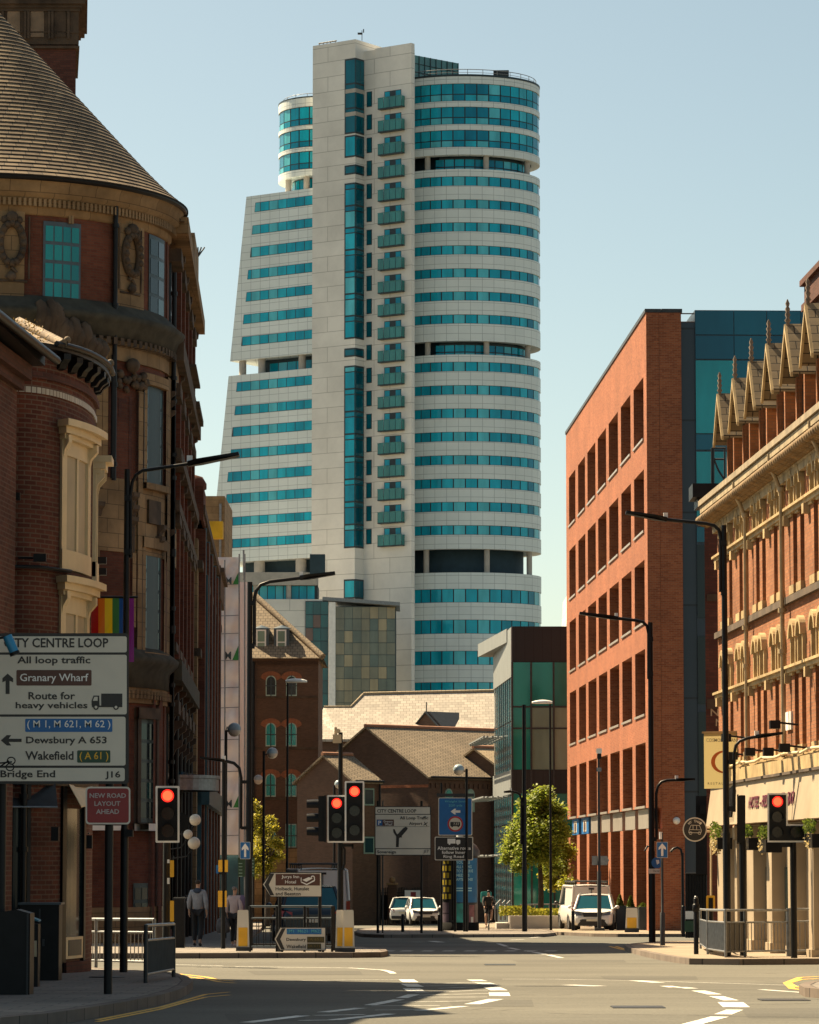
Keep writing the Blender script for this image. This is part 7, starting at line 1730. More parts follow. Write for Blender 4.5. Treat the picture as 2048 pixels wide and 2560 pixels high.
t, P = pointed_sign(pts, YI + .55, "lower pointed direction sign with a blue motorway panel, low against the island railing")
m = MB(); P.poly(m, [(690, 2348), (703, 2374), (712, 2374), (701, 2348), (714, 2321), (705, 2321)], .008, .008); P.text(m, "Dewsbury", 716, 2345, 765, 2355, .008, .02); P.text(m, "Wakefield", 716, 2362, 765, 2371, .008, .02); m.build("black_lettering", M_INK, t)
m = MB(); P.rect(m, 717, 2322, 804, 2336, .004, .008, 1); pb = m.build("blue_panel", M_BLUE, t); m = MB(); P.text(m, "(M1  M621  M62)", 719, 2324, 802, 2334, .013, .004); m.build("pale_lettering", plain("faded_blue_lettering", (.10, .42, .50), .6), pb)
for v0, v1, u1, tx_ in ((2342, 2357, 811, "(A 653)"), (2359, 2373, 803, "(A 61)")):
    m = MB(); P.rect(m, 768, v0, u1, v1, .004, .008); pb = m.build("green_panel", plain("olive_sign_panel", (.060, .048, .012), .5), t); m = MB(); P.text(m, tx_, 771, v0 + 3, u1 - 3, v1 - 3, .013, .004); m.build("yellow_lettering", plain("faded_yellow_lettering", (.17, .11, .015), .5), pb)
for u in (706, 808): x = ghost(u, YI + .6); m = MB(); m.tube([(x, YI + .6, gz(YI) - .1), (x, YI + .6, P.P(u, 2322).z)], .03, 8); m.build("post", M_BLACK, t)
# ---- illuminated bollards
def bollard(u0, u1, v0, v1, Y, label, two=False, yv=(2319, 2366)):
    P = PL(Y); z0, z1 = gz(Y), P.P(u0, v0).z; t = thing("traffic_bollard", (ghost((u0 + u1) / 2, Y), Y, z0), label, "bollard", "cream and yellow traffic bollards")
    m = MB(); P.poly(m, [(u0 - 3, v1), (u1 + 3, v1), (u1, v0 + 2), (u1 - 2, v0), (u0 + 2, v0), (u0, v0 + 2)], -.24, 0); m.build("shell", M_WHITE, t)
    m = MB(); P.rect(m, u0 - 4, v1 - 8, u1 + 4, v1 + 2, -.3, .06, 1); m.build("base", M_DARKG, t)
    m = MB(); P.rect(m, u0 + 2, yv[0], u1 - 2, yv[1], 0, .006, 1); m.build("yellow_panel", M_BOLYEL, t)
bollard(594, 621, 2275, 2376, YI + .15, "cream and yellow bollard at the left end of the island railing")
bollard(841, 859, 2275, 2378, YI + .7, "rear bollard of the pair at the right end of the island railing"); bollard(859, 884, 2275, 2378, YI + .3, "front bollard of the pair at the right end of the island railing")
yb = gnd(1580, 2331).y; bollard(1566, 1594, 2270, 2329, yb, "cream and yellow bollard beside the parked white car", yv=(2294, 2321))
# ---- left railings
a, b, c = gnd(206, 2417), gnd(240, 2419), gnd(387, 2424)
railing("guard_railing", [gnd(150, 2416), gnd(240, 2419), gnd(385, 2423)], .84, "grey guard railing along the side street, left of the near signal", "guard railings", M_GALV, .13)
railing("guard_railing", [gnd(364, 2458), gnd(434, 2443)], .80, "short dark guard railing panel at the tip of the left pavement", "guard railings", M_DARKG, .075, None, M_GALV)
# ---- right railings
ra = [gnd(1752, 2372), gnd(1770, 2386), gnd(1815, 2394), gnd(1863, 2393), gnd(1973, 2391)]
railing("guard_railing", ra[:4], .98, "grey guard railing with dark mesh infill at the right corner", "guard railings", M_GALV, .16, plain("dark_mesh_screen", (.10, .095, .085), .8))
railing("guard_railing", [gnd(1863, 2393), gnd(1970, 2391)], .98, "grey guard railing panel below the hotel traffic signal", "guard railings", M_GALV, .12)
railing("guard_railing", [gnd(1974, 2391), gnd(2120, 2390)], 1.0, "grey guard railing panel cut by the right edge of the view", "guard railings", M_GALV, .13)
m = MB(); b = gnd(1974, 2391); m.tube([b - UP * .1, b + UP * 1.02], .055, 10); tag(m.build("railing_end_post", M_GALV), "thick grey post between the two railing panels right of the hotel signal", "post")
# ---- small posts and bollards
def post(u, vb, vt, w_, label, ball=False, collar=None, mat=M_BLACK, name="bollard_post", dz=0):
    b = gnd(u, vb, dz); P = PL(b.y); t = thing(name, b, label, "bollard", "small dark bollards"); r = w_ / 2 / F * b.y; zt_ = P.P(u, vt).z
    m = MB(); m.lathe([(r, -.1), (r, zt_ - b.z - r * .6), (r * .8, zt_ - b.z - r * .2), (.002, zt_ - b.z)], b, 12); m.build("shaft", mat, t)
    if collar: m = MB(); zc = P.P(u, collar).z - b.z; m.lathe([(r, zc - .09), (r * 1.5, zc - .07), (r * 1.5, zc + .07), (r, zc + .09)], b, 12); m.build("collar", mat, t)
    if ball: m = MB(); m.ball((b.x, b.y, zt_), r * .7, 8, 5); m.build("cap", M_GALV, t)
post(1741, 2386, 2244, 12, "tall black bollard with a collar at the right pavement corner", True, 2270)
post(1433, 2327, 2276, 8, "small black bollard beside the white van"); post(1007, 2330, 2285, 8, "small black bollard left of the white hatchback"); post(1099, 2328, 2285, 9, "small black bollard at the left foot of the advertising column")
post(1709, 2335, 2264, 9, "dark bollard at the corner of the brick office")
# cctv post at the parked car
b = gnd(1499, 2327); P = PL(b.y); t = thing("cctv_post", b, "slim pole with a camera on top standing in front of the parked white car", "camera pole")
m = MB(); m.tube([b, Vector((b.x, b.y, P.P(1500, 2180).z)), Vector((b.x, b.y, P.P(1500, 2178).z)), Vector((b.x, b.y, P.P(1498, 1895).z))], [.085, .085, .06, .05], 10); m.build("pole", M_DARKG, t); m = MB(); m.box(b + UP * .06, (.42, .42, .12)); m.build("base_plate", M_DARKG, t)
m = MB(); P.rect(m, 1491, 1871, 1505, 1884, -.1, .15, 2); m.build("camera_hood", M_WHITEP, t); m = MB(); P.rect(m, 1493, 1884, 1504, 1897, -.08, .1, 2); m.build("camera_body", M_BLACK, t); m = MB(); P.rect(m, 1492, 1919, 1504, 1929, .02, .1, 1); m.build("junction_box", M_GALV, t)
m = MB(); P.poly(m, [(1480, 2163), (1518, 2163), (1523, 2151), (1518, 2140), (1480, 2140)], -.1, -.08); m.build("direction_plate_back", M_GALV, t)
# yellow framed push-button unit near the right corner
b = gnd(1775, 2380); P = PL(b.y + .3); t = thing("push_button_unit", (ghost(1775, b.y + .3), b.y + .3, b.z), "yellow framed push button unit behind the mesh railing at the right corner", "crossing button")
m = MB(); P.rect(m, 1766, 2239, 1788, 2277, 0, .1, 3); m.build("yellow_frame", M_BOLYEL, t); m = MB(); P.rect(m, 1772, 2245, 1783, 2276, .1, .13, 1); m.build("black_panel", M_BLACK, t); m = MB(); x = ghost(1777, b.y + .4); m.tube([(x, b.y + .4, b.z - .1), (x, b.y + .4, P.P(1777, 2240).z)], .05, 8); m.build("post", M_BLACK, t)
# ---- planters with clipped conifers
M_CON = leafmat("conifer_leaves", (.05, .07, .010), (.13, .15, .02))
for i, (u0, u1, v0, v1, uc, vt, lab) in enumerate(((1541, 1566, 2266, 2320, 1550, 2237, "dark planter with a clipped conifer right of the parked white car"), (1568, 1594, 2269, 2320, 1577, 2240, "planter with a clipped conifer directly behind the cream bollard"), (1597, 1630, 2269, 2324, 1608, 2258, "dark blue planter with a tiny conifer against the brick office pillars"))):
    Y = 160 - i * .6; P = PL(Y); z0 = gz(Y); t = thing("planter", (ghost((u0 + u1) / 2, Y), Y, z0), lab, "planter", "planters along the brick office"); w_ = (u1 - u0) / F * Y
    m = MB(); c = Vector((ghost((u0 + u1) / 2, Y), Y + w_ / 2, 0)); zt_ = P.P(u0, v0).z; m.box((c.x, c.y, (z0 + zt_) / 2), (w_, w_, zt_ - z0)); m.box((c.x, c.y, zt_ - .02), (w_ * 1.06, w_ * 1.06, .08)); m.build("tub", plain("slate_blue_planter", (.06, .075, .085), .6), t)
    m = MB(); zc = P.P(uc, vt).z; x = ghost(uc, Y); hh = zc - zt_
    for k in range(420):
        q = random.random(); rr = w_ * .42 * (1 - q) ** .7 * math.sqrt(random.uniform(.4, 1)); an = random.uniform(0, 6.28); p = Vector((x + rr * cos(an), c.y + rr * sin(an), zt_ + hh * q)); s_ = .05
        d1 = Vector((random.uniform(-1, 1), random.uniform(-1, 1), random.uniform(.2, 1))).normalized(); d2 = d1.cross(Vector((.3, .7, .2))).normalized(); m.face([p - d1 * s_, p + d2 * s_ * .5, p + d1 * s_, p - d2 * s_ * .5])
    m.build("clipped_conifer", M_CON, t)
# ---- utility cabinets and bin on the left pavement
P = PL(53.0); z0 = gz(53)
t = thing("utility_cabinet", (ghost(95, 53), 53, z0), "large black utility cabinet against the corner shop", "cabinet", "black utility cabinets")
m = MB(); x0, x1 = ghost(52, 53), ghost(149, 53); zt_ = P.P(100, 2262).z; m.prism([(x0, 53), (x1, 53), (x1, 53.5), (x0, 53.5)], z0 - .05, zt_); m.build("body", M_BLACK, t); m = MB(); m.prism([(x0 - .03, 52.96), (x1 + .03, 52.96), (x1 + .03, 53.54), (x0 - .03, 53.54)], zt_, zt_ + .03); m.build("lid", M_LEAD, t)
m = MB(); m.prism([((x0 + x1) / 2 - .01, 52.985), ((x0 + x1) / 2 + .01, 52.985), ((x0 + x1) / 2 + .01, 53.0), ((x0 + x1) / 2 - .01, 53.0)], z0 + .08, zt_ - .06); m.box(((x0 + x1) / 2 + .06, 52.97, (z0 + zt_) / 2), (.03, .04, .1)); m.build("door_seam", M_DARKG, t)
P = PL(44.6); z0 = gz(44.6); t = thing("utility_cabinet", (ghost(40, 44.6), 44.6, z0), "near black cabinet behind the left post of the big sign", "cabinet", "black utility cabinets")
m = MB(); a, b = ghost(-20, 44.6), ghost(77, 44.6); m.solid([Vector((a, 44.6, z0 - .05)), Vector((b, 44.6, z0 - .05)), Vector((b, 44.6, P.P(77, 2284).z)), Vector((ghost(42, 44.6), 44.6, P.P(42, 2274).z)), Vector((a, 44.6, P.P(0, 2284).z))], [Vector((a, 45.1, z0 - .05)), Vector((b, 45.1, z0 - .05)), Vector((b, 45.1, P.P(77, 2284).z)), Vector((ghost(42, 44.6), 45.1, P.P(42, 2274).z)), Vector((a, 45.1, P.P(0, 2284).z))]); m.build("body", M_BLACK, t)
m = MB(); m.box((b - .03, 44.585, (z0 + P.P(77, 2284).z) / 2), (.02, .02, 1.0)); m.build("door_edge", M_DARKG, t)
Y = 49.0; P = PL(Y); z0 = gz(Y); t = thing("litter_bin", (ghost(88, Y), Y, z0), "narrow black litter bin with a blue sloping lid between the two cabinets", "bin")
x = ghost(88, Y); m = MB(); m.box((x, Y, (z0 + P.P(88, 2310).z) / 2), (.13, .3, P.P(88, 2310).z - z0)); m.build("body", M_BLACK, t); m = MB(); zt_ = P.P(88, 2300).z; m.solid([Vector((x - .06, Y - .17, zt_ + .05)), Vector((x + .07, Y - .17, zt_)), Vector((x + .07, Y - .17, zt_ - .02)), Vector((x - .06, Y - .17, zt_ + .02))], [Vector((x - .06, Y + .17, zt_ + .05)), Vector((x + .07, Y + .17, zt_)), Vector((x + .07, Y + .17, zt_ - .02)), Vector((x - .06, Y + .17, zt_ + .02))]); m.build("blue_lid", plain("blue_bin_lid", (.03, .20, .28), .5), t)
m = MB(); P.rect(m, 82, 2352, 92, 2392, .16, .165); m.build("label", M_CREAMG, t)
# dark cabinet beside the first walker
P = PL(93); z0 = gz(93); t = thing("utility_cabinet", (ghost(449, 93), 93, z0), "dark upright cabinet beside the walker in the hooded top", "cabinet", "black utility cabinets"); m = MB(); a, b = ghost(436, 93), ghost(462, 93); zt_ = P.P(449, 2248).z; m.prism([(a, 93), (b, 93), (b, 93.4), (a, 93.4)], z0 - .05, zt_); m.build("body", M_BLACK, t); m = MB(); m.prism([(a - .02, 92.98), (b + .02, 92.98), (b + .02, 93.42), (a - .02, 93.42)], zt_, zt_ + .04); m.build("lid", M_DARKG, t)
# green information board behind the lamp column
Y = 175; P = PL(Y); t = thing("information_board", (ghost(616, Y), Y, gz(Y)), "dark green information board behind the island lamp column", "sign"); m = MB(); P.rect(m, 595, 2144, 637, 2192, 0, .06); m.build("board", M_GREEN, t); m = MB()
for k in range(5): P.rect(m, 622, 2150 + k * 8, 634, 2153 + k * 8, .06, .065); P.rect(m, 597, 2158 + k * 8, 606, 2160 + k * 8, .06, .065)
m.build("text_strip", plain("pale_green_strip", (.20, .34, .30), .6), t); m = MB()
for u in (598, 634): m.tube([P.P(u, 2300), P.P(u, 2146)], .05, 6)
m.build("post", M_BLACK, t)
# ================================================================= TREES, VEHICLES, PEOPLE
def leaves(mb, blobs, n, s0, s1, flat=.6):
    tot = sum(r ** 2 for c, r in blobs)
    for c, r in blobs:
        for k in range(int(n * r * r / tot)):
            d_ = Vector((random.gauss(0, 1), random.gauss(0, 1), random.gauss(0, 1))).normalized(); rr = r * random.uniform(.03, 1.0) ** .5 * random.choice((1.0, 1.0, 1.0, 1.25, 1.5))
            p = Vector(c) + Vector((d_.x * rr, d_.y * rr, d_.z * rr * .85)); s_ = random.uniform(s0, s1)
            a = Vector((random.uniform(-1, 1), random.uniform(-1, 1), random.uniform(-.7, .7))).normalized(); b = a.cross(Vector((random.uniform(-1, 1), random.uniform(-1, 1), 1.2))).normalized()
            mb.face([p - a * s_, p - a * s_ * .2 + b * s_ * flat, p + a * s_, p + a * s_ * .1 - b * s_ * flat])
def tree(name, u, Y, top_v, bot_v, ul, ur, label, la, lb, n=5200, s=(.09, .19), seed=1, blobs_px=None, lean=0):
    random.seed(seed); P = PL(Y); b = Vector((ghost(u, Y), Y, gz(Y))); t = thing(name, b, label, "tree", "street trees"); zt_ = P.P(u, top_v).z; zb_ = P.P(u, bot_v).z
    blobs = []
    for bu, bv, br in blobs_px:
        rr = br / F * Y; blobs.append((P.P(bu, bv) + Vector((0, random.uniform(-1.0, 1.0), 0)), rr))
    m = MB(); fork = Vector((b.x + lean * .3, Y, zb_ + (zt_ - zb_) * .18)); m.tube([b - UP * .2, b.lerp(fork, .5) + Vector((.05, 0, 0)), fork], [.17, .13, .10], 8)
    for c, r in blobs[::1]:
        mid = fork.lerp(c, .5) + Vector((0, 0, .25)); m.tube([fork, mid, c], [.07, .05, .02], 5)
        for k in range(3): q = c + Vector((random.uniform(-r, r), random.uniform(-r, r), random.uniform(-.3, 1) * r)) * .8; m.tube([mid.lerp(c, .6), q], [.025, .01], 4)
    m.build("trunk", plain("tree_bark", (.045, .034, .024), .9, 0, .4, 6), t)
    m = MB(); leaves(m, blobs, n, *s); m.build("crown", leafmat("leaf_" + name + str(seed), la, lb), t)
tree("street_tree", 1350, 176, 1950, 2195, 1255, 1420, "tall green street tree in front of the glass office", (.12, .18, .022), (.38, .42, .055), 19000, (.055, .105), 3,
     [(1356, 1985, 24), (1345, 2010, 34), (1325, 2045, 34), (1370, 2035, 36), (1300, 2085, 34), (1345, 2085, 40), (1390, 2075, 32), (1280, 2120, 26), (1320, 2130, 36), (1365, 2135, 36), (1268, 2148, 16), (1300, 2165, 22), (1385, 2165, 26), (1395, 2030, 22), (1310, 2010, 16)])
tree("street_tree", 1405, 186, 2060, 2230, 1350, 1425, "smaller yellow green tree against the brick office, right of the taller tree", (.18, .21, .015), (.46, .43, .05), 9000, (.055, .105), 5,
     [(1400, 2085, 24), (1385, 2120, 26), (1412, 2130, 26), (1370, 2160, 20), (1400, 2175, 28), (1385, 2205, 24), (1415, 2210, 20), (1358, 2190, 12)])
tree("street_tree", 668, 206, 1990, 2190, 620, 716, "small sparse tree in front of the brown warehouse behind the hotel sign", (.12, .14, .015), (.55, .46, .045), 10000, (.045, .09), 9,
     [(632, 2012, 14), (648, 2024, 12), (640, 2050, 20), (676, 2052, 15), (660, 2078, 22), (685, 2072, 12), (655, 2110, 26), (690, 2108, 18), (640, 2140, 26), (672, 2140, 24), (705, 2118, 10), (660, 2170, 24), (630, 2180, 20), (700, 2140, 12)])
# planter bed with low hedge
Y = 168; P = PL(Y); t = thing("planting_bed", (ghost(1335, Y), Y, gz(Y)), "low walled planting bed with a clipped hedge below the tall street tree", "planter")
m = MB(); a, b = ghost(1275, Y), ghost(1425, Y); zt_ = P.P(1300, 2290).z; m.prism([(a, Y), (b, Y), (b, Y + 3), (a, Y + 3)], gz(Y) - .3, zt_); a2 = ghost(1242, Y); m.prism([(a2, Y + .6), (a - .02, Y + .6), (a - .02, Y + 3), (a2, Y + 3)], gz(Y) - .3, gz(Y) + .25); m.build("stone_wall", M_CONC, t)
m = MB(); random.seed(4)
for k in range(2600):
    u = random.uniform(1250, 1420); p = Vector((ghost(u, Y + 1), Y + .5 + random.random() * 2.2, P.P(u, 2290 - (22 if u < 1330 else 16) * random.random() ** .7).z)); s_ = random.uniform(.05, .11)
    d1 = Vector((random.uniform(-1, 1), random.uniform(-1, 1), random.uniform(-1, 1))).normalized(); d2 = d1.cross(Vector((.3, .7, .2))).normalized(); m.face([p - d1 * s_, p + d2 * s_ * .5, p + d1 * s_, p - d2 * s_ * .5])
m.build("hedge", leafmat("hedge_leaves", (.12, .14, .012), (.34, .30, .035)), t)
Y = 178; P = PL(Y); t = thing("handrail", (ghost(1262, Y), Y, gz(Y)), "pale sloping handrails beside the planting bed, behind the cyclist", "handrail")
m = MB()
for k in range(3): m.tube([P.P(1238 + k * 12, 2264 + k), P.P(1252 + k * 12, 2250 + k)], .035, 6); m.tube([P.P(1238 + k * 12, 2300), P.P(1238 + k * 12, 2264 + k)], .03, 6); m.tube([P.P(1252 + k * 12, 2300), P.P(1252 + k * 12, 2250 + k)], .03, 6)
m.tube([P.P(1300, 2262), P.P(1420, 2260)], .03, 6)
for k in range(7): m.tube([P.P(1302 + k * 18, 2300), P.P(1302 + k * 18, 2262)], .03, 6)
m.build("rail", M_GALV, t)

# ---- vehicles
M_CARW = plain("white_car_paint", (.70, .69, .66), .22, 0, .03, 1); M_CARB = plain("dark_blue_car_paint", (.010, .022, .035), .18, 0, .05, 1)
M_RUB = plain("tyre_rubber", (.012, .012, .012), .8); M_ALLOY = plain("alloy_wheel", (.30, .30, .31), .3, .8); M_TRIM = plain("black_plastic_trim", (.014, .014, .015), .5)
M_HL = plain("headlamp_glass", (.13, .14, .16), .08, .3); M_TL = plain("red_tail_lamp", (.30, .012, .012), .2); M_WSC = glass("blue_windscreen", (.006, .045, .065), (.012, .09, .12), .05, .6, 0, None, (.7, .95, 1)); M_PLATE = plain("number_plate", (.62, .58, .46), .5)
def vehicle(name, label, cat, x, y, yaw, L, W, Ht, paint, kind="hatch", group=None, rails=False):
    """local axes: front at +Y, turned by yaw about the vertical; z=0 on the ground"""
    base = Vector((x, y, gz(y) + (.0))); t = thing(name, base, label, cat, group); co, si = cos(yaw), sin(yaw)
    def W_(p): return base + Vector((p[0] * co - p[1] * si, p[0] * si + p[1] * co, p[2]))
    hw = W / 2
    if kind == "van": belt = Ht * .55; st = [(-.5, .30, belt, .97), (-.47, .28, belt, 1), (0, .26, belt, 1), (.30, .26, belt, 1), (.36, .27, belt * .98, .99), (.47, .28, belt * .80, .95), (.5, .32, belt * .62, .86)]; cab = (.36, .20, -.488, -.497)
    else: belt = Ht * .60; st = [(-.5, .42, belt * .82, .84), (-.485, .32, belt * .98, .92), (-.4, .24, belt * 1.02, .985), (-.2, .22, belt * 1.02, 1), (.12, .22, belt, 1), (.24, .22, belt * .985, .995), (.38, .23, belt * .90, .97), (.46, .25, belt * .80, .92), (.49, .28, belt * .70, .86), (.5, .33, belt * .60, .80)]; cab = (.24, .06, -.36, -.475)
    def sect(s_, zb, zs, k):
        w_ = hw * k; y_ = s_ * L; h_ = zs - zb
        return [(w_ * .90, y_, zb), (w_ * .99, y_, zb + h_ * .18), (w_, y_, zb + h_ * .5), (w_ * .985, y_, zb + h_ * .8), (w_ * .93, y_, zs - .03), (w_ * .80, y_, zs + .005), (w_ * .3, y_, zs + .03), (-w_ * .3, y_, zs + .03), (-w_ * .80, y_, zs + .005), (-w_ * .93, y_, zs - .03), (-w_ * .985, y_, zb + h_ * .8), (-w_, y_, zb + h_ * .5), (-w_ * .99, y_, zb + h_ * .18), (-w_ * .90, y_, zb)]
    rows = [[W_(p) for p in sect(*s_)] for s_ in st]
    m = MB(); m.grid(rows, None, True, True); m.face(rows[0][::-1], None, True); m.face(rows[-1], None, True); body = m.build("body", paint, t)
    # cabin: roof and pillars painted, glass between
    y1, y2, y3, y4 = (c * L for c in cab); wb, wr = hw * .93, hw * (.74 if kind != "van" else .86); zr_c = Ht
    zb_f = belt * (.985 if kind != "van" else .985) - .02; zb_r = belt - .02
    A = [(-wb, y1, zb_f), (wb, y1, zb_f)]; B = [(-wr, y2, zr_c - .05), (wr, y2, zr_c - .05)]; C = [(-wr, y3, zr_c - .06), (wr, y3, zr_c - .06)]; D_ = [(-wb, y4, zb_r), (wb, y4, zb_r)]
    m = MB(); n = 8; rr = []
    for j in range(n + 1):
        s_ = j / n; y_ = y2 + (y3 - y2) * s_; k = math.sin(math.pi * s_) * .03
        rr.append([W_((wr * q, y_, zr_c - .05 + .05 * (1 - q * q) + k)) for q in (-1.03, -.8, -.4, 0, .4, .8, 1.03)])
    m.grid(rr); 
    for a, b in ((A[0], B[0]), (A[1], B[1]), (C[0], D_[0]), (C[1], D_[1]), (B[0], C[0]), (B[1], C[1])): m.tube([W_(a), W_(b)], .055, 6)
    ymid = (y2 + y3) / 2
    if kind == "van":
        for sg in (0, 1):
            a, b, c, d_ = ((-wb, wb)[sg], y2 - .1, zb_r), ((-wb, wb)[sg], y4, zb_r), ((-wr, wr)[sg], y3, zr_c - .05), ((-wr, wr)[sg], y2 - .1, zr_c - .05); m.face([W_(p) for p in (a, b, c, d_)])
        m.face([W_(p) for p in (D_[1], D_[0], C[0], C[1])])
    else:
        for sg in (-1, 1): m.tube([W_((sg * wb, ymid, zb_r)), W_((sg * wr, ymid, zr_c - .05))], .05, 5)
    m.build("roof", paint, t)
    m = MB(); sh_ = .0
    m.face([W_(p) for p in (A[0], A[1], B[1], B[0])])
    w1 = m.build("windscreen", M_WSC, t)
    m = MB()
    if kind != "van":
        m.face([W_(p) for p in (D_[1], D_[0], C[0], C[1])]); m.build("rear_window", M_WSC, t); m = MB()
        for sg in (0, 1): m.face([W_(p) for p in (A[sg], B[sg], C[sg], D_[sg])])
        m.build("side_window", M_GLDK, t)
    else:
        for sg in (-1, 1): m.face([W_(p) for p in ((sg * (wb + .01), y1 - .05, zb_f + .05), (sg * (wr + .01), y2 - .05, zr_c - .15), (sg * (wr + .01), y2 - .7, zr_c - .15), (sg * (wb + .01), y2 - .7, zb_f + .05))])
        m.build("side_window", M_GLDK, t)
    wr_ = Ht * .215 if kind != "van" else .33
    for sg in (-1, 1):
        for yy in (-.30 * L, .315 * L):
            m = MB(); c = (sg * (hw - .11), yy, wr_); rws = []
            for xo, r_ in ((-.10, wr_ * .7), (-.10, wr_ * .96), (-.06, wr_), (.06, wr_), (.115, wr_ * .95), (.118, wr_ * .68)): rws.append([W_((c[0] + sg * xo, c[1] + r_ * cos(2 * math.pi * k / 18), c[2] + r_ * sin(2 * math.pi * k / 18))) for k in range(18)])
            m.grid(rws, None, False, True); wl = m.build("tyre", M_RUB, t); m = MB(); m.face([W_((c[0] + sg * .112, c[1] + wr_ * .68 * cos(2 * math.pi * k / 18), c[2] + wr_ * .68 * sin(2 * math.pi * k / 18))) for k in range(18)])
            m.build("rim", M_ALLOY, wl)
            m = MB(); rws = []
            for xo in (.0, .125): rws.append([W_((c[0] + sg * xo, c[1] + wr_ * 1.16 * cos(R(a)), c[2] + wr_ * 1.16 * sin(R(a)))) for a in range(-10, 191, 20)])
            m.grid(rws); m.build("wheel_arch", M_TRIM, t)
        m = MB(); q = W_((sg * (hw + .13), y1 - .15, belt + .08)); m.ball(q, .10, 8, 6, .8); m.tube([q, W_((sg * (hw - .05), y1 - .1, belt + .02))], .03, 5); m.build("mirror", paint if kind != "van" else M_TRIM, t)
    def plate(nm, mat, pts, par=t):
        m = MB(); a = [W_(p) for p in pts]; e = .02 if pts[0][1] > 0 else -.02; b = [W_((p[0], p[1] - e * 2, p[2])) for p in pts]; m.solid(a if e < 0 else a[::-1], b if e < 0 else b[::-1]); return m.build(nm, mat, par)
    yf, yr = L * .5, -L * .5
    if kind == "van":
        for sg in (-1, 1): plate("tail_light", M_TL, [(sg * hw * .98, yr - .012, .75), (sg * hw * .84, yr - .012, .75), (sg * hw * .84, yr - .012, 1.25), (sg * hw * .98, yr - .012, 1.25)])
        plate("number_plate", M_PLATE, [(-.26, yr - .02, .55), (.26, yr - .02, .55), (.26, yr - .02, .67), (-.26, yr - .02, .67)]); plate("rear_bumper", M_TRIM, [(-hw * .96, yr - .03, .28), (hw * .96, yr - .03, .28), (hw * .96, yr - .03, .5), (-hw * .96, yr - .03, .5)])
        plate("door_gap", M_TRIM, [(-.012, yr - .02, .5), (.012, yr - .02, .5), (.012, yr - .02, Ht - .15), (-.012, yr - .02, Ht - .15)]); plate("high_brake_light", M_TRIM, [(-.12, yr + .0, Ht - .2), (.12, yr + .0, Ht - .2), (.12, yr + .0, Ht - .13), (-.12, yr + .0, Ht - .13)])
        m = MB()
        for sg in (-1, 1): m.tube([W_((sg * wr * .9, y2, Ht + .14)), W_((sg * wr * .9, y3, Ht + .14))], .03, 6)
        for k in range(6): yy = y2 + (y3 - y2) * k / 5; m.tube([W_((-wr * .95, yy, Ht + .16)), W_((wr * .95, yy, Ht + .16))], .03, 6); m.tube([W_((-wr * .9, yy, Ht + .14)), W_((-wr * .9, yy, Ht - .03))], .025, 5); m.tube([W_((wr * .9, yy, Ht + .14)), W_((wr * .9, yy, Ht - .03))], .025, 5)
        m.build("roof_rack", M_DARKG, t)
    else:
        z_h = belt * .74
        for sg in (-1, 1):
            plate("headlight", M_HL, [(sg * hw * .86, L * .482, z_h), (sg * hw * .42, L * .502, z_h - .03), (sg * hw * .46, L * .500, z_h + .10), (sg * hw * .88, L * .462, z_h + .17)])
            plate("fog_lamp_pocket", M_TRIM, [(sg * hw * .80, L * .494, .34), (sg * hw * .50, L * .503, .36), (sg * hw * .56, L * .503, .48), (sg * hw * .80, L * .492, .50)])
            plate("tail_light", M_TL, [(sg * hw * .94, -L * .485, belt * .72), (sg * hw * .62, -L * .502, belt * .72), (sg * hw * .62, -L * .500, belt * .92), (sg * hw * .95, -L * .478, belt * .96)])
        plate("grille", M_TRIM, [(-hw * .42, L * .504, z_h - .08), (hw * .42, L * .504, z_h - .08), (hw * .50, L * .500, z_h + .11), (-hw * .50, L * .500, z_h + .11)])
        plate("lower_intake", M_TRIM, [(-hw * .76, L * .503, .22), (hw * .76, L * .503, .22), (hw * .52, L * .508, .50), (-hw * .52, L * .508, .50)])
        plate("number_plate", M_PLATE, [(-.26, L * .512, .42), (.26, L * .512, .42), (.26, L * .512, .53), (-.26, L * .512, .53)]); plate("rear_number_plate", M_PLATE, [(-.26, -L * .508, .62), (.26, -L * .508, .62), (.26, -L * .508, .73), (-.26, -L * .508, .73)])
        plate("rear_bumper", M_TRIM, [(-hw * .8, -L * .503, .30), (hw * .8, -L * .503, .30), (hw * .82, -L * .503, .48), (-hw * .82, -L * .503, .48)])
        if rails:
            m = MB()
            for sg in (-1, 1): m.tube([W_((sg * wr * .98, y2 - .1, Ht - .03)), W_((sg * wr * .98, y2 - .25, Ht + .04)), W_((sg * wr * .98, y3 + .2, Ht + .04)), W_((sg * wr * .98, y3 + .05, Ht - .03))], .02, 6)
            m.build("roof_rail", M_GALV, t)
    return t
PIx = math.pi
def gat(u, Y): return ghost(u, Y), Y
x, y = gat(1056, 206); vehicle("hatchback_car", "white hatchback facing the camera in front of the iron gates", "car", x, y + 2, PIx + .10, 3.95, 1.68, 1.50, M_CARW, "hatch", "white cars waiting ahead")
x, y = gat(1019, 213); vehicle("hatchback_car", "white car seen from behind, half hidden beside the white hatchback", "car", x, y + 2, -.12, 4.1, 1.72, 1.55, M_CARW, "hatch", "white cars waiting ahead")
x, y = gat(1492, 156.5); vehicle("suv_car", "white parked sport utility car with roof rails, in front of the white van", "car", x, y + 2.1, PIx - .09, 4.2, 1.78, 1.55, M_CARW, "suv", None, True)
x, y = gat(1466, 163); vehicle("delivery_van", "white van with a roof rack parked behind the white car by the brick office", "van", x, y + 2.3, .10, 4.6, 1.85, 2.0, M_CARW, "van")
x, y = gat(762, 104); vehicle("suv_car", "dark blue car with a red tail light behind the island railing", "car", x, y + 2.2, .10, 4.4, 1.84, 1.66, M_CARB, "suv")
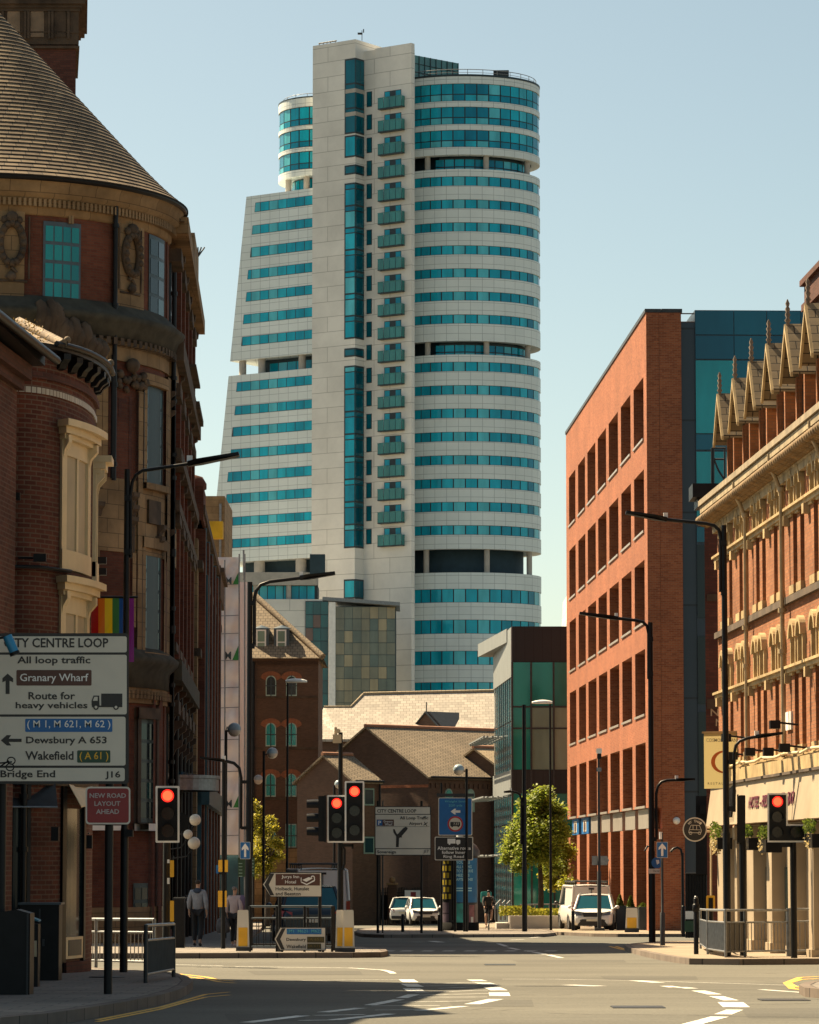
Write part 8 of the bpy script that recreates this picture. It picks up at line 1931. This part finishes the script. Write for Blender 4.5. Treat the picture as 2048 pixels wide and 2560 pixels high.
x, y = gat(782, 124); vehicle("delivery_van", "white van whose rounded roof shows above the dark blue car", "van", x, y + 2.4, .14, 5.0, 1.9, 2.35, M_CARW, "van")

# ---- people
def skinned(name, J, E, mat, parent, sub=1, smooth=True):
    me = bpy.data.meshes.new(name); ks = list(J); me.from_pydata([J[k][:3] for k in ks], [(ks.index(a), ks.index(b)) for a, b in E], []); o = bpy.data.objects.new(name, me); COL.objects.link(o)
    md = o.modifiers.new("skin", 'SKIN'); md.use_smooth_shade = True
    for i, k in enumerate(ks):
        r = J[k][3]; sv_ = me.skin_vertices[0].data[i]; sv_.radius = r if isinstance(r, tuple) else (r, r); sv_.use_root = (i == 0)
    s2 = o.modifiers.new("sub", 'SUBSURF'); s2.levels = sub; s2.render_levels = sub
    bpy.context.view_layer.update(); dg = bpy.context.evaluated_depsgraph_get(); nm = bpy.data.meshes.new_from_object(o.evaluated_get(dg))
    bpy.data.objects.remove(o); bpy.data.meshes.remove(me); nm.name = name
    nm.materials.clear(); nm.materials.append(mat)
    for p in nm.polygons: p.use_smooth = True
    o = bpy.data.objects.new(name, nm); COL.objects.link(o); o.parent = parent; return o
M_SKIN = plain("skin", (.42, .24, .16), .6, 0, .06, 6); M_HAIRD = plain("dark_brown_hair", (.025, .017, .012), .7, 0, .2, 20); M_HAIRG = plain("grey_hair", (.16, .13, .12), .7, 0, .2, 20)
M_TROU = plain("black_trousers", (.012, .012, .014), .9, 0, .2, 8); M_HOOD = plain("grey_marl_cloth", (.24, .25, .28), .95, 0, .15, 10); M_NAVYC = plain("navy_cloth", (.03, .045, .075), .9); M_LILAC = plain("pale_pink_cloth", (.42, .33, .33), .9, 0, .1, 8); M_BLKC = plain("black_cloth", (.014, .014, .016), .85, 0, .2, 8)
def hand(J, E, wrist, side, fwd=0.0, s=1.0, pre=""):
    x, y, z, _ = J[wrist]; k = pre + ("L" if side < 0 else "R"); J[k + "palm"] = (x + side * .005, y + .01 + fwd * .05, z - .075 * s + abs(fwd) * .06, .026); E.append((wrist, k + "palm"))
    px, py, pz_, _ = J[k + "palm"]
    for i, (dy, ln) in enumerate(((-.027, .058), (-.010, .070), (.008, .075), (.025, .066))):
        J[k + "a%d" % i] = (px, py + dy + fwd * .02, pz_ - .03 * s, .010); J[k + "b%d" % i] = (px - side * .012, py + dy + fwd * .03, pz_ - (.03 + ln * .5), .009); J[k + "c%d" % i] = (px - side * .03, py + dy + fwd * .03, pz_ - (.03 + ln * .85), .008)
        E += [(k + "palm", k + "a%d" % i), (k + "a%d" % i, k + "b%d" % i), (k + "b%d" % i, k + "c%d" % i)]
    J[k + "t0"] = (px - side * .01, py + .04, pz_ + .01, .011); J[k + "t1"] = (px - side * .025, py + .055, pz_ - .03, .009); E += [(k + "palm", k + "t0"), (k + "t0", k + "t1")]
def head(J, E, neck, x, y, z):
    """z is the head centre, face looks to +y"""
    J["jaw"] = (x, y + .012, z - .07, (.062, .070)); J["mid"] = (x, y - .004, z + .01, (.075, .094)); J["crown"] = (x, y - .01, z + .075, (.060, .078)); E += [(neck, "jaw"), ("jaw", "mid"), ("mid", "crown")]
    J["nose"] = (x, y + .105, z - .015, .013); E.append(("mid", "nose"))
def walker(name, base, yaw, h, label, top_mat, trou_mat, hair_mat, kind):
    t = thing(name, base, label, "person", None); t.rotation_euler = (0, 0, yaw); k = h / 1.75
    def s(J): return {a: (v[0] * k, v[1] * k, v[2] * k, tuple(q * k for q in v[3]) if isinstance(v[3], tuple) else v[3] * k) for a, v in J.items()}
    J = {"pel": (0, 0, .95, (.13, .10)), "spine": (0, .01, 1.15, (.125, .095)), "chest": (0, .015, 1.33, (.15, .105)), "nb": (0, .0, 1.47, .06), "nk": (0, .015, 1.53, .05),
         "shL": (-.17, 0, 1.42, .06), "elL": (-.235, -.05, 1.15, .043), "wrL": (-.235, .05, .92, .030), "shR": (.17, 0, 1.42, .06), "elR": (.24, -.09, 1.16, .043), "wrR": (.25, -.06, .91, .030),
         "hpL": (-.09, 0, .90, .085), "knL": (-.10, .14, .52, .055), "anL": (-.10, .08, .10, .040), "toL": (-.11, .24, .035, .035), "hpR": (.09, 0, .90, .085), "knR": (.10, .02, .50, .055), "anR": (.10, -.20, .14, .040), "toR": (.11, -.12, .03, .035)}
    E = [("pel", "spine"), ("spine", "chest"), ("chest", "nb"), ("nb", "nk"), ("chest", "shL"), ("shL", "elL"), ("elL", "wrL"), ("chest", "shR"), ("shR", "elR"), ("elR", "wrR"), ("pel", "hpL"), ("hpL", "knL"), ("knL", "anL"), ("anL", "toL"), ("pel", "hpR"), ("hpR", "knR"), ("knR", "anR"), ("anR", "toR")]
    head(J, E, "nk", 0, .02, 1.65); hand(J, E, "wrL", -1); hand(J, E, "wrR", 1)
    bdy = skinned("body", s(J), E, M_SKIN, t)
    g = lambda n, d: (*J[n][:3], tuple(q + d for q in J[n][3]) if isinstance(J[n][3], tuple) else J[n][3] + d)
    T = {"hem": (0, 0, .86, (.165, .135)), "spine": g("spine", .035), "chest": g("chest", .03), "nb": (0, -.005, 1.46, .075)}
    for sd in "LR": T["sh" + sd] = g("sh" + sd, .022); T["el" + sd] = g("el" + sd, .022); x_, y_, z_, r_ = J["wr" + sd]; T["wr" + sd] = (x_, y_, z_ + .03, r_ + .020)
    skinned("hooded_top" if kind == "hood" else "jumper", s(T), [("hem", "spine"), ("spine", "chest"), ("chest", "nb")] + [e for sd in "LR" for e in (("chest", "sh" + sd), ("sh" + sd, "el" + sd), ("el" + sd, "wr" + sd))], top_mat, t)
    T = {"pel": (0, 0, .95, (.145, .115))}
    for sd in "LR": T["hp" + sd] = g("hp" + sd, .015); T["kn" + sd] = g("kn" + sd, .022); x_, y_, z_, r_ = J["an" + sd]; T["an" + sd] = (x_, y_, z_ + .02, r_ + .022)
    skinned("trousers", s(T), [e for sd in "LR" for e in (("pel", "hp" + sd), ("hp" + sd, "kn" + sd), ("kn" + sd, "an" + sd))], trou_mat, t)
    for sd in "LR":
        a, b = J["an" + sd], J["to" + sd]; skinned("shoe", s({"h": (a[0], a[1] - .03, a[2] - .05, .045), "m": (b[0], b[1] - .08, b[2] + .015, .045), "t": (b[0], b[1] + .03, b[2], .036)}), [("h", "m"), ("m", "t")], M_TRIM if kind == "hood" else M_LILAC, t)
    skinned("hair", s({"a": (0, -.03, 1.62, (.075, .07)), "b": (0, -.02, 1.69, (.083, .095)), "c": (0, -.005, 1.745, (.062, .075))}), [("a", "b"), ("b", "c")], hair_mat, t)
    if kind == "hood":
        skinned("hood", s({"a": (-.10, -.02, 1.49, .055), "b": (0, -.09, 1.47, (.08, .075)), "c": (.10, -.02, 1.49, .055), "d": (0, -.115, 1.38, .06)}), [("b", "a"), ("b", "c"), ("b", "d")], M_NAVYC, t)
        skinned("blue_shirt_hem", s({"a": (-.03, 0, .865, (.15, .12)), "b": (-.03, 0, .825, (.145, .115))}), [("a", "b")], plain("blue_cloth", (.02, .13, .24), .9), t)
    return t, s, k
b = gnd(494, 2366); t, s, k = walker("person", b, -.15, 1.76, "person in a grey hooded top and black trousers walking away on the left pavement", M_HOOD, M_TROU, M_HAIRD, "hood")
b = gnd(586, 2367); t, s, k = walker("person", b, -.35, 1.58, "person in a pale top and black trousers walking away with a large bag", M_LILAC, M_TROU, M_HAIRG, "jumper")
q = bpy.data.objects.new("bag_strap", None); bpy.data.objects.remove(q)
p = b + Vector((-.30, .05, 0)); sb = thing("shoulder_bag", p + UP * .35, "large grey shopping bag carried by the person in the pale top", "bag"); m = MB(); rows = []
for z_, w_ in ((.36, .10), (.37, .17), (.55, .19), (.72, .15), (.76, .08)): rows.append([p + Vector((w_ * cos(a), .09 * sin(a), z_)) for a in [2 * math.pi * j / 14 for j in range(14)]])
m.grid(rows, None, True, True); m.face(rows[0][::-1]); m.face(rows[-1]); m.build("sack", plain("grey_bag_cloth", (.07, .07, .08), .85, 0, .3, 9), sb); m = MB(); m.tube([p + Vector((-.05, 0, .74)), p + Vector((.03, 0, .86)), p + Vector((.08, 0, .74))], .012, 5); m.build("handle", M_TRIM, sb)
p = b + Vector((.20, -.05, 0)); rk = thing("backpack", p + UP * 1.0, "purple rucksack on the back of the person in the pale top", "bag"); m = MB(); m.lathe([(.001, -.22), (.10, -.2), (.135, -.05), (.12, .12), (.05, .2), (.001, .21)], p + UP * 1.14, 12, 0, 360, .9, .75); m.build("sack", plain("purple_cloth", (.13, .10, .17), .85), rk); m = MB(); m.tube([p + Vector((-.02, .0, 1.33)), p + Vector((-.14, .05, 1.36)), p + Vector((-.26, .0, 1.05))], .014, 5); m.build("strap", M_TRIM, rk)

# ---- cyclist riding towards the camera
b = gnd(1222, 2326); bk_ = thing("bicycle", b, "road bicycle ridden towards the camera past the advertising column", "bicycle"); by = lambda x, y, z: b + Vector((x, y, z))   # front of the bicycle at -Y
RW = .335
for nm, yy in (("front_wheel", -.50), ("rear_wheel", .50)):
    m = MB(); m.tube([by(0, yy + RW * cos(R(a)), RW + .01 + RW * sin(R(a))) for a in range(0, 361, 15)], .018, 6, False); wl = m.build(nm, M_RUB, bk_); m = MB()
    for a in range(0, 360, 24): m.tube([by(.02 * (-1) ** (a // 24), yy, RW + .01), by(0, yy + (RW - .02) * cos(R(a)), RW + .01 + (RW - .02) * sin(R(a)))], .002, 3)
    m.tube([by(-.04, yy, RW + .01), by(.04, yy, RW + .01)], .02, 8); m.build("spokes", M_GALV, wl)
m = MB()
for q in ([(0, -.50, RW), (0, -.42, .72), (0, -.38, .86)], [(0, -.40, .72), (0, .05, .28)], [(0, -.38, .84), (0, .16, .82)], [(0, .05, .28), (0, .20, .95)], [(0, .05, .28), (0, .50, RW)], [(0, .16, .82), (0, .50, RW)]): m.tube([by(*p) for p in q], .018, 6)
m.build("frame", M_BLACK, bk_); m = MB(); m.tube([by(0, -.38, .86), by(0, -.44, .93)], .016, 6); m.tube([by(-.21, -.58, .86), by(-.21, -.54, .94), by(-.18, -.45, .94), by(.18, -.45, .94), by(.21, -.54, .94), by(.21, -.58, .86)], .014, 6); m.build("handlebars", M_BLACK, bk_)
m = MB(); m.lathe([(.001, -.03), (.07, -.02), (.06, .03), (.001, .035)], by(0, .22, .97), 10, 0, 360, .8, 1.8); m.build("saddle", M_TRIM, bk_); m = MB(); m.tube([by(-.13, .05, .12), by(-.06, .05, .12), by(.06, .05, .44), by(.13, .05, .44)], .012, 6); m.build("pedals", M_GALV, bk_)
cy = thing("person", b, "cyclist in black clothes and helmet with bare legs riding towards the camera", "person"); cy.rotation_euler = (0, 0, PIx)   # local +y looks at the camera
J = {"pel": (0, -.20, 1.03, (.13, .11)), "spine": (0, -.06, 1.20, (.125, .10)), "chest": (0, .10, 1.35, (.155, .11)), "nb": (0, .17, 1.45, .06), "nk": (0, .20, 1.49, .05), "shL": (-.18, .13, 1.40, .058), "elL": (-.25, .30, 1.18, .042), "wrL": (-.19, .48, 1.01, .030), "shR": (.18, .13, 1.40, .058), "elR": (.25, .30, 1.18, .042), "wrR": (.19, .48, 1.01, .030),
     "hpL": (-.09, -.16, .99, .085), "knL": (-.13, .16, .78, .055), "anL": (-.11, -.02, .46, .038), "toL": (-.11, .12, .42, .035), "hpR": (.09, -.16, .99, .085), "knR": (.12, .12, .58, .055), "anR": (.11, -.08, .20, .038), "toR": (.11, .06, .14, .035)}
E = [("pel", "spine"), ("spine", "chest"), ("chest", "nb"), ("nb", "nk"), ("chest", "shL"), ("shL", "elL"), ("elL", "wrL"), ("chest", "shR"), ("shR", "elR"), ("elR", "wrR"), ("pel", "hpL"), ("hpL", "knL"), ("knL", "anL"), ("anL", "toL"), ("pel", "hpR"), ("hpR", "knR"), ("knR", "anR"), ("anR", "toR")]
g = lambda n, d: (*J[n][:3], tuple(q + d for q in J[n][3]) if isinstance(J[n][3], tuple) else J[n][3] + d)
head(J, E, "nk", 0, .24, 1.58); hand(J, E, "wrL", -1, 1.0); hand(J, E, "wrR", 1, 1.0); skinned("body", J, E, M_SKIN, cy)
T = {"hem": (0, -.19, .97, (.15, .13)), "spine": g("spine", .03), "chest": g("chest", .025), "nb": g("nb", .012)}
for sd in "LR": T["sh" + sd] = g("sh" + sd, .018); T["el" + sd] = g("el" + sd, .018); T["wr" + sd] = g("wr" + sd, .012)
skinned("jacket", T, [("hem", "spine"), ("spine", "chest"), ("chest", "nb")] + [e for sd in "LR" for e in (("chest", "sh" + sd), ("sh" + sd, "el" + sd), ("el" + sd, "wr" + sd))], M_BLKC, cy)
T = {"pel": g("pel", .014)}
for sd in "LR": T["hp" + sd] = g("hp" + sd, .016); a, c = J["hp" + sd], J["kn" + sd]; T["th" + sd] = tuple(a[i] * .25 + c[i] * .75 for i in range(3)) + (.085,)
skinned("shorts", T, [e for sd in "LR" for e in (("pel", "hp" + sd), ("hp" + sd, "th" + sd))], M_BLKC, cy)
for sd in "LR": a, c = J["an" + sd], J["to" + sd]; skinned("shoe", {"h": (a[0], a[1] - .02, a[2] - .03, .044), "t": (c[0], c[1] + .02, c[2], .038)}, [("h", "t")], M_TRIM, cy)
skinned("helmet", {"a": (0, .19, 1.63, (.085, .09)), "b": (0, .235, 1.67, (.088, .10)), "c": (0, .30, 1.645, (.07, .06))}, [("a", "b"), ("b", "c")], M_BLACK, cy)
for sg in (-1, 1): m = MB(); m.ball(b + Vector((sg * .032, -.345, 1.585)), .014, 6, 4); o = m.build("eye", M_INK, None); o.parent = cy; o.matrix_parent_inverse = (Matrix.Translation(b) @ Matrix.Rotation(PIx, 4, 'Z')).inverted()
m = MB(); m.box(by(-.10, .20, 1.42), (.46, .40, .42)); m.box(by(-.10, .20, 1.64), (.40, .34, .03)); db = thing("delivery_backpack", by(-.1, .2, 1.2), "square teal delivery box on the cyclist's back", "bag"); m.build("box", plain("teal_delivery_fabric", (.03, .36, .33), .6, 0, .08, 4), db); m = MB(); m.tube([by(-.2, .0, 1.5), by(-.16, -.16, 1.44), by(-.16, .02, 1.25)], .018, 5); m.tube([by(.05, .0, 1.5), by(.16, -.16, 1.44), by(.1, .02, 1.25)], .018, 5); m.build("strap", M_BLKC, db)
